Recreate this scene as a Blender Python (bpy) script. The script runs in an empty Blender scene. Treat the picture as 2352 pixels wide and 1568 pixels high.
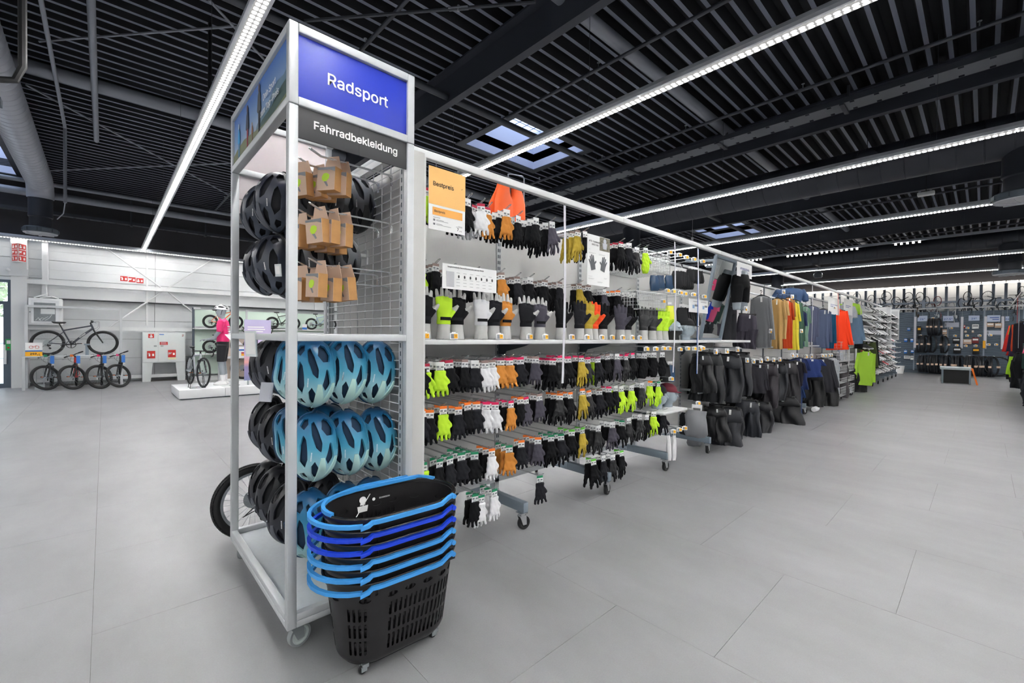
import bpy, bmesh, math, random
import numpy as np
from mathutils import Vector, Matrix
S = bpy.context.scene
COL = S.collection
rnd = random.Random(7)
PI = math.pi
# ---------------------------------------------------------------- camera, world, exposure
FPX, YAW, PITCH, ROLL, EYE = 1007.58, 0.821667, -0.011793, 0.0093347, 1.3
_F = Vector((math.cos(YAW), math.sin(YAW), 0)); _R = Vector((math.sin(YAW), -math.cos(YAW), 0)); _U = Vector((0, 0, 1))
_F2 = _F*math.cos(PITCH)+_U*math.sin(PITCH); _U2 = -_F*math.sin(PITCH)+_U*math.cos(PITCH)
_R3 = _R*math.cos(ROLL)+_U2*math.sin(ROLL); _U3 = -_R*math.sin(ROLL)+_U2*math.cos(ROLL)
cd = bpy.data.cameras.new('camera'); cam = bpy.data.objects.new('camera', cd); COL.objects.link(cam)
cd.sensor_width = 36.0; cd.sensor_fit = 'HORIZONTAL'; cd.lens = FPX/2352*36.0; cd.clip_start = .05; cd.clip_end = 200
m = Matrix.Identity(4)
for i in range(3):
    m[i][0], m[i][1], m[i][2] = _R3[i], _U3[i], -_F2[i]
m[2][3] = EYE
cam.matrix_world = m
S.camera = cam
S.view_settings.view_transform = 'Standard'; S.view_settings.look = 'None'
S.view_settings.exposure = 0.75; S.view_settings.gamma = 1.0; S.view_settings.use_curve_mapping = False
W = bpy.data.worlds.new('world'); S.world = W; W.use_nodes = True
_bg = W.node_tree.nodes['Background']; _bg.inputs[0].default_value = (.72, .84, 1.0, 1); _bg.inputs[1].default_value = 2.6
STRIP_W = 52.0      # radiance of the LED strips

def on(ax, val, px, py):
    """the point of the plane ax = val that the photograph shows at pixel px, py"""
    d = _F2+_R3*((px-1176)/FPX)-_U3*((py-784)/FPX)
    k = 'xyz'.index(ax); c = Vector((0, 0, EYE))
    return c+d*((val-c[k])/d[k])

# ---------------------------------------------------------------- materials
_M = {}
def lin(h):
    h = h.lstrip('#'); out = []
    for i in (0, 2, 4):
        c = int(h[i:i+2], 16)/255
        out.append(c/12.92 if c <= .04045 else ((c+.055)/1.055)**2.4)
    return (*out, 1)
def mat(name, col, rough=.5, metal=0., spec=.5, emit=0., noise=0., nscale=40., bump=0., bscale=200., alpha=1., trans=0., coat=0.):
    if name in _M: return _M[name]
    mt = bpy.data.materials.new(name); mt.use_nodes = True; nt = mt.node_tree; b = nt.nodes['Principled BSDF']
    c = lin(col); b.inputs['Base Color'].default_value = c; b.inputs['Roughness'].default_value = rough
    b.inputs['Metallic'].default_value = metal; b.inputs['Specular IOR Level'].default_value = spec
    if coat: b.inputs['Coat Weight'].default_value = coat
    if emit: b.inputs['Emission Color'].default_value = c; b.inputs['Emission Strength'].default_value = emit
    if trans: b.inputs['Transmission Weight'].default_value = trans
    if alpha < 1: b.inputs['Alpha'].default_value = alpha
    if noise or bump:
        tc = nt.nodes.new('ShaderNodeTexCoord')
    if noise:
        n = nt.nodes.new('ShaderNodeTexNoise'); n.inputs['Scale'].default_value = nscale; n.inputs['Detail'].default_value = 4
        nt.links.new(tc.outputs['Object'], n.inputs['Vector'])
        r = nt.nodes.new('ShaderNodeValToRGB')
        r.color_ramp.elements[0].position = .3; r.color_ramp.elements[1].position = .7
        r.color_ramp.elements[0].color = tuple(x*(1-noise) for x in c[:3])+(1,); r.color_ramp.elements[1].color = tuple(min(1, x*(1+noise)) for x in c[:3])+(1,)
        nt.links.new(n.outputs['Fac'], r.inputs['Fac']); nt.links.new(r.outputs['Color'], b.inputs['Base Color'])
    if bump:
        n2 = nt.nodes.new('ShaderNodeTexNoise'); n2.inputs['Scale'].default_value = bscale; n2.inputs['Detail'].default_value = 3
        nt.links.new(tc.outputs['Object'], n2.inputs['Vector'])
        bp = nt.nodes.new('ShaderNodeBump'); bp.inputs['Strength'].default_value = bump; bp.inputs['Distance'].default_value = .004
        nt.links.new(n2.outputs['Fac'], bp.inputs['Height']); nt.links.new(bp.outputs['Normal'], b.inputs['Normal'])
    _M[name] = mt
    return mt
def ramp_mat(name, stops, axis=2, rough=.45, src='Generated'):
    """a colour that runs along one axis of the object (the product's own printed gradient)"""
    if name in _M: return _M[name]
    mt = bpy.data.materials.new(name); mt.use_nodes = True; nt = mt.node_tree; b = nt.nodes['Principled BSDF']
    b.inputs['Roughness'].default_value = rough
    tc = nt.nodes.new('ShaderNodeTexCoord'); sx = nt.nodes.new('ShaderNodeSeparateXYZ'); r = nt.nodes.new('ShaderNodeValToRGB')
    nt.links.new(tc.outputs[src], sx.inputs[0]); nt.links.new(sx.outputs[axis], r.inputs['Fac']); nt.links.new(r.outputs['Color'], b.inputs['Base Color'])
    e = r.color_ramp.elements
    while len(e) < len(stops): e.new(.5)
    for k, (p, c) in enumerate(stops): e[k].position = p; e[k].color = lin(c)
    _M[name] = mt
    return mt

# ---------------------------------------------------------------- mesh building
class MB:
    def __init__(s): s.v = []; s.f = []
    def add(s, vs, fs):
        b = len(s.v); s.v.extend(tuple(v) for v in vs); s.f.extend(tuple(b+i for i in f) for f in fs); return s
    def box(s, x0, y0, z0, x1, y1, z1, M=None):
        vs = [Vector((x, y, z)) for x in (x0, x1) for y in (y0, y1) for z in (z0, z1)]
        if M is not None: vs = [M @ v for v in vs]
        return s.add(vs, [(0, 1, 3, 2), (4, 6, 7, 5), (0, 4, 5, 1), (2, 3, 7, 6), (0, 2, 6, 4), (1, 5, 7, 3)])
    def cbox(s, c, sz, M=None):
        return s.box(c[0]-sz[0]/2, c[1]-sz[1]/2, c[2]-sz[2]/2, c[0]+sz[0]/2, c[1]+sz[1]/2, c[2]+sz[2]/2, M)
    def bar(s, a, b, w, h, up=(0, 0, 1)):
        """a rectangular bar from a to b, w across, h along up"""
        a = Vector(a); b = Vector(b); d = (b-a).normalized(); u = Vector(up)
        if abs(d.dot(u)) > .95: u = Vector((1, 0, 0))
        x = d.cross(u).normalized(); u = x.cross(d)
        vs = [p+x*(i*w/2)+u*(j*h/2) for p in (a, b) for i, j in ((-1, -1), (1, -1), (1, 1), (-1, 1))]
        return s.add(vs, [(3, 2, 1, 0), (4, 5, 6, 7), (0, 1, 5, 4), (1, 2, 6, 5), (2, 3, 7, 6), (3, 0, 4, 7)])
    def tube(s, pts, r, n=8, closed=False, cap=True, flat=1.):
        pts = [Vector(p) for p in pts]; N = len(pts); rs = r if isinstance(r, (list, tuple)) else [r]*N
        tans = []
        for i in range(N):
            a = pts[(i-1) % N] if (closed or i > 0) else pts[i]; b = pts[(i+1) % N] if (closed or i < N-1) else pts[i]
            t = b-a; tans.append(t.normalized() if t.length > 1e-9 else Vector((0, 0, 1)))
        t0 = tans[0]; nrm = t0.orthogonal().normalized(); base = len(s.v); prev = t0
        for i in range(N):
            t = tans[i]; q = prev.rotation_difference(t); nrm = q @ nrm; nrm = (nrm-t*nrm.dot(t)).normalized(); bi = t.cross(nrm); prev = t
            for k in range(n):
                a = 2*PI*k/n
                s.v.append(tuple(pts[i]+(nrm*math.cos(a)+bi*math.sin(a)*flat)*rs[i]))
        for i in range(N if closed else N-1):
            j = (i+1) % N
            for k in range(n):
                l = (k+1) % n
                s.f.append((base+i*n+k, base+i*n+l, base+j*n+l, base+j*n+k))
        if cap and not closed:
            s.f.append(tuple(base+k for k in range(n-1, -1, -1))); s.f.append(tuple(base+(N-1)*n+k for k in range(n)))
        return s
    def lathe(s, prof, n=24, M=None, cap=True):
        """profile [(r, z)] turned about z"""
        base = len(s.v)
        for r, z in prof:
            for k in range(n):
                v = Vector((r*math.cos(2*PI*k/n), r*math.sin(2*PI*k/n), z)); s.v.append(tuple(M @ v if M is not None else v))
        P = len(prof)
        for i in range(P-1):
            for k in range(n):
                l = (k+1) % n; s.f.append((base+i*n+k, base+i*n+l, base+(i+1)*n+l, base+(i+1)*n+k))
        if cap:
            if prof[0][0] > 1e-6: s.f.append(tuple(base+k for k in range(n-1, -1, -1)))
            if prof[-1][0] > 1e-6: s.f.append(tuple(base+(P-1)*n+k for k in range(n)))
        return s
    def torus(s, R, r, n=32, m=8, M=None, flat=1.):
        base = len(s.v)
        for i in range(n):
            a = 2*PI*i/n
            for k in range(m):
                b = 2*PI*k/m; q = R+r*math.cos(b); v = Vector((q*math.cos(a), q*math.sin(a), r*math.sin(b)*flat)); s.v.append(tuple(M @ v if M is not None else v))
        for i in range(n):
            for k in range(m):
                j = (i+1) % n; l = (k+1) % m; s.f.append((base+i*m+k, base+j*m+k, base+j*m+l, base+i*m+l))
        return s
    def ball(s, c, r, n=14, m=10, sc=(1, 1, 1)):
        prof = [(math.sin(PI*i/m)*r, -math.cos(PI*i/m)*r) for i in range(m+1)]
        prof[0] = (1e-5, -r); prof[-1] = (1e-5, r)
        return s.lathe(prof, n, Matrix.Translation(c) @ Matrix.Diagonal((*sc, 1)))
    def loft(s, rings, n=16, pw=1.):
        """closed skin over horizontal-section rings (cx, cy, cz, rx, ry[, tilt])"""
        base = len(s.v)
        for rg in rings:
            cx, cy, cz, rx, ry = rg[:5]
            for k in range(n):
                a = 2*PI*k/n; c, d = math.cos(a), math.sin(a)
                if pw != 1: c = math.copysign(abs(c)**pw, c); d = math.copysign(abs(d)**pw, d)
                s.v.append((cx+rx*c, cy+ry*d, cz))
        for i in range(len(rings)-1):
            for k in range(n):
                l = (k+1) % n; s.f.append((base+i*n+k, base+i*n+l, base+(i+1)*n+l, base+(i+1)*n+k))
        s.f.append(tuple(base+k for k in range(n-1, -1, -1))); s.f.append(tuple(base+(len(rings)-1)*n+k for k in range(n)))
        return s
    def prism(s, poly, z0, z1, M=None):
        n = len(poly); vs = [Vector((x, y, z0)) for x, y in poly]+[Vector((x, y, z1)) for x, y in poly]
        if M is not None: vs = [M @ v for v in vs]
        return s.add(vs, [tuple(range(n-1, -1, -1)), tuple(range(n, 2*n))]+[(i, (i+1) % n, n+(i+1) % n, n+i) for i in range(n)])
    def xf(s, M, start=0):
        for i in range(start, len(s.v)): s.v[i] = tuple(M @ Vector(s.v[i]))
        return s
    def mesh(s, name, m, smooth=False):
        me = bpy.data.meshes.new(name); me.from_pydata(s.v, [], s.f); me.validate(); me.update()
        if m is not None:
            for x in (m if isinstance(m, (list, tuple)) else [m]): me.materials.append(x)
        bm = bmesh.new(); bm.from_mesh(me); bmesh.ops.recalc_face_normals(bm, faces=bm.faces); bm.to_mesh(me); bm.free()
        if smooth:
            me.polygons.foreach_set('use_smooth', [True]*len(me.polygons))
            if smooth != 2:
                try: me.set_sharp_from_angle(angle=math.radians(40))
                except Exception: pass
        return me
    def build(s, name, m, parent=None, smooth=False, world=False):
        """one mesh object; world=True: vertices are world coordinates, moved under an unrotated parent"""
        if world and parent is not None:
            off = wloc(parent); s.v = [(a-off[0], b-off[1], c-off[2]) for a, b, c in s.v]
        return obj(name, s.mesh(name, m, smooth), parent)
def wloc(o):
    v = Vector(o.location)
    while o.parent is not None: o = o.parent; v = v+Vector(o.location)
    return v
def obj(name, me, parent=None, M=None):
    o = bpy.data.objects.new(name, me); COL.objects.link(o)
    if parent is not None: o.parent = parent; o.matrix_parent_inverse = Matrix.Identity(4); KIDS.setdefault(parent.name, []).append(o)
    if M is not None: o.matrix_basis = M
    return o
KIDS = {}
def tag(o, label=None, cat=None, group=None, kind=None):
    for k, v in (('label', label), ('category', cat), ('group', group), ('kind', kind)):
        if v: o[k] = v
    return o
def thing(name, label, cat, loc=(0, 0, 0), rz=0, group=None):
    o = bpy.data.objects.new(name, None); COL.objects.link(o); o.location = loc; o.rotation_euler = (0, 0, rz); o.empty_display_size = .05
    return tag(o, label, cat, group)
def struct(o): o['kind'] = 'structure'; return o
def dup(root, M=None, loc=None, rz=None, label=None, group=None, parent=None):
    """a copy of a thing and of each of its parts"""
    c = root.copy(); COL.objects.link(c)
    if parent is not None: c.parent = parent; KIDS.setdefault(parent.name, []).append(c)
    if M is not None: c.matrix_basis = M
    if loc is not None: c.location = loc
    if rz is not None: c.rotation_euler = (0, 0, rz)
    if label: c['label'] = label
    if group: c['group'] = group
    for ch in KIDS.get(root.name, ()): dup(ch, parent=c)
    return c
def mirror_children(o): return KIDS.get(o.name, [])
def evaluate(o):
    """the mesh of a temporary object with its modifiers applied; the object goes"""
    dg = bpy.context.evaluated_depsgraph_get(); me = bpy.data.meshes.new_from_object(o.evaluated_get(dg), depsgraph=dg)
    bpy.data.objects.remove(o); return me
def fuse(mb, voxel, m, smooth=3, ratio=1.):
    """overlapping tubes grown into one continuous skin"""
    o = obj('skin_work', mb.mesh('skin_work', None))
    r = o.modifiers.new('r', 'REMESH'); r.mode = 'VOXEL'; r.voxel_size = voxel
    if smooth: q = o.modifiers.new('s', 'SMOOTH'); q.factor = .5; q.iterations = smooth
    if ratio < 1: d = o.modifiers.new('d', 'DECIMATE'); d.ratio = ratio
    bpy.context.view_layer.update()
    me = evaluate(o); me.materials.clear()
    for x in (m if isinstance(m, (list, tuple)) else [m]): me.materials.append(x)
    me.polygons.foreach_set('use_smooth', [True]*len(me.polygons))
    return me
def rounded(mb, name, m, w=.004, seg=2, smooth=True):
    o = obj('bevel_work', mb.mesh('bevel_work', None)); b = o.modifiers.new('b', 'BEVEL'); b.width = w; b.segments = seg; b.limit_method = 'ANGLE'
    bpy.context.view_layer.update(); me = evaluate(o); me.name = name; me.materials.clear(); me.materials.append(m)
    me.polygons.foreach_set('use_smooth', [True]*len(me.polygons))
    try: me.set_sharp_from_angle(angle=math.radians(50))
    except Exception: pass
    return me
_TX = {}
try: SANS = bpy.data.fonts.load(bpy.utils.system_resource('DATAFILES', path='fonts')+'/Inter.woff2')     # Blender's own interface typeface
except Exception: SANS = None
from mathutils.geometry import tessellate_polygon
def text_mesh(body, size, m, bold=0., depth=.0006, align='CENTER'):
    """flat printed lettering: each outer contour of the typeface is filled with its own counters; bold = thickening in metres"""
    k = (body, size, m.name, bold, align)
    if k in _TX: return _TX[k]
    c = bpy.data.curves.new('lettering', 'FONT'); c.font = SANS or c.font; c.body = body; c.size = size; c.align_x = align; c.align_y = 'CENTER'
    o = bpy.data.objects.new('lettering_work', c); COL.objects.link(o); bpy.context.view_layer.update()
    dg = bpy.context.evaluated_depsgraph_get(); ev = o.evaluated_get(dg); cu = ev.to_curve(dg); polys = []
    for sp in cu.splines:
        P = []; bp = sp.bezier_points; n = len(bp)
        if n == 0: P = [p.co.xyz.copy() for p in sp.points]
        for i in range(n):
            p, q = bp[i], bp[(i+1) % n]
            line = (p.handle_right-p.co).cross(q.co-p.co).length < 1e-9 and (q.handle_left-p.co).cross(q.co-p.co).length < 1e-9
            for j in range(1 if line else 4):
                u = j/4; P.append(p.co*(1-u)**3+p.handle_right*3*u*(1-u)**2+q.handle_left*3*u*u*(1-u)+q.co*u**3)
        if len(P) < 3: continue
        ar = sum(P[i].x*P[(i+1) % len(P)].y-P[(i+1) % len(P)].x*P[i].y for i in range(len(P)))/2
        polys.append((ar, P))
    ev.to_curve_clear(); bpy.data.objects.remove(o)
    sg = math.copysign(1, max(polys, key=lambda t: abs(t[0]))[0]) if polys else 1
    def inside(p, P):
        r = False
        for i in range(len(P)):
            a, b = P[i], P[i-1]
            if (a.y > p.y) != (b.y > p.y) and p.x < (b.x-a.x)*(p.y-a.y)/(b.y-a.y)+a.x: r = not r
        return r
    outs = [[t, []] for t in polys if t[0]*sg > 0]
    for t in polys:
        if t[0]*sg < 0:
            c_ = [g for g in outs if inside(t[1][0], g[0][1])]
            if c_: min(c_, key=lambda g: abs(g[0][0]))[1].append(t)
    mb = MB(); offs = [(0, 0)]+([(bold*math.cos(q*PI/4), bold*math.sin(q*PI/4)) for q in range(8)] if bold else [])
    for gi, (t, hs) in enumerate(outs):
        loops = [t[1]]+[h[1] for h in hs]; tri = tessellate_polygon(loops); flat_ = [p for l in loops for p in l]
        for qi, (dx, dy) in enumerate(offs):
            z = depth+.00008*qi+.00003*(gi % 3)
            mb.add([(p.x+dx, p.y+dy, z) for p in flat_], [tuple(x) for x in tri])
    me = mb.mesh('lettering', m); _TX[k] = me
    for p in me.polygons:
        pass
    return me
def frame_M(loc, x, up):
    """matrix whose local x runs along x, local y along up, local z out of the face"""
    x = Vector(x).normalized(); z = x.cross(Vector(up)).normalized(); y = z.cross(x)
    M = Matrix.Identity(4)
    for i in range(3): M[i][0], M[i][1], M[i][2], M[i][3] = x[i], y[i], z[i], loc[i]
    return M
def lettering(body, size, m, parent, M, bold=0., align='CENTER', depth=.0006, name='lettering'):
    """lettering on a thing; M is a world matrix"""
    me = text_mesh(body, size, m, bold, depth, align)
    return obj(name, me, parent, Matrix.Translation(-wloc(parent)) @ M)
ORD = 'first second third fourth fifth sixth seventh eighth ninth tenth eleventh twelfth thirteenth fourteenth fifteenth sixteenth seventeenth eighteenth nineteenth twentieth'.split()
for t in ('twenty-', 'thirty-'):
    ORD += [t+x for x in ORD[:9]]+(['thirtieth'] if t == 'twenty-' else [])

# palette
WHITE = mat('white powder coat', '#dcdedf', .45)
SILVER = mat('silver grey powder coat', '#c3c7ca', .42, .15)
PANEL = mat('light grey panel board', '#d3d3d2', .6, noise=.03, nscale=6)
PAPER = mat('white card', '#eceded', .6)
STEEL = mat('blue grey steel', '#7d8994', .45, .2)
DSTEEL = mat('dark slate steel', '#4a545e', .5, .2)
CHROME = mat('bright wire', '#d6d9dc', .25, .85)
ZINC = mat('galvanised metal', '#a9b0b3', .35, .7)
BLACK = mat('black plastic', '#111214', .45)
RUBBER = mat('black rubber', '#17181a', .75)
DARKROOF = mat('dark roof paint', '#30333c', .55)
YELLOW = mat('yellow label print', '#f6b21a', .6)
ORANGE = mat('orange card print', '#f47a20', .6)
PINK = mat('pink card print', '#e5195f', .6)
GREEN = mat('green card print', '#14825a', .6)
LIMEP = mat('lime card print', '#5fc336', .6)
BROWNP = mat('brown card print', '#8d7771', .6)
MAROONP = mat('maroon card print', '#8a2f4e', .6)
GREYINK = mat('grey print', '#7d8085', .7)
DINK = mat('dark print', '#232529', .7)
WINK = mat('white print', '#f4f4f4', .6)
REDSIGN = mat('red sign print', '#c0231c', .55)
BLUEP = mat('blue print', '#2f6fc0', .6)
# ---------------------------------------------------------------- the building
XW, YW, X0R, Y0R, ZD = 24.6, 15.7, -9.0, -13.0, 4.8
def floor_mat():
    mt = bpy.data.materials.new('pale grey vinyl tile'); mt.use_nodes = True; nt = mt.node_tree; b = nt.nodes['Principled BSDF']
    g = nt.nodes.new('ShaderNodeNewGeometry'); mp = nt.nodes.new('ShaderNodeMapping'); mp.inputs['Scale'].default_value = (1.1, .55, 1)
    n = nt.nodes.new('ShaderNodeTexNoise'); n.inputs['Scale'].default_value = 1.6; n.inputs['Detail'].default_value = 6; n.inputs['Roughness'].default_value = .62
    n2 = nt.nodes.new('ShaderNodeTexNoise'); n2.inputs['Scale'].default_value = 160; n2.inputs['Detail'].default_value = 2
    r = nt.nodes.new('ShaderNodeValToRGB'); e = r.color_ramp.elements; e[0].position = .32; e[0].color = lin('#858688'); e[1].position = .7; e[1].color = lin('#96979a')
    mx = nt.nodes.new('ShaderNodeMixRGB'); mx.blend_type = 'MULTIPLY'; mx.inputs[0].default_value = .16
    L = nt.links.new
    L(g.outputs['Position'], mp.inputs[0]); L(mp.outputs[0], n.inputs['Vector']); L(g.outputs['Position'], n2.inputs['Vector'])
    L(n.outputs['Fac'], r.inputs['Fac']); L(r.outputs['Color'], mx.inputs[1]); L(n2.outputs['Fac'], mx.inputs[2]); L(mx.outputs[0], b.inputs['Base Color'])
    bp = nt.nodes.new('ShaderNodeBump'); bp.inputs['Strength'].default_value = .05; bp.inputs['Distance'].default_value = .002
    L(n2.outputs['Fac'], bp.inputs['Height']); L(bp.outputs['Normal'], b.inputs['Normal'])
    b.inputs['Roughness'].default_value = .42; b.inputs['Specular IOR Level'].default_value = .45
    return mt
VINYL = floor_mat()
fl = struct(MB().box(X0R, Y0R, -.1, XW, YW+.1, -.0035).build('floor', mat('floor seam', '#5b5855', .9)))
T = .93
tile = MB().prism([(.0006, .0006), (T-.0011, .0006), (T-.0011, T-.0011), (.0006, T-.0011)], -.003, 0).mesh('tile', VINYL)
cells = []
for i in range(-9, 28):
    for j in range(-16, 18):
        x = -.04+i*T; y = 2.59+j*T+(.465 if i % 2 else 0)
        if x < X0R or y < Y0R or x+T > XW or y+T > YW+.1: continue
        d = Vector((x+T/2, y+T/2, -EYE)); w = d.dot(_F2)
        u = abs(d.dot(_R3))/max(w, .01)
        cells.append(((math.hypot(x, y) if (w > .2 and u < 1.35) else 99+math.hypot(x, y)), x, y))
cells.sort()
for d, x, y in cells[:300]: obj('tile', tile, fl).location = (x, y, 0)
mb = MB()
for d, x, y in cells[300:]: mb.box(x+.0006, y+.0006, -.003, x+T-.0006, y+T-.0006, 0)
mb.box(X0R, Y0R, -.003, XW, Y0R+.5, -.001); mb.box(XW-.9, Y0R, -.003, XW, YW, -.0012)
tag(mb.build('tiles_beyond', VINYL, fl), kind='stuff')

# corrugated roof deck, open where the roof lights are
SKY = [(4.8, 6.57, 5.13, 6.46), (14.0, 15.75, 5.0, 6.46), (-3.1, -1.42, 11.6, 14.7)]
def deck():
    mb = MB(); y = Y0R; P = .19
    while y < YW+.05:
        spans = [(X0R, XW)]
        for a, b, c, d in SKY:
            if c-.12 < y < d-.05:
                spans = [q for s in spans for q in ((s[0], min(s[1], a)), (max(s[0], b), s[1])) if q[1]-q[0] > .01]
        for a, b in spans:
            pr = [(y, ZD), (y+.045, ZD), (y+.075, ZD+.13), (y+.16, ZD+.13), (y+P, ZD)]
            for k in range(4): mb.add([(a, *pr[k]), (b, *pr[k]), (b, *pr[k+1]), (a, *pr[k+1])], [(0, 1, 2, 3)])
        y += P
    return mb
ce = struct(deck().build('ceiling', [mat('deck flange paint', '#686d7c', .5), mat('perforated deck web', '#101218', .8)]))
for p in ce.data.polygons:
    if p.center.z > ZD+.02: p.material_index = 1  # webs and trough tops: shade between the ribs put into their colour
mb = MB()      # insulation above the deck, with the same openings
ys = [Y0R, 5.05, 6.5, 11.6, 14.7, YW+.1]
mb.box(X0R, Y0R, ZD+.14, XW, 5.0, ZD+.3); mb.box(X0R, 6.46, ZD+.14, XW, 11.6, ZD+.3); mb.box(X0R, 14.7, ZD+.14, XW, YW+.2, ZD+.3)
mb.box(X0R, 5.0, ZD+.14, 4.8, 6.46, ZD+.3); mb.box(6.57, 5.0, ZD+.14, 14, 6.46, ZD+.3); mb.box(15.75, 5.0, ZD+.14, XW, 6.46, ZD+.3)
mb.box(X0R, 11.6, ZD+.14, -3.1, 14.7, ZD+.3); mb.box(-1.42, 11.6, ZD+.14, XW, 14.7, ZD+.3)
mb.build('roof_slab', DARKROOF, ce)

# walls
CLAD = mat('white wall cladding', '#d3d6d8', .5, noise=.02, nscale=3)
DWALL = mat('dark upper cladding', '#302f33', .6)
wl = struct(MB().box(X0R, YW, 0, -3.0, YW+.2, 2.12).box(-1.565, YW, 0, XW, YW+.2, 2.12).box(X0R, YW-.25, 2.12, -3.0, YW+.2, 2.5).box(-1.565, YW-.25, 2.12, XW, YW+.2, 2.5).box(X0R, YW-.25, 2.5, XW, YW+.2, 3.5).build('wall_left', mat('cladding joint', '#8c9092', .7)))
def panel(x0, x1, z0, z1, y, n):
    mb = MB(); h = (z1-z0)/n
    for k in range(n): mb.box(x0, y-.03, z0+k*h, x1, y, z0+(k+1)*h-.008); mb.box(x0, y-.022, z0+(k+1)*h-.008, x1, y, z0+(k+1)*h)
    return mb.build('panel', CLAD, wl)
for x0, x1 in ((-8.9, -3.0), (-1.6, 1.02), (1.03, 5.2), (5.21, 9.5), (9.51, 15), (15.01, 20), (20.01, 24.5)):
    for z0, z1 in ((.12, .62), (.63, 1.12), (1.13, 1.62), (1.63, 2.11)): panel(x0, x1, z0, z1, YW, 3)
    for z0, z1 in ((2.13, 2.58), (2.59, 3.03), (3.04, 3.48)): panel(x0, x1, z0, z1, YW-.25, 2)
panel(-3.0, -1.6, 2.5, 2.58, YW-.25, 1); panel(-3.0, -1.6, 2.59, 3.03, YW-.25, 2); panel(-3.0, -1.6, 3.04, 3.48, YW-.25, 2)
struct(MB().box(X0R, YW-.3, 3.5, XW, YW+.2, ZD+.2).build('wall_left_upper', DWALL))
wf = struct(MB().box(XW, Y0R, 0, XW+.2, YW, 3.5).build('wall_far', mat('cladding joint', '#8c9092')))
for k in range(7):
    for y0, y1 in ((-12.9, -8), (-7.99, -3.2), (-3.19, 1.6), (1.61, 6.4), (6.41, 11), (11.01, 15.6)):
        MB().box(XW-.03, y0, .05+k*.49, XW, y1, .05+k*.49+.48).build('panel', CLAD, wf)
struct(MB().box(XW-.05, Y0R, 3.5, XW+.2, YW, ZD+.2).build('wall_far_upper', DWALL))
struct(MB().box(X0R-.2, Y0R, 0, X0R, YW, ZD+.2).build('wall_rear', CLAD))
struct(MB().box(X0R, Y0R-.2, 0, XW, Y0R, ZD+.2).build('wall_right', CLAD))
# pillar, rails and bracing of the left wall
struct(rounded_o := MB().box(-1.56, 15.15, 0, -1.31, YW-.03, 3.45).build('trim_1', WHITE))
struct(MB().box(-1.08, YW-.45, 2.15, -.98, YW-.25, 3.45).build('trim_2', WHITE))
struct(MB().box(-1.31, 15.2, 2.43, 7.5, 15.3, 2.53).build('trim_3', WHITE))
struct(MB().box(-1.31, 15.2, 1.355, 7.5, 15.3, 1.445).build('trim_4', WHITE))
struct(MB().box(-1.31, 15.35, .09, 7.5, 15.42, .17).build('baseboard_left', WHITE))
struct(MB().box(.83, 15.38, 1.5, .87, 15.42, 3.45).build('trim_5', WHITE))
for k, (a, b) in enumerate((((.05, 3.45), (1.16, 2.53)), ((1.16, 2.43), (-.1, 1.25)), ((1.3, 2.43), (2.25, 1.5)), ((1.28, 2.53), (2.3, 3.45)))):
    t = tag(MB().tube([(a[0], 15.33, a[1]), (b[0], 15.33, b[1])], .017, 8).build('brace_rod', WHITE), ('white diagonal bracing rod upper arm nearer the pillar', 'white bracing rod running down behind the grey bike rack', 'white bracing rod running down to the kids bike shelf', 'white diagonal bracing rod upper arm above the kids bike shelf')[k], 'brace', 'wall bracing')
# roof beams
for k, x in enumerate((-5.8, -1.26, 3.29, 7.73, 12.3, 16.85, 21.3)):
    b = struct(MB().box(x-.1+.16, Y0R, 4.4, x+.16, YW-.3, 4.425).box(x+.09, Y0R, 4.425, x+.105, YW-.3, 4.78).box(x-.04+.03, Y0R, 4.775, x+.16, YW-.3, 4.8).build('ceiling_beam', DARKROOF))
    b2 = b.data
b2 = None

# ---------------------------------------------------------------- services under the roof
PIPE = mat('dark grey pipe paint', '#3c3f46', .4, .2)
LPIPE = mat('mid grey pipe paint', '#8b8f98', .4, .3)
def pipe(name, label, a, b, r, m=PIPE, cat='pipe', heads=0, n=10):
    t = tag(MB().tube([a, b], r, n).build(name, m, None, True), label, cat, 'ceiling pipes')
    a = Vector(a); b = Vector(b)
    if heads:
        L = (b-a).length
        for k in range(int(L/heads)):
            p = a+(b-a)*((k+.55)*heads/L)
            MB().lathe([(.006, 0), (.006, .05), (.02, .055), (.02, .06), (.004, .065)], 8, Matrix.Translation(p+Vector((0, 0, r*.8)))).build('sprinkler_head', ZINC, t)
    return t
pipe('sprinkler_pipe', 'slim dark sprinkler pipe crossing in front of the first roof light', (4.46, -12, 4.6), (4.46, 4.95, 4.6), .022, heads=1.6)
pipe('sprinkler_pipe', 'slim dark sprinkler pipe crossing beyond the first roof light', (6.78, -12, 4.6), (6.78, 14.5, 4.6), .022, heads=1.6)
pipe('sprinkler_pipe', 'slim dark sprinkler pipe above the blue sign frame', (2.2, -12, 4.62), (2.2, 14.5, 4.62), .022, heads=1.6)
pipe('sprinkler_pipe', 'slim dark sprinkler pipe beyond the cable tray', (8.8, -12, 4.1), (8.8, 14.5, 4.1), .022, heads=1.8)
pipe('sprinkler_pipe', 'slim dark sprinkler pipe crossing the second roof light', (13.5, -12, 4.55), (13.5, 14.5, 4.55), .024, heads=1.8)
pipe('sprinkler_pipe', 'slim dark sprinkler pipe farthest from the sign frame', (18.2, -12, 4.5), (18.2, 14.5, 4.5), .024)
pipe('sprinkler_main', 'thick dark sprinkler main running along the hall under the first roof light', (-8, 4.95, 4.5), (23, 4.95, 4.5), .045)
pipe('service_pipe', 'light grey pipe over the bike wall nearer the duct, thin', (-8, 13.85, 4.5), (9, 13.85, 4.5), .045, LPIPE)
pipe('service_pipe', 'thicker grey pipe close above the dark upper wall', (-8, 14.5, 4.4), (9, 14.5, 4.4), .085, LPIPE)
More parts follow.
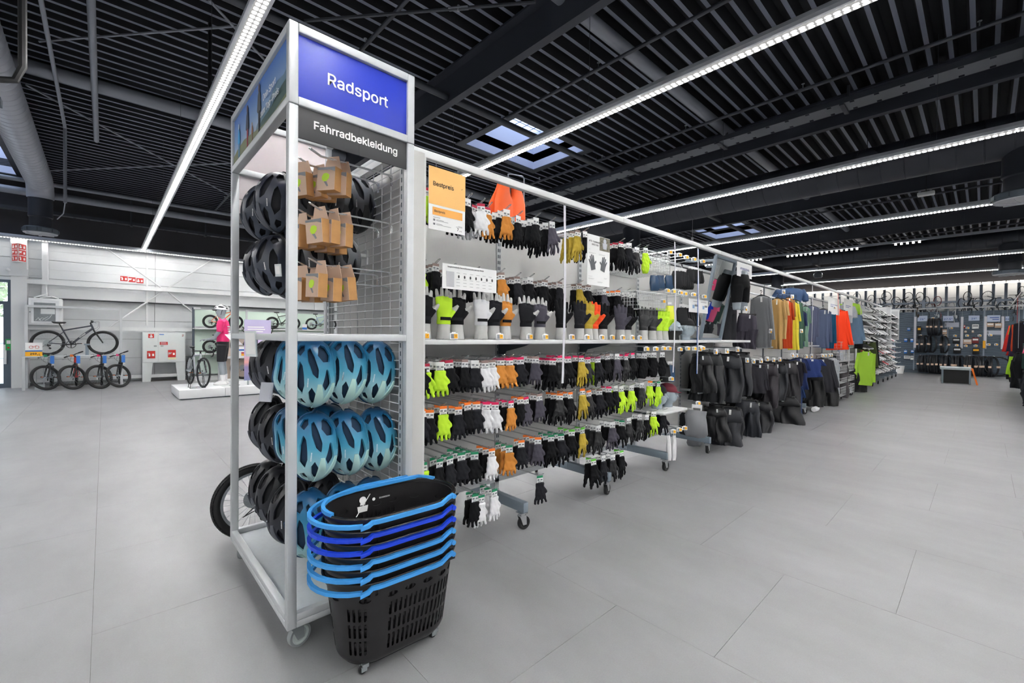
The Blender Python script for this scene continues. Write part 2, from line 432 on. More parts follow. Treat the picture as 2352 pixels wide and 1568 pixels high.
pipe('drain_pipe', 'fat grey drain pipe tucked under the ribs between duct and light strip', (-8, 8.4, 4.71), (10, 8.4, 4.71), .085, LPIPE, n=20)
pipe('drain_pipe', 'fat dark drain pipe tucked under the ribs above the cable tray', (-2, 2.95, 4.72), (23, 2.95, 4.72), .075, LPIPE, n=20)
pipe('drop_pipe', 'pale grey pipe running straight to the wall beside the spiral duct', (-.09, 1.2, 4.55), (-.09, 10.3, 4.55), .035, LPIPE)
p1, p2 = Vector((-.46, 1.5, 4.62)), Vector((-.46, 10.2, 4.62))
tag(MB().tube([p1, (-.46, 10.1, 4.62), (-.46, 10.2, 4.6), (-.46, 10.2, 3.4)], .022, 8).tube([(-.46, 10.2, 3.42), (-.5, 10.6, 3.3), (-.62, 11.5, 3.35)], .008, 6).build('conduit', LPIPE, None, True), 'thin grey conduit that bends down to the round air outlet', 'conduit')
q = on('y', 6.0, 482, 215)
tag(MB().tube([(q.x, 6.0, ZD), (q.x, 6.0, q.z)], .02, 8).build('hanging_rod', BLACK), 'black vertical rod hanging from the ribs near the long light strip', 'rod')
q = on('y', 4.0, 52, 200)
tag(MB().tube([(q.x, 4, ZD), (q.x, 4, q.z+.12), (q.x-.03, 4, q.z+.03), (q.x-.12, 4, q.z), (q.x-.5, 4, q.z-.02)], .02, 8).build('hanging_rod', BLACK, None, True), 'black bent conduit dropping in front of the spiral duct', 'conduit')
for k, (a, b, l) in enumerate((((90, 95), (545, 60), 'upper'), ((60, 195), (530, 450), 'long'), ((110, 392), (530, 375), 'lower'), ((480, 0), (610, 140), 'short'))):
    A, B = on('z', 4.7, *a), on('z', 4.7, *b)
    t = tag(MB().tube([A, B], .014, 6).build('tie_rod', LPIPE), 'thin grey roof tie rod, the %s one seen over the bike wall' % l, 'rod', 'roof tie rods')
A, B = on('z', 4.6, 700, 48), on('z', 4.6, 1230, 5)
t = tag(MB().tube([A, B], .016, 8).build('tie_rod', PIPE), 'thick roof tie rod with a turnbuckle over the blue sign', 'rod', 'roof tie rods')
d = (B-A).normalized(); c = A+(B-A)*.68
MB().bar(c-d*.1, c+d*.1, .05, .012).bar(c+d*.16, c+d*.24, .02, .012).tube([c+Vector((0, 0, -.03)), c+Vector((0, 0, .03))], .014, 8).build('turnbuckle', LPIPE, t)
# hangers of the light strips and pipes
def wire(p, top=ZD):
    return MB().tube([(p[0], p[1], p[2]), (p[0], p[1], top)], .003, 4)

# spiral ducts
DUCTW = mat('pale grey spiral duct', '#b9bcc6', .4, .35)
DUCTD = mat('dark spiral duct', '#34373f', .45, .25)
def duct(name, label, a, b, r, m, pitch=.14, drop=None, seam=.005):
    a = Vector(a); b = Vector(b); L = (b-a).length; d = (b-a)/L; mb = MB()
    t = thing(name, label, 'air duct', tuple(a))
    M = d.to_track_quat('Z', 'Y').to_matrix().to_4x4(); M.translation = a
    prof = [(r, 0)]; z = 0
    while z+pitch < L:
        prof += [(r, z+pitch-.016), (r+seam, z+pitch-.011), (r+seam, z+pitch-.004), (r, z+pitch)]; z += pitch
    prof.append((r, L))
    mb.lathe(prof, 28, M); mb.build('pipe_run', m, t, True, True)
    return t
def outlet(t, x, y, ztop, zbot, r, m):
    MB().lathe([(r, ztop), (r, zbot+.42), (r*1.02, zbot+.4), (r*1.02, zbot+.36), (r*.92, zbot+.34), (r*.92, zbot+.12)], 24, Matrix.Translation((x, y, 0))).build('drop_pipe', DUCTD, t, True, True)
    mb = MB().lathe([(r*1.4, zbot+.03), (r*1.42, zbot+.12), (r*1.3, zbot+.14), (r*.9, zbot+.15)], 24, Matrix.Translation((x, y, 0)))
    for k in range(10):
        a = 2*PI*k/10; mb.cbox((0, 0, 0), (.1, .02, .06), Matrix.Translation((x+r*1.42*math.cos(a), y+r*1.42*math.sin(a), zbot+.08)) @ Matrix.Rotation(a+PI/2, 4, 'Z'))
    ring = mb.build('outlet_ring', DSTEEL, t, True, True)
    mb = MB().lathe([(.001, zbot), (r*.6, zbot), (r*1.38, zbot+.02), (r*1.4, zbot+.035), (.001, zbot+.035)], 24, Matrix.Translation((x, y, 0)))
    for q in range(6):
        a = q*PI/3; mb.tube([(x+.02*math.cos(a), y+.02*math.sin(a), zbot-.004), (x+r*.6*math.cos(a+.5), y+r*.6*math.sin(a+.5), zbot-.006), (x+r*1.3*math.cos(a+.7), y+r*1.3*math.sin(a+.7), zbot+.01)], .008, 5)
    mb.build('outlet_face', mat('outlet grey', '#c9cbd0', .5), t, True, True)
t = duct('spiral_duct', 'pale spiral air duct running to the round outlet above the bike wall', (-.95, 2.2, 4.33), (-.95, 12.9, 4.33), .2, DUCTW, .16)
mb = MB(); pts = []
for k in range(9):
    a = k/8*PI/2; pts.append((-.95, 12.9+.3*math.sin(a), 4.33-.3*(1-math.cos(a))))
mb.tube(pts, .2, 24); mb.build('elbow', DUCTW, t, True, True)
outlet(t, -.95, 13.2, 4.03, 3.29, .18, DUCTD)
t = duct('spiral_duct', 'wide dark spiral duct beside the third light strip', (9.2, -12, 4.13), (9.2, 9.0, 4.13), .3, DUCTD, .28)
outlet(t, 9.2, 5.75, 3.95, 2.95, .2, DUCTD); outlet(t, 9.2, -.33, 3.95, 3.2, .2, DUCTD)
t = duct('spiral_duct', 'narrower dark spiral duct farther back above the jackets', (18.5, -12, 4.17), (18.5, 9.0, 4.17), .24, DUCTD, .3)
outlet(t, 18.5, 5.3, 4.0, 2.9, .2, DUCTD); outlet(t, 18.5, -.47, 4.0, 3.13, .24, DUCTD)
q = on('y', 5.5, 6, 245)
t = duct('air_outlet', 'round air outlet cut by the edge of the view beside the pale duct', (q.x-.3, 5.5, q.z+.5), (q.x-.3, 5.5, q.z+.2), .2, DUCTW)
outlet(t, q.x-.3, 5.5, q.z+.3, q.z-.05, .2, DUCTD)

# cable trays
def tray(label, x, z, y0, y1, w=.3, alongx=False):
    t = thing('cable_tray', label, 'cable tray', (x, y0, z)); L = y1-y0
    MB().box(-w/2, 0, 0, -w/2+.012, L, .07).box(w/2-.012, 0, 0, w/2, L, .07).build('side_rail', PIPE, t)
    mb = MB(); y = 0
    while y < L: mb.box(-w/2+.012, y, 0, w/2-.012, y+.2, .006); mb.box(-w/2+.06, y+.2, 0, w/2-.06, y+.25, .006); y += .25
    mb.build('perforated_base', mat('tray zinc', '#6b6e74', .5, .4), t)
    for k in range(int(L/1.6)): MB().box(-w/2-.02, k*1.6+.5, -.03, w/2+.02, k*1.6+.55, 0).box(w/2+.01, k*1.6+.5, -.03, w/2+.03, k*1.6+.53, ZD-z-.02).build('bracket', PIPE, t)
    if alongx: t.rotation_euler = (0, 0, -PI/2)
    return t
tray('perforated cable tray hung beside the second roof beam', 7.3, 4.42, -12, 14)
tray('dotted cable tray along the dark upper left wall', -8, 4.1, 15.2, 34, .18, True).location = (-8, 15.2, 4.1)
for k in range(2):
    q = on('x', 7.45, 1467+16*k, 384-3*k)
    tag(MB().cbox(q, (.05, .06, .08)).build('junction_box', PAPER), 'small white junction box under the cable tray, %s of two' % ('inner', 'outer')[k], 'junction box', 'junction boxes')

# LED strips
def led_mat(name, pitch, strength, axis=1, rows=3, w=.07):
    mt = bpy.data.materials.new(name); mt.use_nodes = True; nt = mt.node_tree; nt.nodes.remove(nt.nodes['Principled BSDF'])
    e = nt.nodes.new('ShaderNodeEmission'); e.inputs['Color'].default_value = (1, .985, .965, 1)
    tc = nt.nodes.new('ShaderNodeTexCoord'); sx = nt.nodes.new('ShaderNodeSeparateXYZ'); nt.links.new(tc.outputs['Object'], sx.inputs[0])
    def dots(out, p, ph=0., pw=3.):
        a = nt.nodes.new('ShaderNodeMath'); a.operation = 'MULTIPLY_ADD'; a.inputs[1].default_value = 2*PI/p; a.inputs[2].default_value = ph; nt.links.new(out, a.inputs[0])
        c = nt.nodes.new('ShaderNodeMath'); c.operation = 'COSINE'; nt.links.new(a.outputs[0], c.inputs[0])
        d = nt.nodes.new('ShaderNodeMath'); d.operation = 'MULTIPLY_ADD'; d.inputs[1].default_value = .5; d.inputs[2].default_value = .5; nt.links.new(c.outputs[0], d.inputs[0])
        w_ = nt.nodes.new('ShaderNodeMath'); w_.operation = 'POWER'; w_.inputs[1].default_value = pw; nt.links.new(d.outputs[0], w_.inputs[0]); return w_.outputs[0]
    o1 = dots(sx.outputs[axis], pitch); o2 = dots(sx.outputs[1-axis], w/rows, 0 if rows % 2 else PI, 2.)
    k = nt.nodes.new('ShaderNodeMath'); k.operation = 'MULTIPLY'; nt.links.new(o1, k.inputs[0]); nt.links.new(o2, k.inputs[1])
    g = nt.nodes.new('ShaderNodeMath'); g.operation = 'MULTIPLY_ADD'; g.inputs[1].default_value = strength*8.5; g.inputs[2].default_value = .25; nt.links.new(k.outputs[0], g.inputs[0])
    nt.links.new(g.outputs[0], e.inputs['Strength']); nt.links.new(e.outputs[0], nt.nodes['Material Output'].inputs['Surface'])
    return mt
LED = led_mat('led lens', .05, STRIP_W, rows=2); LEDW = led_mat('led lens, wall washer', .05, STRIP_W*.2, rows=1)
HOUSE = mat('strip light housing', '#d4d7de', .4, .1)
def strip(label, x, z, y0, y1, group='light strips'):
    t = thing('led_light_strip', label, 'light strip', (x, y0, z), 0, group); L = y1-y0
    MB().prism([(-.06, .0), (.06, 0), (.06, .03), (.035, .075), (-.035, .075), (-.06, .03)], 0, L, Matrix(((1, 0, 0, 0), (0, 0, 1, 0), (0, 1, 0, 0), (0, 0, 0, 1)))).build('housing', HOUSE, t)
    mb = MB(); k = 0.
    while k < L: mb.box(-.036, k+.006, -.014, .036, min(k+2.36, L)-.006, -.001); k += 2.36
    mb.build('lens', LED, t)
    mb = MB(); k = .6
    while k < L: mb.tube([(0, k, .07), (0, k, ZD-z-.03)], .0025, 4); mb.box(-.02, k-.03, .07, .02, k+.03, .085); k += 2.36
    tag(mb.build('suspension_wire', PIPE, t), kind='stuff')
    return t
strip('long LED light strip running to the left wall behind the blue sign frame', .765, 3.49, -12, 14.95)
strip('LED light strip crossing in front of the first roof light', 3.6, 3.49, -12, 14.6)
strip('LED light strip directly beside the wide dark spiral duct', 6.94, 3.49, -12, 14.6)
strip('LED light strip crossing just below the second roof light', 10.4, 3.49, -12, 14.6)
strip('LED light strip behind the lower ball shaped speaker', 16.55, 3.49, -12, 14.6)
strip('LED light strip farthest back, ahead of the hanging bikes', 20.05, 3.49, -12, 14.6)
strip('LED light strip over the aisle behind the viewer', -2.6, 3.49, -12, 10.5)
strip('LED light strip at the back of the hall behind the viewer', -6.0, 3.49, -12, 14.6)
t = strip('LED light strip washing the white left wall above the bikes', 0, 0, 0, 20)
t.location = (-8, 15.12, 3.45); t.rotation_euler = (0, 0, -PI/2)
for o in KIDS[t.name]:
    if o.name.startswith('lens'): o.data.materials[0] = LEDW
for o in KIDS[t.name]:
    if o.name.startswith('suspension'): bpy.data.objects.remove(o); break
KIDS[t.name] = KIDS[t.name][:2]
# far wall: row of short lamps between steel columns
WL = mat('wall wash lamp', '#fff6ea', emit=STRIP_W*.1)
ycol = [2.58-.3107*k for k in range(-12, 24)]
COLM = mat('bluish steel column', '#8b96a6', .45, .2)
c0 = None
for k, y in enumerate(ycol):
    if c0 is None:
        c0 = tag(MB().box(-.05, -.04, 0, .05, -.032, 3.42).box(-.05, .032, 0, .05, .04, 3.42).box(-.006, -.032, 0, .006, .032, 3.42).build('steel_column', COLM), 'blue grey steel column on the far wall between hanging bikes', 'column', 'far wall columns'); c0.location = (24.2, y, 0); o = c0
    else: o = dup(c0, loc=(24.2, y, 0))
    lm = MB().box(-.05, -.14, -.02, .05, .14, .05).build('wall_lamp', WL, None) if k == 0 else dup(l0)
    if k == 0: l0 = tag(lm, 'short white lamp at the top of the far wall between columns', 'lamp', 'far wall lamps')
    lm.location = (24.25, y-.155, 3.45)
# dark spotlight track
t = thing('spotlight_track', 'thin spotlight track with small white spots, between the last light strips', 'light track', (13.2, -12, 3.5))
MB().box(-.03, 0, 0, .03, 26, .05).build('rail', LPIPE, t)
mb = MB()
SPOT = mat('spot lamp', '#fffaf0', emit=14)
for y0, n in ((13.0, 5), (14.1, 9), (14.95, 7), (16.2, 5), (17.2, 6)):
    for k in range(n):
        if y0+k*.1 < 25: mb.cbox((0, y0+k*.1, -.03), (.035, .035, .03))
tag(mb.build('spots', SPOT, t), kind='stuff')
mb = MB()
for k in range(9): mb.tube([(0, .8+k*3, .05), (0, .8+k*3, ZD-3.53)], .0035, 4)
tag(mb.build('suspension_wire', PIPE, t), kind='stuff')
# ball speakers, emergency lamp
def ball(px, py, x, r, label):
    q = on('x', x, px, py)
    t = thing('pendant_speaker', label, 'speaker', tuple(q), 0, 'ball speakers')
    prof = [(.001, r*1.25), (r*.12, r*1.2), (r*.2, r*1.0)]+[(r*math.sin(a), r*math.cos(a)) for a in [PI*(.12+.06*k) for k in range(1, 11)]]
    MB().lathe(prof, 24).build('shell', mat('speaker anthracite', '#3b3e46', .5), t, True)
    MB().lathe([(.001, -r*.55), (r*.7, -r*.62), (r*.72, -r*.6), (r*.6, -r*.5), (.001, -r*.45)], 20).build('grille', PAPER, t)
    MB().tube([(0, 0, r), (0, 0, ZD-q.z-.02)], .004, 5).lathe([(.001, ZD-q.z-.02), (.12, ZD-q.z-.02), (.12, ZD-q.z-.004), (.001, ZD-q.z-.004)], 12).build('cord', BLACK, t)
ball(1992, 365, 8.0, .125, 'large ball speaker hanging in front of the wide dark duct')
ball(1879, 632, 16, .12, 'small ball speaker hanging far back above the shirts')
q = on('x', 12.2, 2127, 445)
t = thing('emergency_lamp', 'white box shaped emergency lamp hanging beyond the ball speaker', 'lamp', tuple(q))
me = rounded(MB().cbox((0, 0, 0), (.14, .26, .07)), 'lamp_body', PAPER, .015); obj('lamp_body', me, t)
MB().tube([(0, 0, .03), (0, 0, ZD-q.z-.02)], .006, 6).lathe([(.001, ZD-q.z-.02), (.12, ZD-q.z-.02), (.12, ZD-q.z-.004), (.001, ZD-q.z-.004)], 12).build('stem', BLACK, t)
q = on('y', 5.0, 1590, 549)
tag(MB().lathe([(.001, -.05), (.025, -.05), (.03, .04), (.01, .05)], 10, Matrix.Translation(q)).tube([q, (q.x, q.y, ZD)], .003, 4).build('pull_cord_tag', PAPER), 'small white pull tag hanging under the second roof light', 'tag')

# roof lights
SHAFT = mat('pale roof light lining', '#d6dcf2', .6); GLZ = mat('frosted roof glazing', '#eaf2ff', .3, alpha=.35)
for k, (a, b, c, d) in enumerate(SKY):
    t = thing('roof_light', ('square roof light opening nearest the orange life vest', 'square roof light opening farther back above the mirror', 'roof light opening beside the pale duct over the bike wall')[k], 'skylight', (a, c, ZD)); struct(t)
    w, h = b-a, d-c; mb = MB()
    mb.box(-.06, -.06, -.01, 0, h+.06, .75).box(w, -.06, -.01, w+.06, h+.06, .75).box(0, -.06, -.01, w, 0, .75).box(0, h, -.01, w, h+.06, .75); mb.build('lining', SHAFT, t)
    MB().box(.0, 0, .74, w, h, .75).build('pane', GLZ, t)
    mb = MB()
    for q in range(1, 9): mb.box(w*q/9-.006, 0, .7, w*q/9+.006, h, .712)
    for q in range(1, 7): mb.box(0, h*q/7-.006, .7, w, h*q/7+.006, .712)
    mb.build('safety_grid', mat('roof grid', '#8e9bb8', .5), t)
    MB().box(.04, h*.3, .45, w-.04, h*.3+.03, .49).box(.04, h*.7, .45, w-.04, h*.7+.03, .49).build('cross_bar', mat('roof grid', '#8e9bb8'), t)
    mb = MB(); f = .05
    mb.box(-.13, -.13, -.03, -.0, h+.13, -.01).box(w, -.13, -.03, w+.13, h+.13, -.01).box(0, -.13, -.03, w, 0, -.01).box(0, h, -.03, w, h+.13, -.01); mb.build('trim_frame', PIPE, t)
# ---------------------------------------------------------------- end display frame
EX0, EX1, EY0, EY1, EZT = .533, 1.092, 1.875, 2.955, 2.54
PW = .036
ec = thing('sign_display_stand', 'tall grey end frame on casters with blue and black header signs', 'display stand', (EX0, EY0, 0))
def eb(name, m, f, w=.003):
    mb = MB(); f(mb); me = rounded(mb, name, m, w, 2); off = wloc(ec)
    me.transform(Matrix.Translation(-off)); return obj(name, me, ec)
for x in (EX0, EX1-PW):
    for y in (EY0, EY1-PW):
        eb('post', SILVER, lambda b: b.box(x, y, .112, x+PW, y+PW, 2.214))
        eb('header_post', SILVER, lambda b: b.box(x, y, 2.217, x+PW, y+PW, EZT))
def rails(z0, z1, name='rail', near=True, far=True, sides=(0, 1), t=PW):
    if near: eb(name, SILVER, lambda b: b.box(EX0+PW, EY0, z0, EX1-PW, EY0+t, z1))
    if far: eb(name, SILVER, lambda b: b.box(EX0+PW, EY1-t, z0, EX1-PW, EY1, z1))
    for s in sides:
        x = EX0 if s == 0 else EX1-PW
        eb(name, SILVER, lambda b: b.box(x, EY0+PW, z0, x+t, EY1-PW, z1))
rails(2.505, EZT); rails(2.216, 2.25); rails(1.272, 1.302, 'mid_rail', sides=(0, 1), t=.03)
rails(.112, .138, 'base_rail'); rails(.139, .168, 'tray_edge', t=.03)
eb('tray', mat('pale blue grey tray', '#c6cdd2', .5, noise=.03), lambda b: b.box(EX0+.03, EY0+.03, .125, EX1-.03, EY1-.03, .14))
def caster(parent, x, y, R=.045, fork=ZINC, tyre=mat('grey rubber tyre', '#82888a', .6), disc=mat('pale wheel disc', '#b9c4c2', .5), rot=0., ztop=.112):
    M = Matrix.Translation((x, y, 0)) @ Matrix.Rotation(rot, 4, 'Z'); o = R*.35
    Mi = Matrix.Translation(-wloc(parent)) @ M
    f = MB().box(-.03, -.03, ztop-.006, .03, .03, ztop).lathe([(.022, ztop-.02), (.024, ztop-.006)], 14)
    for s in (-1, 1): f.add([(-.026, s*.016, ztop-.02), (.026, s*.016, ztop-.02), (o+.014, s*.016, R-.012), (o-.016, s*.016, R-.012), (-.026, s*.018, ztop-.02), (.026, s*.018, ztop-.02), (o+.014, s*.018, R-.012), (o-.016, s*.018, R-.012)], [(0, 1, 2, 3), (7, 6, 5, 4), (0, 4, 5, 1), (1, 5, 6, 2), (2, 6, 7, 3), (3, 7, 4, 0)])
    f.box(-.026, -.017, ztop-.024, .026, .017, ztop-.018).xf(Mi)
    c = f.build('caster', fork, parent)
    A = Mi @ Matrix.Translation((o, 0, R)) @ Matrix.Rotation(PI/2, 4, 'X')
    MB().lathe([(R*.78, -.012), (R*.97, -.012), (R, -.008), (R, .008), (R*.97, .012), (R*.78, .012)], 28, A, False).build('tyre', tyre, c, True)
    MB().lathe([(.001, -.013), (R*.2, -.014), (R*.25, -.008), (R*.6, -.006), (R*.7, -.012), (R*.79, -.011), (R*.79, .011), (R*.7, .012), (R*.6, .006), (R*.25, .008), (R*.2, .014), (.001, .013)], 24, A, False).build('wheel', disc, c, True)
    return c
for x, y, a in ((.581, 1.93, .25), (EX1-.06, 1.93, .4), (.58, EY1-.06, .9), (EX1-.06, EY1-.06, 0)): caster(ec, x, y, .047, rot=a)
# header signs
BLUE = mat('blue header sign', '#2a3fbe', .42, noise=.02, nscale=3); DGREY = mat('charcoal sign board', '#3a3b3d', .6, bump=.15, bscale=900)
eb('sign_panel', BLUE, lambda b: b.box(EX0+PW, EY0+.014, 2.252, EX1-PW, EY0+.02, 2.503), .0005)
p = eb('sign_board', DGREY, lambda b: b.box(EX0+PW+.001, EY0+.008, 2.089, .822, EY0+.014, 2.214), .0005)
eb('sign_board', DGREY, lambda b: b.box(.8225, EY0+.008, 2.089, EX1-PW-.001, EY0+.014, 2.214), .0005)
lettering('Radsport', .094, WINK, ec, frame_M((.822, EY0+.0135, 2.372), (1, 0, 0), (0, 0, 1)), .0012)
lettering('Fahrradbekleidung', .0615, WINK, ec, frame_M((.818, EY0+.0075, 2.158), (1, 0, 0), (0, 0, 1)), .0012)
BACKB = mat('pinkish grey sign back', '#d2c9cb', .65)
eb('sign_panel', BACKB, lambda b: b.box(EX0+PW, EY1-.02, 2.252, EX1-PW, EY1-.014, 2.503), .0005)
eb('sign_board', BACKB, lambda b: b.box(EX0+PW+.001, EY1-.014, 2.078, EX1-PW-.001, EY1-.008, 2.213), .0005)
eb('sign_board', BACKB, lambda b: b.box(EX0+PW+.001, EY1-.014, 1.94, EX1-PW-.001, EY1-.008, 2.075), .0005)
# photo print on the side towards the bikes: sky, hills, four walkers
x = EX0+.012
def side(name, m, poly, dx):
    """flat printed shape on the side sign; poly in (y, z) metres from its lower far corner"""
    M = Matrix(((0, 0, 1, x-dx), (-1, 0, 0, EY1-PW), (0, 1, 0, 2.252), (0, 0, 0, 1)))
    return MB().prism(poly, 0, .0008, M).build(name, m, ec, False, True)
LS, HS = EY1-EY0-2*PW, .251
SKYM = ramp_mat('printed sky', [(0, '#b9c6d6'), (.45, '#7f9fc8'), (1, '#2f66b5')], 2, .5)
side('photo_print', SKYM, [(0, 0), (LS, 0), (LS, HS), (0, HS)], 0)
side('printed_hill', mat('printed far hill', '#5f7f96', .5), [(LS*.42, 0), (LS*.5, .06), (LS*.6, .085), (LS*.72, .1), (LS*.84, .13), (LS*.93, .12), (LS, .14), (LS, 0)], .001)
side('printed_hill', mat('printed near hill', '#34514f', .5), [(LS*.36, 0), (LS*.48, .03), (LS*.6, .05), (LS*.75, .055), (LS*.9, .085), (LS, .09), (LS, 0)], .002)
side('printed_meadow', mat('printed meadow', '#6d7554', .5), [(0, 0), (0, .05), (LS*.1, .065), (LS*.25, .07), (LS*.4, .05), (LS*.6, .02), (LS*.8, .014), (LS, .03), (LS, 0)], .003)
def walker(u, h, top, leg, hat):
    w = h*.17
    side('printed_walker', mat('printed trousers '+leg, leg, .5), [(u-w*.35, .012), (u-w*.05, .012), (u, h*.42), (u+w*.08, .012), (u+w*.4, .012), (u+w*.38, h*.5), (u-w*.4, h*.5)], .004)
    side('printed_walker', mat('printed jacket '+top, top, .5), [(u-w*.45, h*.45), (u+w*.45, h*.45), (u+w*.75, h*.42), (u+w*.8, h*.48), (u+w*.5, h*.8), (u+w*.15, h*.86), (u-w*.15, h*.86), (u-w*.5, h*.8), (u-w*.85, h*.5), (u-w*.7, h*.46)], .0045)
    side('printed_walker', mat('printed head '+hat, hat, .5), [(u-.3*w, h*.9), (u-.2*w, h*.86), (u+.2*w, h*.86), (u+.3*w, h*.9), (u+.25*w, h), (u-.25*w, h)], .005)
walker(LS*.13, .19, '#2f9fd8', '#3f7fae', '#c5d0d6'); walker(LS*.32, .22, '#2c3346', '#8e2f3f', '#5a4038'); walker(LS*.42, .1, '#8d5a3a', '#7a4b35', '#c79a5f'); walker(LS*.55, .235, '#40464a', '#22262f', '#5f4a40')
lettering('Dein Sport', .06, WINK, ec, frame_M((x-.0075, EY0+.3, 2.385), (0, -1, 0), (0, 0, 1)), .0008)
lettering('zum Top-Preis', .06, WINK, ec, frame_M((x-.0075, EY0+.3, 2.325), (0, -1, 0), (0, 0, 1)), .0008)
side('photo_print', BACKB, [(0, 0), (LS, 0), (LS, HS), (0, HS)], -.006)

# wire grid with board behind, on the gondola's end
GX = 1.06
gw = ec
MB().box(EX1+.03, EY0+.032, .12, 1.178, EY1-.06, 2.19).build('back_board', PANEL, gw, False, True)
for k in range(47):
    MB().tube([(GX, EY0+.05, .24+k*.0425), (GX, EY1-.09, .24+k*.0425)], .0027, 6).build('wire', WHITE, gw, True, True)
for k in range(10):
    y = EY0+.09+k*.0985
    MB().tube([(GX+.008, y, .2), (GX+.008, y, 2.2)], .0027, 6).build('upright_wire', WHITE, gw, True, True)
for y in (EY0+.055, EY1-.075):
    MB().box(GX-.004, y-.015, .13, GX+.03, y+.015, 2.2 if y < 2.4 else 1.95).build('slotted_upright', SILVER, gw, False, True)
    mb = MB()
    for k in range(50): mb.box(GX-.0055, y-.004, .2+k*.04, GX-.004, y+.004, .222+k*.04)
    tag(mb.build('slots', DSTEEL, gw, False, True), kind='stuff')
MB().box(GX-.005, EY0+.03, 2.19, GX+.035, EY1-.05, 2.225).build('top_rail', WHITE, gw, False, True)
MB().box(EX1+.006, EY0+.02, .12, EX1+.07, EY0+.026, 2.2).build('edge_trim', mat('textured edge trim', '#c4c4c2', .7, bump=.3, bscale=500), gw, False, True)

# helmets ---------------------------------------------------------------
def perforate(nu, nv, fun, holes, pos, keep=None):
    """grid in (u, v) 0..1 whose cells inside holes (signed distance fun list) are left out; vertices close to a rim are pulled onto it"""
    P = [[(i/nu, j/nv) for j in range(nv+1)] for i in range(nu+1)]
    return P
def poly_sd(poly):
    def f(u, v):
        d = -1e9; n = len(poly)
        for i in range(n):
            a, b = poly[i], poly[(i+1) % n]; ex, ey = b[0]-a[0], b[1]-a[1]; L = math.hypot(ex, ey)
            s = ((u-a[0])*ey-(v-a[1])*ex)/L
            d = max(d, s)
        return d
    return f
def ell_sd(cu, cv, ru, rv):
    return lambda u, v: (math.hypot((u-cu)/ru, (v-cv)/rv)-1)*min(ru, rv)
def holed_grid(us, vs, holes, pos, wrap=False):
    """faces over the grid us x vs with holes cut out; the vertices round each opening slide onto its exact outline"""
    du, dv = us[1]-us[0], vs[1]-vs[0]; n, m = len(us), len(vs); cells = {}; ni = n if wrap else n-1
    best = {}
    for i in range(ni):
        for j in range(m-1):
            u, v = us[i]+du/2, vs[j]+dv/2; k = -1
            for q, h in enumerate(holes):
                if h(u, v) < 0: k = q; break
            cells[i, j] = k
    near = {}
    for (i, j), k in cells.items():
        if k >= 0:
            for a in (0, 1):
                for b in (0, 1): near.setdefault(((i+a) % n if wrap else i+a, j+b), set()).add(k)
    mb = MB(); idx = {}
    def vid(i, j):
        if wrap: i %= n
        if (i, j) not in idx:
            u, v = us[i], vs[j]
            for k in near.get((i, j), ()):
                h = holes[k]
                for _ in range(4):
                    d = h(u, v); e = 1e-4*max(du, dv)*10; gu = (h(u+e, v)-d)/e; gv = (h(u, v+e)-d)/e; g2 = gu*gu+gv*gv
                    if g2 < 1e-12 or abs(d) < 1e-7: break
                    u -= max(-du*.5, min(du*.5, d*gu/g2)); v -= max(-dv*.5, min(dv*.5, d*gv/g2))
                break
            idx[i, j] = len(mb.v); mb.v.append(tuple(pos(u, v)))
        return idx[i, j]
    for i in range(ni):
        for j in range(m-1):
            if cells[i, j] < 0: mb.f.append((vid(i, j), vid(i+1, j), vid(i+1, j+1), vid(i, j+1)))
    return mb
HL, HB, HH = .156, .104, .128
def hpos(off):
    def p(phi, al):
        a, b = math.radians(phi), math.radians(al)
        r = math.cos(a)**(.8 if a > 0 else 1.12); pin = 1-.12*math.exp(-((phi-5)/22)**2)*abs(math.sin(b))
        L, B, H = HL+off, HB+off, HH+off
        return (L*math.sin(a), B*r*math.sin(b)*pin, H*r*math.cos(b)-.012*math.sin(a)-.02)
    return p
HOLES = [[(-24, 0), (-10, -12), (14, -3), (17, 0), (14, 3), (-10, 12)], [(28, -9), (40, -21), (58, -15), (64, 0), (58, 15), (40, 21), (28, 9)]]
for s in (-1, 1):
    HOLES += [[(0, s*23), (16, s*21), (38, s*30), (56, s*42), (50, s*50), (28, s*46), (8, s*37)], [(-30, s*59), (-12, s*53), (20, s*59), (27, s*66), (8, s*76), (-18, s*74)],
              [(-56, s*22), (-42, s*20), (-24, s*27), (-14, s*36), (-24, s*44), (-42, s*42), (-54, s*34)], [(36, s*66), (48, s*57), (62, s*64), (58, s*80), (42, s*82)], [(-66, s*58), (-50, s*54), (-38, s*62), (-42, s*78), (-56, s*80)]]
def ccw(poly):
    a = sum(poly[i][0]*poly[(i+1) % len(poly)][1]-poly[(i+1) % len(poly)][0]*poly[i][1] for i in range(len(poly)))
    return poly if a > 0 else poly[::-1]
sds = [poly_sd(ccw(q)) for q in HOLES]
us = [-88+176*i/80 for i in range(81)]; vs = [-96+192*j/88 for j in range(89)]
shell0 = holed_grid(us, vs, sds, hpos(0))
def solid(mb, name, m, t, smooth=True, off=-1):
    o = obj('solid_work', mb.mesh('solid_work', None)); q = o.modifiers.new('s', 'SOLIDIFY'); q.thickness = t; q.offset = off; q.use_even_offset = False
    bpy.context.view_layer.update(); me = evaluate(o); me.name = name; me.materials.clear()
    for x in (m if isinstance(m, (list, tuple)) else [m]): me.materials.append(x)
    if smooth:
        me.polygons.foreach_set('use_smooth', [True]*len(me.polygons))
        try: me.set_sharp_from_angle(angle=math.radians(38))
        except Exception: pass
    return me
TEAL = ramp_mat('teal to mint shell', [(0, '#cdece5'), (.3, '#9ccdd6'), (.55, '#479cbb'), (.8, '#1d6c96'), (1, '#103c64')], 0, .35)
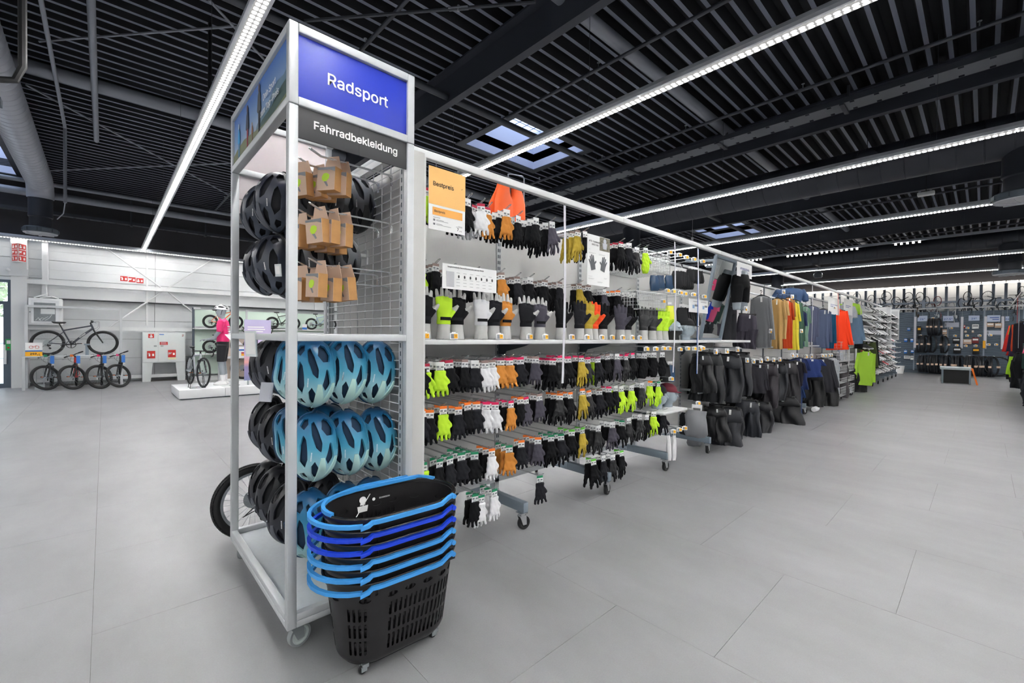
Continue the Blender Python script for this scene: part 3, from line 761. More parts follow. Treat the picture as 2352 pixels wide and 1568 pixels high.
CHAR = ramp_mat('charcoal shell', [(0, '#4a4f59'), (.3, '#2b2e36'), (.7, '#1a1c22'), (1, '#14151a')], 0, .38)
GREYSH = ramp_mat('black to silver shell', [(0, '#202227'), (.45, '#26282d'), (.7, '#7d8186'), (1, '#c6c9cb')], 0, .3)
NAVYSH = ramp_mat('slate blue shell', [(0, '#626b79'), (.3, '#3a414e'), (.75, '#20242f'), (1, '#171a23')], 0, .32)
LINER = mat('helmet liner foam', '#0e1117', .8); TLINER = mat('teal helmet liner foam', '#0d2b45', .8)
MINT = mat('mint visor trim', '#c4e9e0', .4); GRIM = mat('graphite visor trim', '#4a4e57', .4); STRAP = mat('black strap', '#0d0e10', .8)
shell_me = solid(shell0, 'shell', TEAL, .009)
lin0 = MB(); nn = []
us2 = [-86+172*i/20 for i in range(21)]; vs2 = [-94+188*j/24 for j in range(25)]
liner_me = solid(holed_grid(us2, vs2, [], hpos(-.016)), 'liner', LINER, .012)
def band(path, w0, w1, off, n=16):
    """raised strip on the shell along path in (phi, alpha)"""
    mb = MB(); P = hpos(off)
    for i in range(n+1):
        t = i/n*(len(path)-1); k = min(int(t), len(path)-2); f = t-k
        a = [path[k][q]*(1-f)+path[k+1][q]*f for q in (0, 1)]; w = w0+(w1-w0)*i/n
        for s in (-1, 0, 1): mb.v.append(P(a[0], a[1]+s*w/2))
    for i in range(n):
        for s in range(2): b = i*3+s; mb.f.append((b, b+1, b+4, b+3))
    return mb
vis = MB()
for s in (-1, 1):
    b = band([(-8, s*19), (-30, s*16), (-52, s*12), (-84, s*4)], 9, 44, .005); vis.add(b.v, b.f)
visor_me = solid(vis, 'visor_trim', MINT, .006)
rim = MB(); P = hpos(.0)
brim = []
for i in range(13): brim.append(P(-84, -90+15*i))
rim.tube([P(-86+172*i/24, 97) for i in range(25)], .006, 6).tube([P(-86+172*i/24, -97) for i in range(25)], .006, 6)
rim_me = rim.mesh('rim_trim', STRAP, True)
st = MB()
for s in (-1, 1):
    st.tube([(-.06, s*.085, -.02), (-.02, s*.08, -.06), (.0, s*.06, -.1), (.0, s*.01, -.13)], .005, 5, flat=.4).tube([(.08, s*.07, -.02), (.03, s*.075, -.06), (.0, s*.06, -.1)], .005, 5, flat=.4)
st.box(-.02, -.015, -.14, .02, .015, -.125)
strap_me = st.mesh('strap', STRAP, True)
tag_me = MB().box(-.0005, -.03, -.15, .0005, .03, -.045).mesh('paper_tag', PAPER)
txt_me = text_mesh('ROCKRIDER', .0095, WINK, .0002, .0003)
HK = {}
def make_helmet(kind, label, M, group=None):
    ml = {'teal': (TEAL, TLINER, MINT), 'black': (CHAR, LINER, GRIM), 'silver': (GREYSH, LINER, BLACK), 'slate': (NAVYSH, LINER, GRIM)}[kind]
    if kind in HK: return dup(HK[kind], M=M, label=label, group=group or HK[kind].get('group'))
    def mm(me, m):
        c = me.copy(); c.materials.clear(); c.materials.append(m); return c
    r = tag(obj('bike_helmet', mm(shell_me, ml[0])), label, 'helmet', group); r.matrix_basis = M
    obj('liner', mm(liner_me, ml[1]), r); obj('visor_trim', mm(visor_me, ml[2]), r); obj('rim_trim', mm(rim_me, STRAP if kind != 'teal' else mat('deep teal rim', '#0f3e60', .5)), r)
    obj('strap', mm(strap_me, STRAP if kind != 'teal' else mat('deep teal strap', '#123a5c', .8)), r)
    Q = hpos(.0035)
    for s in (-1, 1):
        c = Vector(Q(-6, s*45)); ax = (Vector(Q(-16, s*45))-Vector(Q(4, s*45))).normalized()*-s; up = (Vector(Q(-6, s*40))-Vector(Q(-6, s*50))).normalized()
        obj('lettering', txt_me, r, frame_M(c, -ax if s > 0 else ax, up))
    HK[kind] = r
    return r
def hang_M(p, az, roll=0., tilt=0.):
    """helmet hanging nose down at p, crown facing azimuth az"""
    z = Vector((math.cos(az), math.sin(az), 0)); xx = Vector((0, 0, 1)); y = z.cross(xx)
    M = Matrix.Identity(4)
    for i in range(3): M[i][0], M[i][1], M[i][2] = xx[i], y[i], z[i]
    return Matrix.Translation(p) @ Matrix.Rotation(roll, 4, z) @ Matrix.Rotation(tilt, 4, y) @ M
def arm(x0, y, z, x1=GX, kind='square'):
    """a hook or arm hung on the grid at height z"""
    if kind == 'square':
        h = MB().bar((x0+.02, y, z), (x1, y, z), .012, .016).box(x1-.006, y-.012, z-.05, x1+.004, y+.012, z+.03).tube([(x0, y, z+.001), (x0+.022, y, z+.001)], .0085, 10)
    else:
        h = MB()
        for s in (-.006, .006): h.tube([(x1, y+s, z-.02), (x1-.012, y+s, z), (x0+.05, y+s, z), (x0+.005, y+s, z+.02)], .0026, 6)
        h.tube([(x0+.005, y-.006, z+.02), (x0-.002, y, z+.023), (x0+.005, y+.006, z+.02)], .0026, 6).tube([(x1, y-.006, z-.05), (x1, y-.006, z), (x1, y+.006, z), (x1, y+.006, z-.05)], .0026, 6)
    return h.build('hook', WHITE if kind == 'square' else CHROME, gw, True, True)
nth = lambda k: ORD[k]
HY = [2.08, 2.32, 2.56, 2.8]
def hrow(z, specs, rowname):
    for y, kind, xs, az, wob in specs:
        arm(min(xs)-.07, y, z+.045)
        hookname = {2.08: 'first arm', 2.32: 'second arm', 2.56: 'third arm', 2.8: 'fourth arm'}[y]
        for k, x in enumerate(xs):
            place = 'outer one' if k == 0 else ('inner one' if k == len(xs)-1 else 'middle one')
            col = {'teal': 'teal helmet fading to mint', 'black': 'charcoal helmet', 'slate': 'slate blue helmet', 'silver': 'black helmet with silver back'}[kind]
            M = hang_M(Vector((x, y, z-.02+wob*rnd.uniform(-.012, .012))), az+rnd.uniform(-.1, .1), rnd.uniform(-.12, .12), rnd.uniform(-.06, .1)-.12)
            make_helmet(kind, '%s, %s, %s of %s' % (col, rowname, place, hookname), M, col.split(' ')[0]+' helmets on the end frame')
A1 = PI*1.5+.3; A2 = PI*1.5-.1; A0 = PI+.12
hrow(1.145, [(2.08, 'teal', (.70, .85, 1.0), A1, 1), (2.32, 'teal', (.70, .85), A2, 1), (2.56, 'black', (.68, .82), A0, 1), (2.8, 'black', (.70, .86), A0, 1)], 'top row under the rail')
hrow(.80, [(2.08, 'teal', (.71, .86, 1.01), A1, 1), (2.32, 'teal', (.70, .85), A2, 1), (2.56, 'black', (.69, .83), A0, 1), (2.8, 'black', (.70, .86), A0, 1)], 'middle row under the rail')
hrow(.45, [(2.08, 'teal', (.69, .84, .98), A1, 1), (2.32, 'black', (.68, .84), A0, 1), (2.56, 'black', (.68, .82), A0, 1), (2.8, 'black', (.70, .85), A0, 1)], 'lowest row under the rail')
hrow(2.02, [(2.38, 'silver', (.76, .90, 1.02), A1, 1), (2.64, 'slate', (.68, .80, .92), A0, 1), (2.84, 'slate', (.68, .82), A0, 1)] if False else [(2.32, 'silver', (.78, .9, 1.0), A1, 1), (2.56, 'slate', (.67, .79, .91), A0, 1), (2.8, 'slate', (.66, .80), A0, 1)], 'top row above the rail')
hrow(1.69, [(2.32, 'silver', (.78, .92), A1, 1), (2.56, 'slate', (.66, .78, .9), A0, 1), (2.8, 'slate', (.67, .80), A0, 1)], 'second row above the rail')

# cardboard cover boxes on wire hooks
KRAFT = mat('brown cardboard', '#b98a55', .75, noise=.06, nscale=30); KRAFT2 = mat('pale printed cardboard', '#c9ad97', .7); LIMEC = mat('lime helmet cover print', '#b9e22a', .5)
BW, BD, BH = .095, .045, .105
bx = thing('cover_box', '', 'box'); bx.rotation_mode = 'XYZ'
MB().box(-BD/2, -BW/2, -BH, BD/2, BW/2, 0).build('carton', KRAFT, bx)
MB().box(-BD/2-.0012, -BW/2, -BH, -BD/2, BW/2, -.0).build('printed_face', KRAFT2, bx)
MB().prism([(-BW*.5, 0), (BW*.5, 0), (BW*.32, .062), (-BW*.32, .062)], -.001, .001, Matrix(((0, 0, 1, BD/2-.004), (1, 0, 0, 0), (0, 1, 0, 0), (0, 0, 0, 1)))).build('hang_flap', KRAFT2, bx)
Mf = Matrix(((0, 0, -1, -BD/2-.0012), (-1, 0, 0, 0), (0, 1, 0, 0), (0, 0, 0, 1)))
MB().prism([(-.022, -.045), (-.012, -.03), (.004, -.028), (.018, -.036), (.016, -.052), (.004, -.064), (-.01, -.066), (-.02, -.058)], 0, .0012, Mf).build('printed_cover', LIMEC, bx)
MB().prism([(-.01, -.066), (.004, -.066), (.014, -.086), (.006, -.088)], 0, .0012, Mf).prism([(-.047, -.002), (.047, -.002), (.047, -.022), (.02, -.014), (-.047, -.012)], 0, .0006, Mf).build('printed_detail', GREYINK, bx)
mb = MB()
for k in range(3): mb.box(-.03, -.030-.012*k, .03-.0, -.029, -.024, .032)
lay = {2.10: [(2.04, (.755, .80)), (2.185, (.675, .745, .79))], 1.86: [(2.04, (.70, .755, .81)), (2.185, (.665, .73, .785, .84))], 1.615: [(2.04, (.70, .765, .825)), (2.185, (.665, .725, .78, .84))]}
first = True
for zi, (z, hooks) in enumerate(lay.items()):
    for hi, (y, xs) in enumerate(hooks):
        arm(.665, y, z, kind='wire')
        for k, x in enumerate(xs):
            lb = 'brown cardboard cover box, %s wire hook row, %s hook, %s box from the tip' % (('top', 'middle', 'lowest')[zi], ('front', 'rear')[hi], nth(k))
            ang = rnd.uniform(-.12, .12)+.32+(.25 if zi == 0 else 0); loc = (x, y, z-.04-.02*rnd.random())
            if first: o = bx; first = False
            else: o = dup(bx)
            o.location = loc; o.rotation_euler = (rnd.uniform(-.06, .06), rnd.uniform(-.08, .02), ang); tag(o, lb, 'box', 'cardboard cover boxes on the end frame')
arm(.70, 2.06, 1.545, kind='wire')
# label holders clipped to the frame
LH = mat('clear label holder', '#dfe6e8', .25)
def holder(name, label, c, w, h, tilt, m=LH, face=PAPER, az=PI, t=.006):
    o = thing(name, label, 'label holder', tuple(c)); o.rotation_mode = 'XYZ'; o.rotation_euler = (tilt, 0, az+PI/2)
    MB().box(-w/2, -t, -h, w/2, 0, 0).build('sleeve', m, o); MB().box(-w/2+.006, -t-.001, -h+.012, w/2-.006, -t, -.01).build('card', face, o)
    return o
holder('price_holder', 'tilted clear label holder hanging on the side rail of the end frame', (EX0-.012, 2.42, 1.315), .085, .125, .06, az=PI+.35)
o = holder('price_holder', 'grey notice card hanging below the rail before the charcoal helmets', (EX0+.0, 2.16, 1.085), .062, .085, -.18, mat('lilac grey card', '#b7bac4', .5), mat('lilac grey card', '#b7bac4'), az=PI+.6)
o = holder('price_holder', 'small clear price clip on the arm of the slate helmets', (.62, 2.34, 1.64), .035, .06, .1, az=PI+.5)

# ---------------------------------------------------------------- shopping baskets
BKX, BKY, BKA = .888, 1.683, math.radians(-3)
def stadium(w, h, n, e=2.0):
    """points of a rounded oblong, evenly spaced"""
    r = h; pts = []; L = 2*(w-r)*2+2*PI*r
    for k in range(n):
        s = (k/n)*L
        a = w-r
        if s < 2*a: pts.append((-a+s, -r, 0, -1)); continue
        s -= 2*a
        if s < PI*r: t = -PI/2+s/r; pts.append((a+r*math.cos(t), r*math.sin(t), math.cos(t), math.sin(t))); continue
        s -= PI*r
        if s < 2*a: pts.append((a-s, r, 0, 1)); continue
        s -= 2*a; t = PI/2+s/r; pts.append((-a+r*math.cos(t), r*math.sin(t), math.cos(t), math.sin(t)))
    return pts
BASKM = mat('black scuffed plastic', '#19181a', .38, noise=.25, nscale=18)
def bpos(s, z):
    """wall of the basket: s = part of the way round, z = height 0.035..0.38"""
    t = (z-.035)/.345; w = .222+.045*t; h = .122+.04*t
    if z < .075: q = 1-(1-(z-.035)/.04)**2; w -= .022*(1-q); h -= .022*(1-q)
    a = w-h; L = 4*a+2*PI*h; d = (s % 1.)*L
    if d < 2*a: return (-a+d, -h, z)
    d -= 2*a
    if d < PI*h: k = -PI/2+d/h; return (a+h*math.cos(k), h*math.sin(k), z)
    d -= PI*h
    if d < 2*a: return (a-d, h, z)
    d -= 2*a; k = PI/2+d/h; return (-a+h*math.cos(k), h*math.sin(k), z)
def slot(s0, s1, z0, z1):
    cu, cv, hw, hh = (s0+s1)/2, (z0+z1)/2, (s1-s0)/2*1.3, (z1-z0)/2; r = hw*.8
    def f(u, v):
        x = abs((u-cu)*1.3)-hw+r; y = abs(v-cv)-hh+r
        return math.hypot(max(x, 0), max(y, 0))+min(max(x, y), 0)-r
    return f
hol = []; q = .2/1.3
seg = lambda s0, n, step, rows: [slot(s0+k*step, s0+k*step+step*.52, a, b) for k in range(n) for a, b in rows]
R3 = [(.085, .145), (.157, .212), (.224, .278)]
hol += seg(.018, 15, .0157, R3)+seg(.272, 4, .0155, R3)+seg(.40, 4, .0155, R3)+seg(.518, 15, .0157, R3)+seg(.772, 4, .0155, R3)+seg(.90, 4, .0155, R3)
for c in (.025, .08, .135, .19, .235, .30, .36, .45, .525, .58, .635, .69, .735, .80, .86, .95): hol.append(ell_sd(c, .308, .0165, .0105) if False else (lambda c: lambda u, v: (math.hypot((u-c)*1.3/.021, (v-.308)/.0105)-1)*.0105)(c))
hol += [slot(.955, .964, .322, .352), slot(.975, .984, .322, .352)]
NS = 250
class Q: pass
us = [i/NS for i in range(NS)]; vs = [.035+i*.345/66 for i in range(67)]
def sc(h): return lambda u, v: h(u, v)
# scale u so both axes measure metres
US = [u*1.3 for u in us]; hol2 = [(lambda h: lambda u, v: h(u/1.3, v))(h) for h in hol]
body = holed_grid(US, vs, hol2, lambda u, v: bpos(u/1.3, v), True)
b0 = len(body.v); ring = [bpos(k/60, .037) for k in range(60)]
body.add(ring, [tuple(range(59, -1, -1))])
body_me = solid(body, 'body', BASKM, .0028, True)
RIMM = mat('black glossy rim', '#0f1013', .22, noise=.2, nscale=9)
def oblong(w, h, z, n=64): return [(x, y, z) for x, y, nx, ny in stadium(w, h, n)]
rim = MB().tube(oblong(.274, .169, .378), .006, 8, True); o1 = oblong(.272, .167, .352); o2 = oblong(.278, .173, .38)
n = len(o1); rim.add(o1+o2, [(k, (k+1) % n, n+(k+1) % n, n+k) for k in range(n)]).add(oblong(.262, .157, .37)+o2, [(k, (k+1) % n, n+(k+1) % n, n+k) for k in range(n)])
for s in (-1, 1): rim.box(.14, s*.166-.008, .366, .2, s*.166+.012, .384)
rim_me2 = rim.mesh('rim', RIMM, True)
hm = MB()      # carrying handle folded down round the front and one end, with the wider pull end
path = []
for x, y, nx, ny in stadium(.290, .183, 72):
    if x < .235 or (y > 0 and x < .1): path.append((x, y))
i0 = next(i for i in range(len(path)) if path[i][1] > 0) if path else 0
def handle(sgn):
    pts = []
    st = stadium(.286, .180, 96)
    front = [(x, y) for x, y, nx, ny in st if y*sgn < -.0 and x < .24]
    front.sort(key=lambda p: (math.atan2(p[1]*sgn, p[0]) ) )
    line = [(.262, sgn*-.172, .381)]+[(x, y, .374) for x, y in sorted([p for p in front if p[0] > -.105], key=lambda p: -p[0])]
    return line
def ribbon(mb, pts, t, h, closed=False):
    n = len(pts)
    for i in range(n):
        a = Vector(pts[i-1] if (i > 0 or closed) else pts[i]); b = Vector(pts[(i+1) % n] if (i < n-1 or closed) else pts[i]); d = (b-a); d.z = 0; d.normalize(); nn = Vector((d.y, -d.x, 0)); p = Vector(pts[i])
        for u, w in ((-1, -1), (1, -1), (1, 1), (-1, 1)): mb.v.append(tuple(p+nn*(u*t/2)+Vector((0, 0, w*h/2))))
    b0 = len(mb.v)-4*n
    for i in range(n if closed else n-1):
        j = (i+1) % n
        for k in range(4): l = (k+1) % 4; mb.f.append((b0+i*4+k, b0+j*4+k, b0+j*4+l, b0+i*4+l))
    if not closed: mb.f += [(b0, b0+3, b0+2, b0+1), (b0+4*n-4, b0+4*n-3, b0+4*n-2, b0+4*n-1)]
    return mb
hp = [(.19, -.17, .392), (.165, -.176, .388), (.13, -.181, .372)]+[(.1-.05*k, -.182, .37) for k in range(5)]
for k in range(3): a = -PI/2-k*.13; hp.append((-.112+.182*math.cos(a), .182*math.sin(a), .37))
hp += [(-.178, -.186, .366), (-.208, -.190, .364)]
for k in range(12):
    a = -PI*.62-k*(PI*.76/11); hp.append((-.125+.200*math.cos(a), .190*math.sin(a), .366))
hp += [(-.19, .172, .37), (-.12, .186, .378)]+[(-.06+.055*k, .188, .384) for k in range(5)]
hm = ribbon(MB(), hp, .014, .014)
hm.tube([(.188, -.185, .39), (.188, -.165, .39)], .010, 12)
hm2 = ribbon(MB(), [(-.205+.0*k, 0, 0) for k in range(1)]+[(x, y, .386) for x, y in [(-.125+.150*math.cos(PI*1.12-k*PI*.62/9), .15*math.sin(PI*1.12-k*PI*.62/9)) for k in range(10)]]+[(-.1+.05*k, .152, .388) for k in range(7)]+[(.22, .15, .388), (.25, .12, .386)], .014, .014) if False else ribbon(MB(), [(-.125+.150*math.cos(PI*1.12-k*PI*.62/9), .15*math.sin(PI*1.12-k*PI*.62/9), .386) for k in range(10)]+[(-.1+.05*k, .152, .388) for k in range(7)]+[(.225, .125, .386), (.25, .09, .384)], .014, .014)
wh = [(.16, -.075), (.16, .075), (-.15, -.085), (-.15, .085)]
LB, DB = mat('sky blue handle plastic', '#3f96dd', .4), mat('royal blue handle plastic', '#1340d0', .4)
def make_basket(z, hcol, label):
    r = thing('shopping_basket', label, 'basket', (BKX, BKY, z), BKA, 'stack of shopping baskets')
    obj('body', body_me, r); obj('rim', rim_me2, r)
    h = hm.mesh('handle', hcol, False); obj('handle', h, r)
    for x, y in wh:
        c = obj('caster', MB().box(x-.012, y-.014, .026, x+.012, y+.014, .04).box(x-.016, y-.012, .012, x+.006, y-.008, .03).box(x-.016, y+.008, .012, x+.006, y+.012, .03).mesh('caster', ZINC), r)
        obj('wheel', MB().lathe([(.0001, -.007), (.014, -.007), (.016, -.004), (.016, .004), (.014, .007), (.0001, .007)], 16, Matrix.Translation((x-.008, y, .0165)) @ Matrix.Rotation(PI/2, 4, 'X')).mesh('wheel', BLACK, True), c)
    return r
names = ['sky blue handle, bottom of the stack, whole slotted body showing', 'sky blue handle, second from the bottom of the stack', 'sky blue handle, third from the bottom of the stack', 'royal blue handle, third from the top of the stack', 'royal blue handle, second from the top of the stack', 'sky blue handles, top of the stack, seen into']
base = None
for k in range(6):
    lb = 'black shopping basket with '+names[k]; col = LB if k in (0, 1, 2, 5) else DB
    r = make_basket(.0485*k, col, lb)
    if k == 5:
        obj('handle', hm2.mesh('handle', LB), r)
        # print inside the top basket
        W0 = Matrix.Translation((BKX, BKY, .0485*5)) @ Matrix.Rotation(BKA, 4, 'Z')
        inner = frame_M((-.07, .149, .315), (1, 0, 0), (0, 0, 1))
        ic = MB().lathe([(.011, 0), (.015, .0), (.015, .001), (.011, .001)], 20, Matrix.Translation((0, .022, 0))).prism([(-.02, -.03), (.02, -.03), (.024, -.004), (-.024, -.004)], 0, .001).prism([(-.03, -.044), (-.027, -.046), (.034, .042), (.031, .044)], .001, .002).prism([(-.012, .0), (.012, .0), (.01, .01), (-.01, .01)], 0, .001)
        obj('no_children_symbol', ic.mesh('no_children_symbol', WINK), r, inner)
        obj('lettering', text_mesh('ECODESIGN', .012, WINK, .0002, .0004), r, frame_M((.03, .1495, .33), (1, 0, 0), (0, 0, 1)))
        obj('symbol', MB().lathe([(.0055, 0), (.007, 0), (.007, .0008), (.0055, .0008)], 16).prism([(-.002, -.003), (.003, -.003), (.003, -.0018), (-.0008, -.0018), (-.0008, .004), (-.002, .004)], 0, .0008).mesh('symbol', WINK), r, frame_M((-.02, .1495, .33), (1, 0, 0), (0, 0, 1)))
# ---------------------------------------------------------------- bicycles
def M4(loc=(0, 0, 0), rz=0, ry=0, rx=0):
    return Matrix.Translation(loc) @ Matrix.Rotation(rz, 4, 'Z') @ Matrix.Rotation(ry, 4, 'Y') @ Matrix.Rotation(rx, 4, 'X')
TYRE = mat('black tyre', '#141517', .7); RIMB = mat('black rim', '#1c1d20', .35, .4); RIMS = mat('silver rim', '#aeb3b8', .35, .7); SPOKE = mat('steel spoke', '#b7bdc3', .3, .8)
def wheel(parent, R, M, tw=.024, rim=RIMB, knob=False, n=28):
    """wheel in its own x-z plane, axle along y"""
    A = M @ Matrix.Rotation(PI/2, 4, 'X')
    mb = MB().torus(R-tw, tw, 56, 10, A)
    if knob:
        for k in range(64):
            for s in (-1, 0, 1):
                a = 2*PI*(k+.5*(s == 0))/64
                mb.cbox((0, 0, 0), (.012, .02, .013), A @ Matrix.Rotation(a, 4, 'Z') @ Matrix.Translation((R-.003-abs(s)*.005, 0, s*.016)) @ Matrix.Rotation(-s*.5, 4, 'Y'))
    w = mb.build('wheel', TYRE, parent, True)
    MB().lathe([(R-2*tw-.012, -.009), (R-2*tw+.006, -.011), (R-2*tw+.006, .011), (R-2*tw-.012, .009), (R-2*tw-.012, -.009)], 48, A, False).build('rim', rim, w, True)
    mb = MB().lathe([(.001, -.035), (.02, -.035), (.02, -.028), (.012, -.024), (.012, .024), (.02, .028), (.02, .035), (.001, .035)], 12, A)
    for k in range(n):
        a = 2*PI*k/n; s = 1 if k % 2 else -1; b = a+(.35 if (k//2) % 2 else -.35)
        mb.tube([A @ Vector((.019*math.cos(b), .019*math.sin(b), s*.028)), A @ Vector(((R-2*tw-.01)*math.cos(a), (R-2*tw-.01)*math.sin(a), 0))], .0011, 3, cap=False)
    mb.build('spokes', SPOKE, w)
    return w
def bike(name, label, loc, rz, R=.3, wb=.95, col='#33363c', style='flat', steer=0., group=None, knob=False, rim=RIMB, tw=.024, fork=None, lean=0., pedals=True, letters=None, size=1.):
    cm = mat('frame paint '+col, col, .3, .1); fm = fork or BLACK
    t = thing(name, label, 'bicycle', loc, rz, group)
    if lean: t.rotation_euler = (lean, 0, rz)
    hr = Vector((-wb*.42, 0, R)); hf = Vector((wb*.58, 0, R)); bb = Vector((-wb*.01, 0, R*.88))
    k = wb/1.05; st = bb+Vector((-.17*k, 0, .42*k)); ht = Vector((wb*.58-.235*k, 0, R+.50*k)); hb = Vector((wb*.58-.19*k, 0, R+.37*k))
    if style == 'drop': ht = Vector((wb*.58-.20*k, 0, R+.43*k)); hb = Vector((wb*.58-.165*k, 0, R+.32*k)); st = bb+Vector((-.15*k, 0, .46*k))
    mid = (hb+bb)/2+Vector((.0, 0, .035*k))
    f = MB().tube([bb, mid, hb+Vector((-.01, 0, .02))], [.024*k, .026*k, .026*k], 10).tube([st-(st-bb)*.12, ht-(ht-hb)*.25], .018*k, 10).tube([bb, st], .017*k, 10).tube([hb, ht], .023*k, 12)
    for s in (-1, 1):
        f.tube([bb+Vector((-.03, s*.03, 0)), hr+Vector((.0, s*.06, .0))], .011*k, 8).tube([st-(st-bb)*.2+Vector((0, s*.014, 0)), hr+Vector((0, s*.06, 0))], .008*k, 8)
    f.tube([bb+Vector((0, -.035, 0)), bb+Vector((0, .035, 0))], .024*k, 12)
    f.build('frame', cm, t, True)
    if letters:
        d = (hb-bb).normalized()
        for s in (1, -1):
            lettering_local = obj('lettering', text_mesh(letters, .04*k, WINK, .001, .0005), t, frame_M(mid+Vector((0, -s*.03*k, 0)), d*s, Vector((-d.z, 0, d.x)) if s > 0 else Vector((-d.z, 0, d.x))))
    sd = (st-bb).normalized(); sp = st+sd*.14*k
    MB().tube([st-sd*.05, sp], .013*k, 8).build('seat_post', BLACK, t, True)
    mb = MB().loft([(0, 0, -.02, .1, .05), (0, 0, .0, .13, .07), (-.01, 0, .018, .125, .065), (-.02, 0, .026, .1, .045)], 16)
    for i, v in enumerate(mb.v):
        x, y, z = v; mb.v[i] = (x*1.05, y*(.28+.72*max(0, min(1, (.1-x)/.2))), z+.012*(abs(x)/.13)**2)
    mb.xf(Matrix.Translation(sp+Vector((0, 0, .015))) @ Matrix.Diagonal((k, k, k, 1))).build('saddle', BLACK, t, True)
    wheel(t, R, Matrix.Translation(hr), tw, rim, knob)
    ax = (ht-hb).normalized(); S_ = Matrix.Translation(hb) @ Matrix.Rotation(steer, 4, ax) @ Matrix.Translation(-hb)
    fk = MB(); cr = hb-ax*.05*k
    fk.tube([cr+Vector((0, -.055, 0)), cr+Vector((0, .055, 0))], .017*k, 10).tube([cr, hb], .018*k, 10)
    for s in (-1, 1): fk.tube([cr+Vector((0, s*.055, 0)), cr+(hf-cr)*.45+Vector((0, s*.055, 0)), hf+Vector((0, s*.055, 0))], [.017*k, .018*k, .014*k], 10)
    fk.xf(S_).build('fork', fm, t, True)
    wheel(t, R, S_ @ Matrix.Translation(hf), tw, rim, knob)
    stm = ht+ax*.05*k; bar0 = stm+Vector((.06*k, 0, .02*k)); hm = MB().tube([ht, stm], .017*k, 10).tube([stm, bar0], .017*k, 10)
    bw = .31*k
    if style == 'drop':
        bw = .2*k; pts = []
        for s in (-1, 1):
            q = [bar0, bar0+Vector((0, s*bw*.8, 0)), bar0+Vector((.03, s*bw, 0)), bar0+Vector((.1*k, s*bw, -.01)), bar0+Vector((.12*k, s*bw*1.03, -.06*k)), bar0+Vector((.08*k, s*bw*1.05, -.12*k)), bar0+Vector((-.01, s*bw*1.06, -.13*k))]
            hm.tube(q, .013*k, 8)
        hm.xf(S_).build('handlebar', BLACK, t, True)
        for s in (-1, 1): MB().tube([bar0+Vector((.09*k, s*bw, .0)), bar0+Vector((.13*k, s*bw, .05*k))], .014*k, 8).tube([bar0+Vector((.13*k, s*bw, .02*k)), bar0+Vector((.15*k, s*bw, -.08*k))], .006, 6).xf(S_).build('brake_lever', BLACK, t, True)
    else:
        hm.tube([bar0+Vector((-.03, -bw, .02)), bar0+Vector((0, -bw*.4, .015)), bar0, bar0+Vector((0, bw*.4, .015)), bar0+Vector((-.03, bw, .02))], .012*k, 8)
        hb_ = hm.xf(S_).build('handlebar', BLACK, t, True)
        for s in (-1, 1):
            MB().tube([bar0+Vector((-.012, s*bw*.62, .018)), bar0+Vector((-.032, s*bw*1.02, .021))], .017*k, 8).xf(S_).build('grip', RUBBER, hb_, True)
            MB().tube([bar0+Vector((.0, s*bw*.55, .0)), bar0+Vector((.05, s*bw*.6, -.02)), bar0+Vector((.045, s*bw*.9, -.03))], .005, 6).xf(S_).build('brake_lever', ZINC, hb_, True)
    c0 = S_ @ (bar0+Vector((.02, .1*k, 0)))
    MB().tube([c0, c0+Vector((.1*k, -.03, .01)), c0+Vector((.1*k, -.08*k, -.15*k)), cr+Vector((.03, 0, 0))], .0025, 5).tube([c0+Vector((0, -.2*k, 0)), c0+Vector((.08*k, -.15*k, .02)), c0+Vector((.07*k, -.1*k, -.14*k)), hb], .0025, 5).build('cables', BLACK, t, True)
    ch = R*.28; A = Matrix.Translation(bb+Vector((0, -.045, 0))) @ Matrix.Rotation(PI/2, 4, 'X')
    ck = MB().torus(ch, .006, 32, 6, A)
    for j in range(4): ck.tube([A @ Vector((0, 0, 0)), A @ Vector((ch*math.cos(j*PI/2), ch*math.sin(j*PI/2), 0))], .009, 6)
    for j in range(32): a = 2*PI*j/32; ck.cbox((0, 0, 0), (.008, .006, .004), A @ Matrix.Rotation(a, 4, 'Z') @ Matrix.Translation((ch+.006, 0, 0)))
    for s, a in ((-1, .15), (1, .15+PI)):
        e = bb+Vector((.165*k*math.cos(a), s*.075, .165*k*math.sin(a))); ck.tube([bb+Vector((0, s*.055, 0)), e], [.011, .009], 8)
    cs = ck.build('crankset', BLACK, t, True)
    if pedals:
        for s, a in ((-1, .15), (1, .15+PI)):
            e = bb+Vector((.165*k*math.cos(a), s*.115, .165*k*math.sin(a)))
            p = MB().cbox(e, (.09*k, .075*k, .02)).build('pedal', BLACK, t)
            MB().cbox(e+Vector((.046*k, 0, 0)), (.004, .05*k, .014)).build('reflector', ORANGE, p)
    A = Matrix.Translation(hr+Vector((0, -.045, 0))) @ Matrix.Rotation(PI/2, 4, 'X'); mb = MB()
    for j in range(6): mb.lathe([(R*.16-j*R*.018, .004*j), (R*.165-j*R*.018, .0005+.004*j), (R*.165-j*R*.018, .002+.004*j), (.01, .002+.004*j)], 28, A)
    mb.build('cassette', ZINC, t, True)
    d1 = hr+Vector((.01, -.055, -R*.2)); d2 = hr+Vector((.045*k, -.055, -R*.42))
    mb = MB().tube([hr+Vector((.0, -.06, -.02)), d1], .009, 8).tube([d1, d2], .007, 6)
    for p in (d1, d2): mb.lathe([(.001, -.004), (R*.075, -.004), (R*.075, .004), (.001, .004)], 14, Matrix.Translation(p) @ Matrix.Rotation(PI/2, 4, 'X'))
    mb.cbox(d1+Vector((.02, -.01, .005)), (.05*k, .03, .035)).tube([hr+Vector((-.01, -.06, -.02)), hr+Vector((-.07*k, -.06, -.06)), hr+Vector((-.09*k, -.06, -R*.3)), d1+Vector((-.02, 0, 0))], .003, 5)
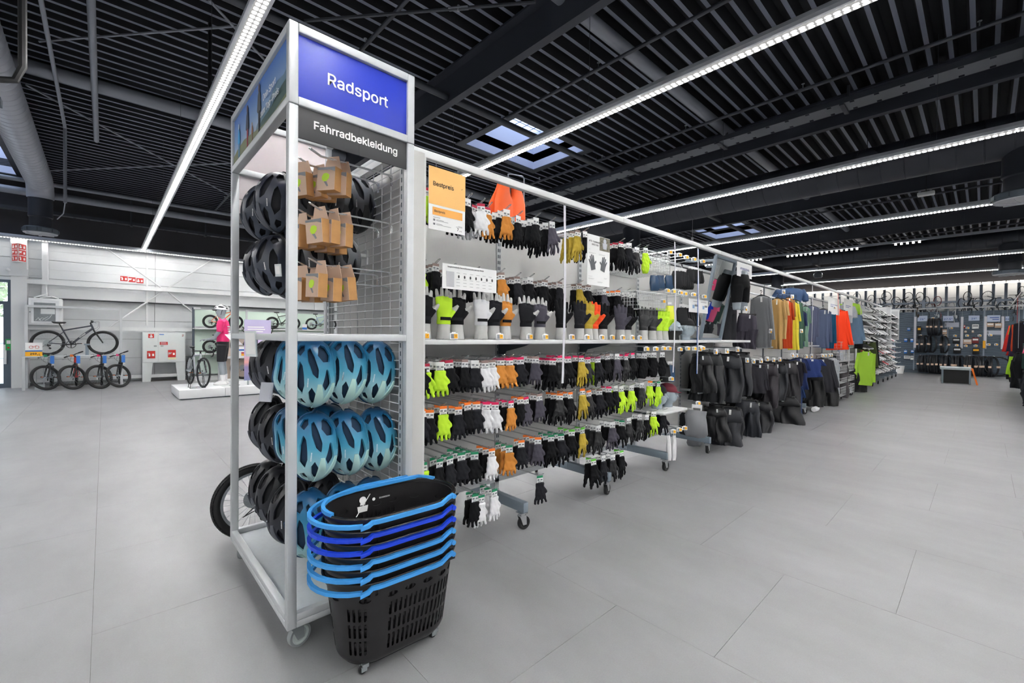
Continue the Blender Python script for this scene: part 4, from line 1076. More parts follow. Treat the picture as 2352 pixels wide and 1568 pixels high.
    mb.build('derailleur', BLACK, t, True)
    cb = Vector((0, -.05, 0))
    MB().tube([bb+cb+Vector((0, 0, ch)), hr+cb+Vector((0, 0, R*.12))], .003, 4).tube([bb+cb+Vector((0, 0, -ch)), d2+Vector((0, .005, 0)), d1, hr+cb+Vector((R*.1, 0, -R*.06))], .003, 4).build('chain', ZINC, t)
    MB().tube([hr+Vector((.0, -.05, 0)), hr+Vector((0, .05, 0))], .005, 6).lathe([(.03, -.004), (R*.26, -.004), (R*.26, -.002), (.03, -.002)], 24, Matrix.Translation(hr+Vector((0, .04, 0))) @ Matrix.Rotation(PI/2, 4, 'X')).build('brake_disc', ZINC, t, True) if style != 'rimbrake' else None
    return t
bike('mountain_bike', 'knobbly tyred mountain bike parked behind the end frame, rear wheel showing', (.705+.36, 3.12, 0), math.radians(-6), R=.235, wb=.86, col='#2f3238', knob=True, rim=RIMS, tw=.026)

# ---------------------------------------------------------------- the gondola
GY, GF = 2.52, 2.09
go = thing('gondola_shelving', 'long wheeled white gondola carrying the cycling gloves, behind the end frame', 'shelving', (EX1+.02, GY, 0))
BAYS = [1.2+.975*k for k in range(21)]
for k, x in enumerate(BAYS):
    if x > 13.5: break
    xx = max(x, 1.16)
    MB().box(xx-.02, GY-.03, .1, xx+.02, GY+.03, 2.19).build('upright', SILVER if x < 6.5 else DSTEEL, go, False, True)
    mb = MB()
    if x < 7:
        for q in range(42): mb.box(xx-.012, GY-.031, .22+q*.045, xx-.004, GY-.0298, .245+q*.045); mb.box(xx+.004, GY-.031, .22+q*.045, xx+.012, GY-.0298, .245+q*.045)
        tag(mb.build('slots', DSTEEL, go, False, True), kind='stuff')
    lx = 2.072+.972*(k-1)
    if k >= 1:
        leg = rounded(MB().box(lx-.022, GF-.015, .118, lx+.022, GY, .185), 'leg', STEEL, .003); leg.transform(Matrix.Translation(-wloc(go))); obj('leg', leg, go)
        leg = rounded(MB().box(lx-.022, GY, .118, lx+.022, GY+.42, .185), 'leg', STEEL, .003); leg.transform(Matrix.Translation(-wloc(go))); obj('leg', leg, go)
        caster(go, lx-.012, GF+.012, .045, CHROME, RUBBER, BLACK, rnd.uniform(-.7, .9), .118)
        caster(go, lx-.012, GY+.38, .045, CHROME, RUBBER, BLACK, rnd.uniform(-.7, .9), .118)
for k in range(12):
    x0, x1 = BAYS[k]+.022, BAYS[k+1]-.022
    if k == 0: x0 = 1.18
    z = .24
    for h in (.48, .58, .85):
        MB().box(x0, GY-.02, z, x1, GY-.012, z+h-.006).build('back_panel', PANEL, go, False, True); z += h
    MB().box(x0, GY+.012, .24, x1, GY+.02, 2.15).build('back_panel', PANEL, go, False, True)
MB().box(1.17, GY-.03, .2, 13.0, GY+.03, .24).build('base_beam', SILVER, go, False, True)
MB().box(1.17, GY-.03, 2.16, 13.0, GY+.03, 2.19).build('top_beam', SILVER, go, False, True)
# rail carrying the hanging signs
BARY = 2.05
cr = thing('sign_rail', 'white square rail running over the gloves from the end frame', 'rail', (EX1, BARY, 2.26))
for a, b in ((1.13, 3.13), (3.131, 5.1), (5.101, 7.1), (7.101, 9.9), (9.901, 13), (13.001, 16.6)):
    me = rounded(MB().box(a, BARY-.018, 2.245, b, BARY+.018, 2.287), 'rail_length', WHITE, .004); me.transform(Matrix.Translation(-wloc(cr))); obj('rail_length', me, cr)
for x in (6.2, 9, 12): MB().box(x-.012, BARY, 2.255, x+.012, GY, 2.275).build('outrigger', WHITE, cr, False, True)
MB().box(EX1-.002, BARY-.03, 2.3, EX1+.012, BARY+.0, 2.34).box(EX1, BARY-.01, 2.25, 1.14, BARY+.01, 2.28).build('end_bracket', WHITE, cr, False, True)
# display shelf with the mannequin hands
sh = thing('display_shelf', 'long white display shelf with price tags, carrying the mannequin hands', 'shelf', (1.2, GF, 1.25))
xs = [1.16, 2.425, 3.6, 4.8, 6.1]
for a, b in zip(xs[:-1], xs[1:]):
    me = rounded(MB().box(a, BARY-.005, 1.25, b-.001, GY-.035, 1.278), 'shelf_board', WHITE, .003); me.transform(Matrix.Translation(-wloc(sh))); obj('shelf_board', me, sh)
for x in BAYS[1:5]:
    MB().add([(x-.004, GY-.035, 1.25), (x-.004, BARY+.1, 1.25), (x-.004, BARY+.16, 1.23), (x-.004, GY-.12, 1.19), (x-.004, GY-.06, 1.1), (x-.004, GY-.035, 1.09)]+[(x+.004, GY-.035, 1.25), (x+.004, BARY+.1, 1.25), (x+.004, BARY+.16, 1.23), (x+.004, GY-.12, 1.19), (x+.004, GY-.06, 1.1), (x+.004, GY-.035, 1.09)], [tuple(range(6)), tuple(range(11, 5, -1))]+[(i, (i+1) % 6, 6+(i+1) % 6, 6+i) for i in range(6)]).build('bracket', DSTEEL, sh, False, True)
TAGC = mat('white tag shell', '#f2f3f3', .4); EINK = mat('grey e-paper', '#8b9096', .6); EINKD = mat('dark e-paper', '#3a3f47', .6)
pt_n = 0
def price_tag(p, label, az=-PI/2, num=None, group='electronic price tags', s=1., tilt=-.1, dark=None):
    global pt_n
    t = thing('price_tag', label, 'price tag', tuple(p), 0, group); t.rotation_mode = 'XYZ'; t.rotation_euler = (tilt, 0, az+PI/2)
    if pt_n == 0:
        price_tag.me = [rounded(MB().box(-.026, -.006, -.018, .026, .004, .018), 'tag_shell', TAGC, .003), MB().box(.0, -.0068, -.0125, .021, -.006, .0125).mesh('yellow_field', YELLOW), MB().box(-.019, -.0068, -.0125, -.001, -.006, .0125).mesh('grey_field', EINK), MB().box(-.012, -.002, .018, .012, .002, .024).mesh('clip', TAGC)]
    pt_n += 1
    for n, me in zip(('tag_shell', 'yellow_field', 'grey_field', 'clip'), price_tag.me): o = obj(n, me, t); o.scale = (s, s, s)
    if num: obj('lettering', text_mesh(num, .016*s, DINK, .0002, .0003), t, frame_M((.0105*s, -.0072*s, .002), (1, 0, 0), (0, 0, 1)))
    return t
c3 = lambda x, y: (940+x/3.408, 340+y/3.408)
c4 = lambda x, y: (940+x/3.408, 780+y/3.408)
c5 = lambda x, y: (1280+x/4.355, 460+y/4.355)
c6 = lambda x, y: (1280+x/4.127, 780+y/4.127)
SHELFTAGS = [(976, '7'), (1042, '12'), (1147, '15'), (1216, '15'), (1252, '20'), (1313, '15'), (1348, '25'), (1382, '30'), (1406, '20'), (1430, '25'), (1452, '30'), (1469, '30')]
for k, (px, num) in enumerate(SHELFTAGS):
    q = on('y', BARY-.012, px, 772); price_tag((q.x, BARY-.012, 1.297), 'white price tag with yellow field on the display shelf edge, %s from the end frame' % ORD[k], num=num, az=-PI/2-.2)

# gloves ----------------------------------------------------------------
def glove_mesh(name, mats, short, seed=0, mitt=False):
    """a hanging glove, cuff at the top, fingers down; back of the hand towards -y"""
    r = random.Random(seed); mb = MB()
    mb.loft([(0, 0, -.044, .03, .014), (0, 0, -.05, .034, .017), (0, 0, -.07, .033, .016), (0, 0, -.095, .036, .017), (0, -.004, -.125, .041, .018), (0, -.004, -.15, .042, .015), (0, 0, -.158, .036, .01)], 18)
    fl = .03 if short else .072
    if mitt: mb.loft([(0, 0, -.11, .04, .018), (0, -.004, -.16, .044, .02), (.0, -.002, -.2, .04, .018), (0, 0, -.225, .024, .012)], 18)
    else:
        for i, fx in enumerate((-.034, -.0115, .0115, .034)):
            L = fl*((.92, 1.08, 1.0, .8)[i]); a = (i-1.5)*.17+r.uniform(-.05, .05); b = r.uniform(-.2, .2)
            p = Vector((fx, -.002, -.142)); d = Vector((math.sin(a), -math.sin(b), -math.cos(a)*math.cos(b)))
            mb.tube([p, p+d*(.018+L*.4), p+d*(.018+L*.85)+Vector((0, .004, 0)), p+d*(.018+L)+Vector((0, .006, 0))], [.0092, .0092, .0085, .0075 if short else .005], 10)
    p = Vector((.034, 0, -.095)); d = Vector((.55, -.1, -.8)).normalized(); L = .03 if short else .052
    mb.tube([p-d*.02, p+d*.012, p+d*L*.7, p+d*L], [.014, .013, .0115, .008 if short else .006], 10)
    me = fuse(mb, .0031, mats, 2, .4); me.name = name
    # knuckle and cloth wrinkles
    for v in me.vertices:
        x, y, z = v.co
        v.co.y += .0018*math.sin(z*170+x*60+seed)+.0012*math.sin(x*230+z*90)
        v.co.x += .0012*math.sin(z*140+seed*2)
    if len(mats) > 1:
        for p in me.polygons:
            c, n = p.center, p.normal
            if not (n.y < -.2 and c.z < -.088-.25*abs(c.x) and abs(c.x+.002) < .040) : p.material_index = 1
    return me
def fabric(name, c, rough=.8): return mat(name, c, rough, spec=.18, bump=.35, bscale=420)
BLK = fabric('black glove fabric', '#0f1013'); BLK2 = fabric('charcoal glove fabric', '#1d1e23'); LIM = fabric('lime glove fabric', '#c3ee3c'); WHT = fabric('white glove fabric', '#e6e7ea'); ORG = fabric('caramel glove fabric', '#c8843c'); YEL = fabric('mustard glove fabric', '#b9a13f'); GRY = fabric('slate glove fabric', '#4a4852'); RED = fabric('coral glove fabric', '#f2552c'); LEA = mat('black leather', '#121316', .4, bump=.4, bscale=150)
GM = {}
for nm, a in (('black', BLK), ('charcoal', BLK2), ('lime', LIM), ('white', WHT), ('caramel', ORG), ('grey', GRY)):
    for short in (True, False):
        if nm in ('white', 'caramel') and not short: continue
        GM[nm, short] = None
GM['mustard', False] = None; GM['coral', False] = None; GM['leather', False] = None; GM['lime mitt', False] = None; GM['black mitt', False] = None
GC = {'black': BLK, 'charcoal': BLK2, 'lime': LIM, 'white': WHT, 'caramel': ORG, 'grey': GRY, 'mustard': YEL, 'coral': RED, 'leather': LEA, 'lime mitt': LIM, 'black mitt': BLK}
base_me = {(True, 0): glove_mesh('glove', [BLK, BLK], True, 1), (True, 1): glove_mesh('glove', [BLK, BLK], True, 5), (False, 0): glove_mesh('glove', [BLK, BLK], False, 2), (False, 1): glove_mesh('glove', [BLK, BLK], False, 8), 'mitt': glove_mesh('glove', [BLK, BLK], False, 3, True)}
def gmesh(col, short, v):
    k = (col, short, v)
    if k not in GM or GM[k] is None:
        me = base_me['mitt' if 'mitt' in col else (short, v)].copy(); me.materials.clear(); me.materials.append(GC[col])
        me.materials.append(GC[col] if col in ('lime mitt', 'mustard', 'leather', 'coral') or (col == 'lime' and not short) else BLK); GM[k] = me
    return GM[k]
CARDM = MB().box(-.024, -.0008, -.052, .024, .0008, -.012).box(-.007, -.001, -.066, .007, .001, -.05).mesh('header_card', PAPER)
PRNM = MB().box(-.018, -.0014, -.044, .018, -.0009, -.040).box(-.018, -.0014, -.036, .006, -.0009, -.033).box(.004, -.0014, -.03, .02, -.0009, -.02).box(-.02, -.0014, -.029, -.004, -.0009, -.018).mesh('card_print', GREYINK)
CST = {k: MB().box(-.024, -.001, -.012, .024, .001, .004).mesh('card_strip', m) for k, m in (('pink', PINK), ('orange', ORANGE), ('green', GREEN), ('lime', LIMEP), ('brown', BROWNP), ('red', mat('crimson card print', '#b3123c', .6)), ('maroon', MAROONP), ('white', PAPER))}
GP = {}
def hang_glove(loc, col, short, card, rz, label, group, ry=0.):
    v = rnd.randint(0, 1); k = (col, short, card, v)
    if k in GP: o = dup(GP[k])
    else:
        o = obj('cycling_glove', gmesh(col, short, v)); tag(o, 'x', 'glove'); h = obj('header_card', CARDM, o); obj('card_strip', CST[card], h); obj('card_print', PRNM, h); GP[k] = o
    o.location = loc; o.rotation_euler = (rnd.uniform(-.05, .05), ry, rz); return tag(o, label, 'glove', group)
def hook_prong(x, z, y0=BARY, y1=GY-.012, m=CHROME, tip=.022):
    h = MB()
    for s in (-.005, .005): h.tube([(x+s, y1, z-.025), (x+s, y1-.012, z), (x+s, y0+.05, z), (x+s, y0, z+tip)], .0023, 5, cap=False)
    h.tube([(x-.005, y0, z+tip), (x, y0-.005, z+tip+.002), (x+.005, y0, z+tip)], .0023, 5).box(x-.012, y1-.002, z-.04, x+.012, y1, z+.01)
    return h.build('hook', m, go, False, True)
ROWS = {'U1': (2.10, 'top row'), 'U2': (1.72, 'row above the hands'), 'L1': (1.155, 'first row under shelf'), 'L2': (.893, 'second row under shelf'), 'L3': (.605, 'third row under shelf'), 'L4': (.335, 'lowest row')}
# px of each hook, front glove, short?, card, how many hang on it, colour of those behind
G = {
 'U1': [(966, 'black', 1, 'red', 3, 'lime'), (988, 'lime', 1, 'red', 2, 'black'), (1076, 'black', 1, 'white', 4, 'black'), (1106, 'white', 1, 'red', 4, 'white'), (1122, 'caramel', 1, 'red', 2, 'black'), (1165, 'caramel', 1, 'white', 4, 'black'), (1192, 'black', 1, 'white', 3, 'black'), (1232, 'black', 1, 'white', 4, 'black'), (1268, 'grey', 0, 'white', 4, 'black'), (1328, 'mustard', 0, 'brown', 3, 'mustard'), (1345, 'black', 0, 'white', 2, 'black'), (1428, 'black', 0, 'red', 4, 'black'), (1447, 'charcoal', 0, 'white', 2, 'black'), (1465, 'leather', 0, 'white', 2, 'black'), (1484, 'lime mitt', 0, 'white', 1, 'lime')],
 'U2': [(970, 'lime', 1, 'brown', 3, 'black'), (1003, 'black', 1, 'brown', 3, 'black'), (1040, 'charcoal', 1, 'brown', 3, 'black'), (1094, 'black', 1, 'brown', 3, 'black'), (1152, 'caramel', 1, 'brown', 2, 'black'), (1189, 'charcoal', 1, 'brown', 3, 'black'), (1220, 'black', 1, 'white', 2, 'black'), (1254, 'black', 0, 'brown', 3, 'black'), (1287, 'charcoal', 0, 'brown', 3, 'black'), (1332, 'mustard', 0, 'brown', 2, 'black'), (1353, 'black', 0, 'brown', 2, 'black'), (1390, 'grey', 0, 'white', 3, 'black'), (1421, 'black', 0, 'orange', 3, 'black'), (1441, 'leather', 0, 'white', 2, 'black'), (1458, 'black', 0, 'white', 2, 'black')],
 'L1': [(964, 'black', 1, 'red', 2, 'black'), (980, 'lime', 1, 'red', 3, 'lime'), (1010, 'lime', 1, 'white', 3, 'black'), (1033, 'black', 1, 'red', 3, 'black'), (1068, 'black', 1, 'brown', 3, 'black'), (1094, 'charcoal', 1, 'white', 3, 'black'), (1116, 'white', 1, 'brown', 2, 'white'), (1130, 'white', 1, 'brown', 3, 'white'), (1152, 'caramel', 1, 'maroon', 2, 'black'), (1172, 'caramel', 1, 'pink', 3, 'black'), (1196, 'charcoal', 1, 'pink', 3, 'black'), (1232, 'grey', 1, 'brown', 3, 'black'), (1272, 'black', 0, 'pink', 3, 'black'), (1288, 'leather', 0, 'pink', 3, 'black'), (1306, 'black', 0, 'pink', 2, 'black'), (1336, 'mustard', 0, 'pink', 2, 'black'), (1350, 'leather', 0, 'pink', 2, 'black'), (1374, 'charcoal', 0, 'maroon', 2, 'lime'), (1396, 'black', 0, 'brown', 2, 'black'), (1418, 'grey', 0, 'white', 2, 'black'), (1440, 'leather', 0, 'pink', 2, 'black'), (1454, 'black', 0, 'pink', 2, 'black'), (1481, 'black mitt', 0, 'white', 2, 'black mitt'), (1503, 'black mitt', 0, 'white', 2, 'black mitt'), (1523, 'black mitt', 0, 'white', 1, 'black')],
 'L2': [(970, 'charcoal', 1, 'orange', 2, 'black'), (990, 'black', 1, 'orange', 3, 'lime'), (1018, 'lime', 1, 'orange', 3, 'black'), (1054, 'charcoal', 1, 'orange', 3, 'black'), (1076, 'black', 1, 'orange', 2, 'black'), (1094, 'charcoal', 1, 'orange', 3, 'black'), (1120, 'white', 1, 'pink', 2, 'white'), (1140, 'white', 1, 'pink', 4, 'black'), (1174, 'caramel', 1, 'pink', 3, 'black'), (1196, 'black', 1, 'orange', 2, 'black'), (1210, 'grey', 1, 'pink', 3, 'black'), (1240, 'grey', 1, 'brown', 3, 'black'), (1286, 'leather', 0, 'orange', 3, 'black'), (1312, 'black', 0, 'orange', 3, 'black'), (1338, 'mustard', 0, 'orange', 1, 'black'), (1352, 'leather', 0, 'orange', 2, 'black'), (1377, 'charcoal', 0, 'brown', 2, 'black'), (1399, 'black', 0, 'pink', 2, 'black'), (1415, 'black', 0, 'white', 2, 'lime'), (1428, 'lime', 0, 'white', 1, 'lime'), (1451, 'lime', 0, 'white', 2, 'black'), (1476, 'leather', 0, 'white', 2, 'black'), (1494, 'lime', 0, 'orange', 1, 'black'), (1513, 'lime', 0, 'green', 2, 'black')],
 'L3': [(972, 'lime', 1, 'green', 1, 'black'), (1010, 'black', 1, 'green', 2, 'black'), (1036, 'charcoal', 1, 'green', 2, 'black'), (1062, 'charcoal', 1, 'green', 3, 'black'), (1092, 'black', 1, 'green', 4, 'black'), (1130, 'white', 1, 'orange', 3, 'black'), (1171, 'caramel', 1, 'green', 3, 'caramel'), (1200, 'charcoal', 1, 'orange', 2, 'black'), (1236, 'grey', 1, 'orange', 3, 'grey'), (1267, 'black', 0, 'green', 3, 'black'), (1290, 'charcoal', 0, 'green', 3, 'black'), (1314, 'black', 0, 'lime', 3, 'black'), (1339, 'mustard', 0, 'lime', 2, 'black'), (1376, 'leather', 0, 'white', 3, 'leather'), (1408, 'grey', 0, 'white', 3, 'black'), (1430, 'black', 0, 'green', 2, 'black'), (1444, 'leather', 0, 'white', 1, 'black'), (1470, 'leather', 0, 'white', 2, 'black'), (1486, 'black', 0, 'white', 1, 'black'), (1503, 'lime', 0, 'white', 2, 'black'), (1524, 'charcoal', 0, 'white', 2, 'black')],
 'L4': [(1092, 'black', 1, 'green', 2, 'black'), (1108, 'white', 1, 'green', 2, 'black'), (1136, 'white', 1, 'green', 3, 'white'), (1240, 'charcoal', 1, 'green', 1, 'black'), (1364, 'black', 0, 'lime', 2, 'black'), (1387, 'charcoal', 0, 'white', 2, 'black'), (1409, 'leather', 0, 'white', 2, 'black'), (1428, 'black', 0, 'lime', 2, 'black')],
}
ngl = 0
for rk, lst in G.items():
    z, rn = ROWS[rk]; py = {'U1': 500, 'U2': 620, 'L1': 827, 'L2': 930, 'L3': 1010, 'L4': 1110}[rk]
    for i, (px, col, short, card, n, bcol) in enumerate(lst):
        yo = .12 if rk == 'U2' else 0.
        x = on('y', BARY+.03+yo, px, py).x; dz = rnd.uniform(-.012, .012); hook_prong(x, z+dz, BARY+yo)
        yaw0 = -.12-.28*min(1, max(0, (px-1150)/350))
        fing = 'mitten' if 'mitt' in col else ('short-finger glove' if short else 'long-finger glove')
        cn = {'lime mitt': 'lime', 'black mitt': 'black', 'leather': 'black leather'}.get(col, col)
        step = min(.055, (.38-yo)/max(n, 1))
        for j in range(n):
            c = col if j == 0 else bcol
            bcn = {'lime mitt': 'lime', 'black mitt': 'black', 'leather': 'black leather'}.get(bcol, bcol)
            if j == 0: lb = '%s %s, %s card, front of %s hook, %s' % (cn, fing, card, ORD[i], rn); g = 'front gloves, '+rn
            else: lb = '%s glove tucked behind the %s one, %s hook, %s' % (bcn, cn, ORD[i], rn); g = 'gloves behind the %s one, %s hook, %s' % (cn, ORD[i], rn)
            if ngl >= 296: break
            hang_glove((x+rnd.uniform(-.006, .006), BARY+.035+yo+j*step, z+dz-.004), c, bool(short) and 'mitt' not in c, card if j < 2 or rnd.random() < .8 else 'white', yaw0+rnd.uniform(-.3, .3), lb, g, rnd.uniform(-.07, .07)); ngl += 1
            if c == 'lime' and not short: pass
# mannequin hands wearing gloves
def hand_mesh(glove, short, seed, mats):
    mb = MB(); g = .0022 if glove else 0; r = random.Random(seed)
    if not glove:
        mb.loft([(0, 0, 0, .036, .032), (0, 0, .04, .031, .028), (0, 0, .085, .027, .022), (0, 0, .105, .029, .02)], 16)
    z0 = .082
    mb.loft([(0, 0, z0, .029+g, .021+g), (0, 0, z0+.03, .032+g, .018+g), (.0, -.003, z0+.06, .04+g, .017+g), (0, -.003, z0+.088, .041+g, .014+g), (0, 0, z0+.096, .036+g, .01+g)], 18)
    for i, fx in enumerate((-.031, -.0105, .0105, .031)):
        L = (.06, .07, .066, .05)[i]; cut = L if not glove else (L*.42 if short else L+.003)
        a = (i-1.5)*.09+r.uniform(-.03, .03); p = Vector((fx, -.002, z0+.084))
        def at(s): return p+Vector((math.sin(a)*s, .05*s*s*10, math.cos(a)*s))
        mb.tube([at(-.01), at(cut*.35), at(cut*.75), at(cut)], [.0092+g, .0092+g, .0085+g, (.0078 if glove and short else .005)+g], 10)
    p = Vector((.03, -.004, z0+.03)); d = Vector((.62, -.25, .75)).normalized(); L = .058; cut = L if not glove else (L*.5 if short else L+.002)
    mb.tube([p-d*.012, p+d*cut*.35, p+d*cut*.75, p+d*cut], [.014+g, .013+g, .0105+g, (.0095 if glove and short else .006)+g], 10)
    if glove: mb.loft([(0, 0, .068, .031+g, .025+g), (0, 0, .09, .031+g, .024+g)], 16)
    me = fuse(mb, .0036, mats, 2, .5)
    if glove:
        for v in me.vertices: v.co.y += .001*math.sin(v.co.z*210+v.co.x*80)
        if len(mats) > 1:
            for pl in me.polygons:
                if pl.center.z < .088 or pl.normal.y > .35 or abs(pl.center.x) > .046: pl.material_index = 1
    return me
SKIN = mat('grey mannequin', '#b9bab8', .55, noise=.03)
HANDM = hand_mesh(False, False, 1, [SKIN])
HG = {s: hand_mesh(True, s, 1, [BLK, BLK]) for s in (True, False)}
hand0 = None
HANDS = [(973, 'black', 1), (1019, 'lime', 1), (1049, 'black', 1), (1105, 'white', 1), (1134, 'charcoal', 1), (1160, 'caramel', 1), (1208, 'charcoal', 1), (1240, 'grey', 1), (1289, 'black', 0), (1331, 'charcoal', 0), (1350, 'mustard', 0), (1363, 'coral', 0), (1384, 'black', 0), (1425, 'grey', 0), (1440, 'black', 0), (1478, 'leather', 0), (1498, 'leather', 0), (1512, 'lime', 0), (1526, 'lime', 0)]
for k, (px, col, short) in enumerate(HANDS):
    x = on('y', 2.12, px, 740).x; yaw = -.2-.35*min(1, max(0, (px-1100)/400))+rnd.uniform(-.2, .2); sc = 1.28
    M = Matrix.Translation((x, 2.12, 1.2785)) @ Matrix.Rotation(yaw, 4, 'Z') @ Matrix.Diagonal((sc, sc, sc, 1))
    cn = {'leather': 'black leather'}.get(col, col)
    h = tag(obj('display_hand', HANDM), 'grey mannequin hand inside the %s glove, %s hand on the display shelf' % (cn, ORD[k]), 'mannequin hand', 'mannequin hands on the shelf'); h.matrix_basis = M
    me = HG[bool(short)].copy(); me.materials.clear(); me.materials.append(GC[col]); me.materials.append(BLK if col in ('lime', 'white', 'caramel') and short else GC[col])
    g = tag(obj('cycling_glove', me), '%s %s glove worn by the %s mannequin hand on the shelf' % (cn, 'short-finger' if short else 'long-finger', ORD[k]), 'glove', 'gloves on the mannequin hands'); g.matrix_basis = M
    if short:
        obj('wrist_strap', MB().box(-.03, -.029, .086, .02, -.02, .1).mesh('wrist_strap', BLK if col != 'black' else BLK2), g)
# ---------------------------------------------------------------- signs hanging from the rail
def quad_sign(name, label, cat, pts, y, m, t=.003, group=None):
    """flat hanging board; pts are its corners as seen, on the plane y"""
    P = [on('y', y, *p) for p in pts]; x0 = (P[0].x+P[3].x)/2; x1 = (P[1].x+P[2].x)/2; z1 = (P[0].z+P[1].z)/2; z0 = (P[2].z+P[3].z)/2
    o = thing(name, label, cat, ((x0+x1)/2, y, (z0+z1)/2), 0, group); w, h = x1-x0, z1-z0
    MB().box(-w/2, -t/2, -h/2, w/2, t/2, h/2).build('board', m, o)
    return o, w, h
def hooks_up(o, w, h, top=2.247, n=2):
    c = wloc(o); mb = MB()
    for s in (-.3, .3)[:n]: mb.tube([(s*w, 0, h/2-.01), (s*w, .004, h/2+.012), (s*w, 0, top-c.z)], .0018, 5)
    return mb.build('wire_hook', CHROME, o)
def flat(o, name, m, rects, dy=-.0022, d=.0006):
    mb = MB()
    for x0, z0, x1, z1 in rects: mb.box(x0, dy-d, z0, x1, dy, z1)
    return mb.build(name, m, o)
def put(o, body, size, m, x, z, bold=0., align='LEFT', dy=-.003):
    return obj('lettering', text_mesh(body, size, m, bold, .0004, align), o, frame_M((x, dy, z), (1, 0, 0), (0, 0, 1)))
PEACH = mat('peach sign', '#f4bf72', .55); PEACH2 = mat('orange sign band', '#eeaa53', .55)
o, w, h = quad_sign('price_sign', 'peach and white hanging price sign reading Bestpreis beside the end frame', 'sign', [c3(157, 133), c3(442, 225), c3(430, 683), c3(145, 627)], BARY-.005, PAPER)
hooks_up(o, w, h)
flat(o, 'peach_field', PEACH, [(-w/2, h*.5-h*.6, w/2, h/2)]); flat(o, 'orange_band', PEACH2, [(-w*.4, -h*.265, w*.42, -h*.14)])
put(o, 'Bestpreis', w*.185, DINK, -w*.4, h*.235, .0005); put(o, '\u2713', w*.1, DINK, w*.37, h*.26); put(o, 'Bestpreis', w*.095, DINK, -w*.36, -h*.2, .0002)
put(o, '7', w*.13, DINK, w*.26, -h*.43, .0004); put(o, ',99\u20ac', w*.055, DINK, w*.32, -h*.45)
flat(o, 'small_print', GREYINK, [(-w*.38, -h*.3, -w*.2, -h*.306), (-w*.3, -h*.335, -w*.1, -h*.34), (-w*.3, -h*.35, w*.02, -h*.355), (-w*.3, -h*.40, -w*.14, -h*.405), (-w*.3, -h*.415, w*.1, -h*.42), (w*.3, -h*.37, w*.42, -h*.375), (w*.24, -h*.385, w*.42, -h*.39), (-w*.38, -h*.36, -w*.33, -h*.33), (-w*.38, -h*.425, -w*.33, -h*.395)])
o, w, h = quad_sign('comparison_sign', 'white comparison chart of road gloves hanging before the second hook row', 'sign', [c3(268, 897), c3(688, 962), c3(675, 1138), c3(248, 1092)], BARY-.03, PAPER)
put(o, 'Vergleichstabelle Rennradhandschuhe warmes Wetter', w*.037, DINK, -w*.42, h*.39, .0003)
flat(o, 'grey_column', mat('pale grey print', '#b9bbc0', .6), [(-w*.43, -h*.42, -w*.3, h*.2)])
hg = [(-.5, -.7), (.5, -.7), (.55, -.1), (.95, .1), (.85, .3), (.5, .12), (.52, .95), (.3, .98), (.25, .35), (.18, 1.1), (-.05, 1.1), (-.05, .35), (-.2, 1.0), (-.4, .95), (-.35, .3), (-.6, .7), (-.75, .6), (-.55, 0)]
mb = MB()
for k in range(7): mb.prism([(w*(-.22+.105*k)+x*w*.02, h*.02+y*h*.07) for x, y in hg], -.0006, .0, Matrix(((1, 0, 0, 0), (0, 0, 1, -.0022), (0, 1, 0, 0), (0, 0, 0, 1))))
mb.build('printed_gloves', DINK, o)
flat(o, 'small_print', GREYINK, [(w*(-.26+.12*k), h*(.17-.0*j)-j*h*.13, w*(-.2+.12*k), h*.175-j*h*.13+.0008) for k in range(6) for j in (0, 2, 3, 4)])
o, w, h = quad_sign('glove_sign', 'tall white sign with two big printed gloves and a rider photo', 'sign', [c5(285, 328), c5(508, 382), c5(535, 875), c5(312, 838)], BARY-.03, PAPER)
put(o, 'MTB-Handschuhe', w*.085, DINK, -w*.44, h*.37, .0002); put(o, 'RACE Grip', w*.085, DINK, -w*.32, h*.31, .0002)
flat(o, 'printed_photo', mat('forest photo print', '#6f6a5c', .6, noise=.5, nscale=60), [(w*.03, h*.22, w*.5, h*.49)])
mb = MB()
for s, a in ((-1, .25), (1, -.25)):
    R_ = Matrix.Rotation(a, 2)
    pts = [R_ @ Vector((x*s*-1*w*.19, y*h*.17)) for x, y in hg]
    mb.prism([(p.x+s*w*.24-.01, p.y-h*.08) for p in (pts if s < 0 else pts[::-1])], -.0006, 0, Matrix(((1, 0, 0, 0), (0, 0, 1, -.0022), (0, 1, 0, 0), (0, 0, 0, 1))))
mb.build('printed_gloves', mat('printed glove grey', '#55585d', .6), o)
mb = MB().lathe([(.0001, 0), (w*.07, 0), (w*.07, .0006), (.0001, .0006)], 12, frame_M((w*.26, -.003, h*.42), (1, 0, 0), (0, 0, 1))); mb.prism([(-w*.08, -h*.1), (w*.08, -h*.1), (w*.11, h*.02), (-w*.11, h*.02)], 0, .0006, frame_M((w*.26, -.003, h*.36), (1, 0, 0), (0, 0, 1))); mb.build('printed_rider', mat('printed rider', '#b9bcc6', .6), o)
flat(o, 'small_print', GREYINK, [(x*w, z*h, (x+l)*w, z*h+.0009) for x, z, l in ((-.44, .2, .06), (-.44, .14, .3), (-.44, .125, .22), (.0, .14, .3), (.0, .125, .26), (-.44, -.33, .16), (-.44, -.37, .24), (-.44, -.385, .2), (-.05, -.42, .24), (-.05, -.435, .2), (.25, -.33, .14), (.25, -.345, .1))])
z16 = lambda x, y: (1600+x/5.88, 560+y/5.88)
o, w, h = quad_sign('clothing_sign', 'white hanging sign reading MTB BEKLEIDUNG above the black shorts', 'sign', [z16(545, 238), z16(745, 292), z16(743, 475), z16(545, 428)], BARY-.005, PAPER)
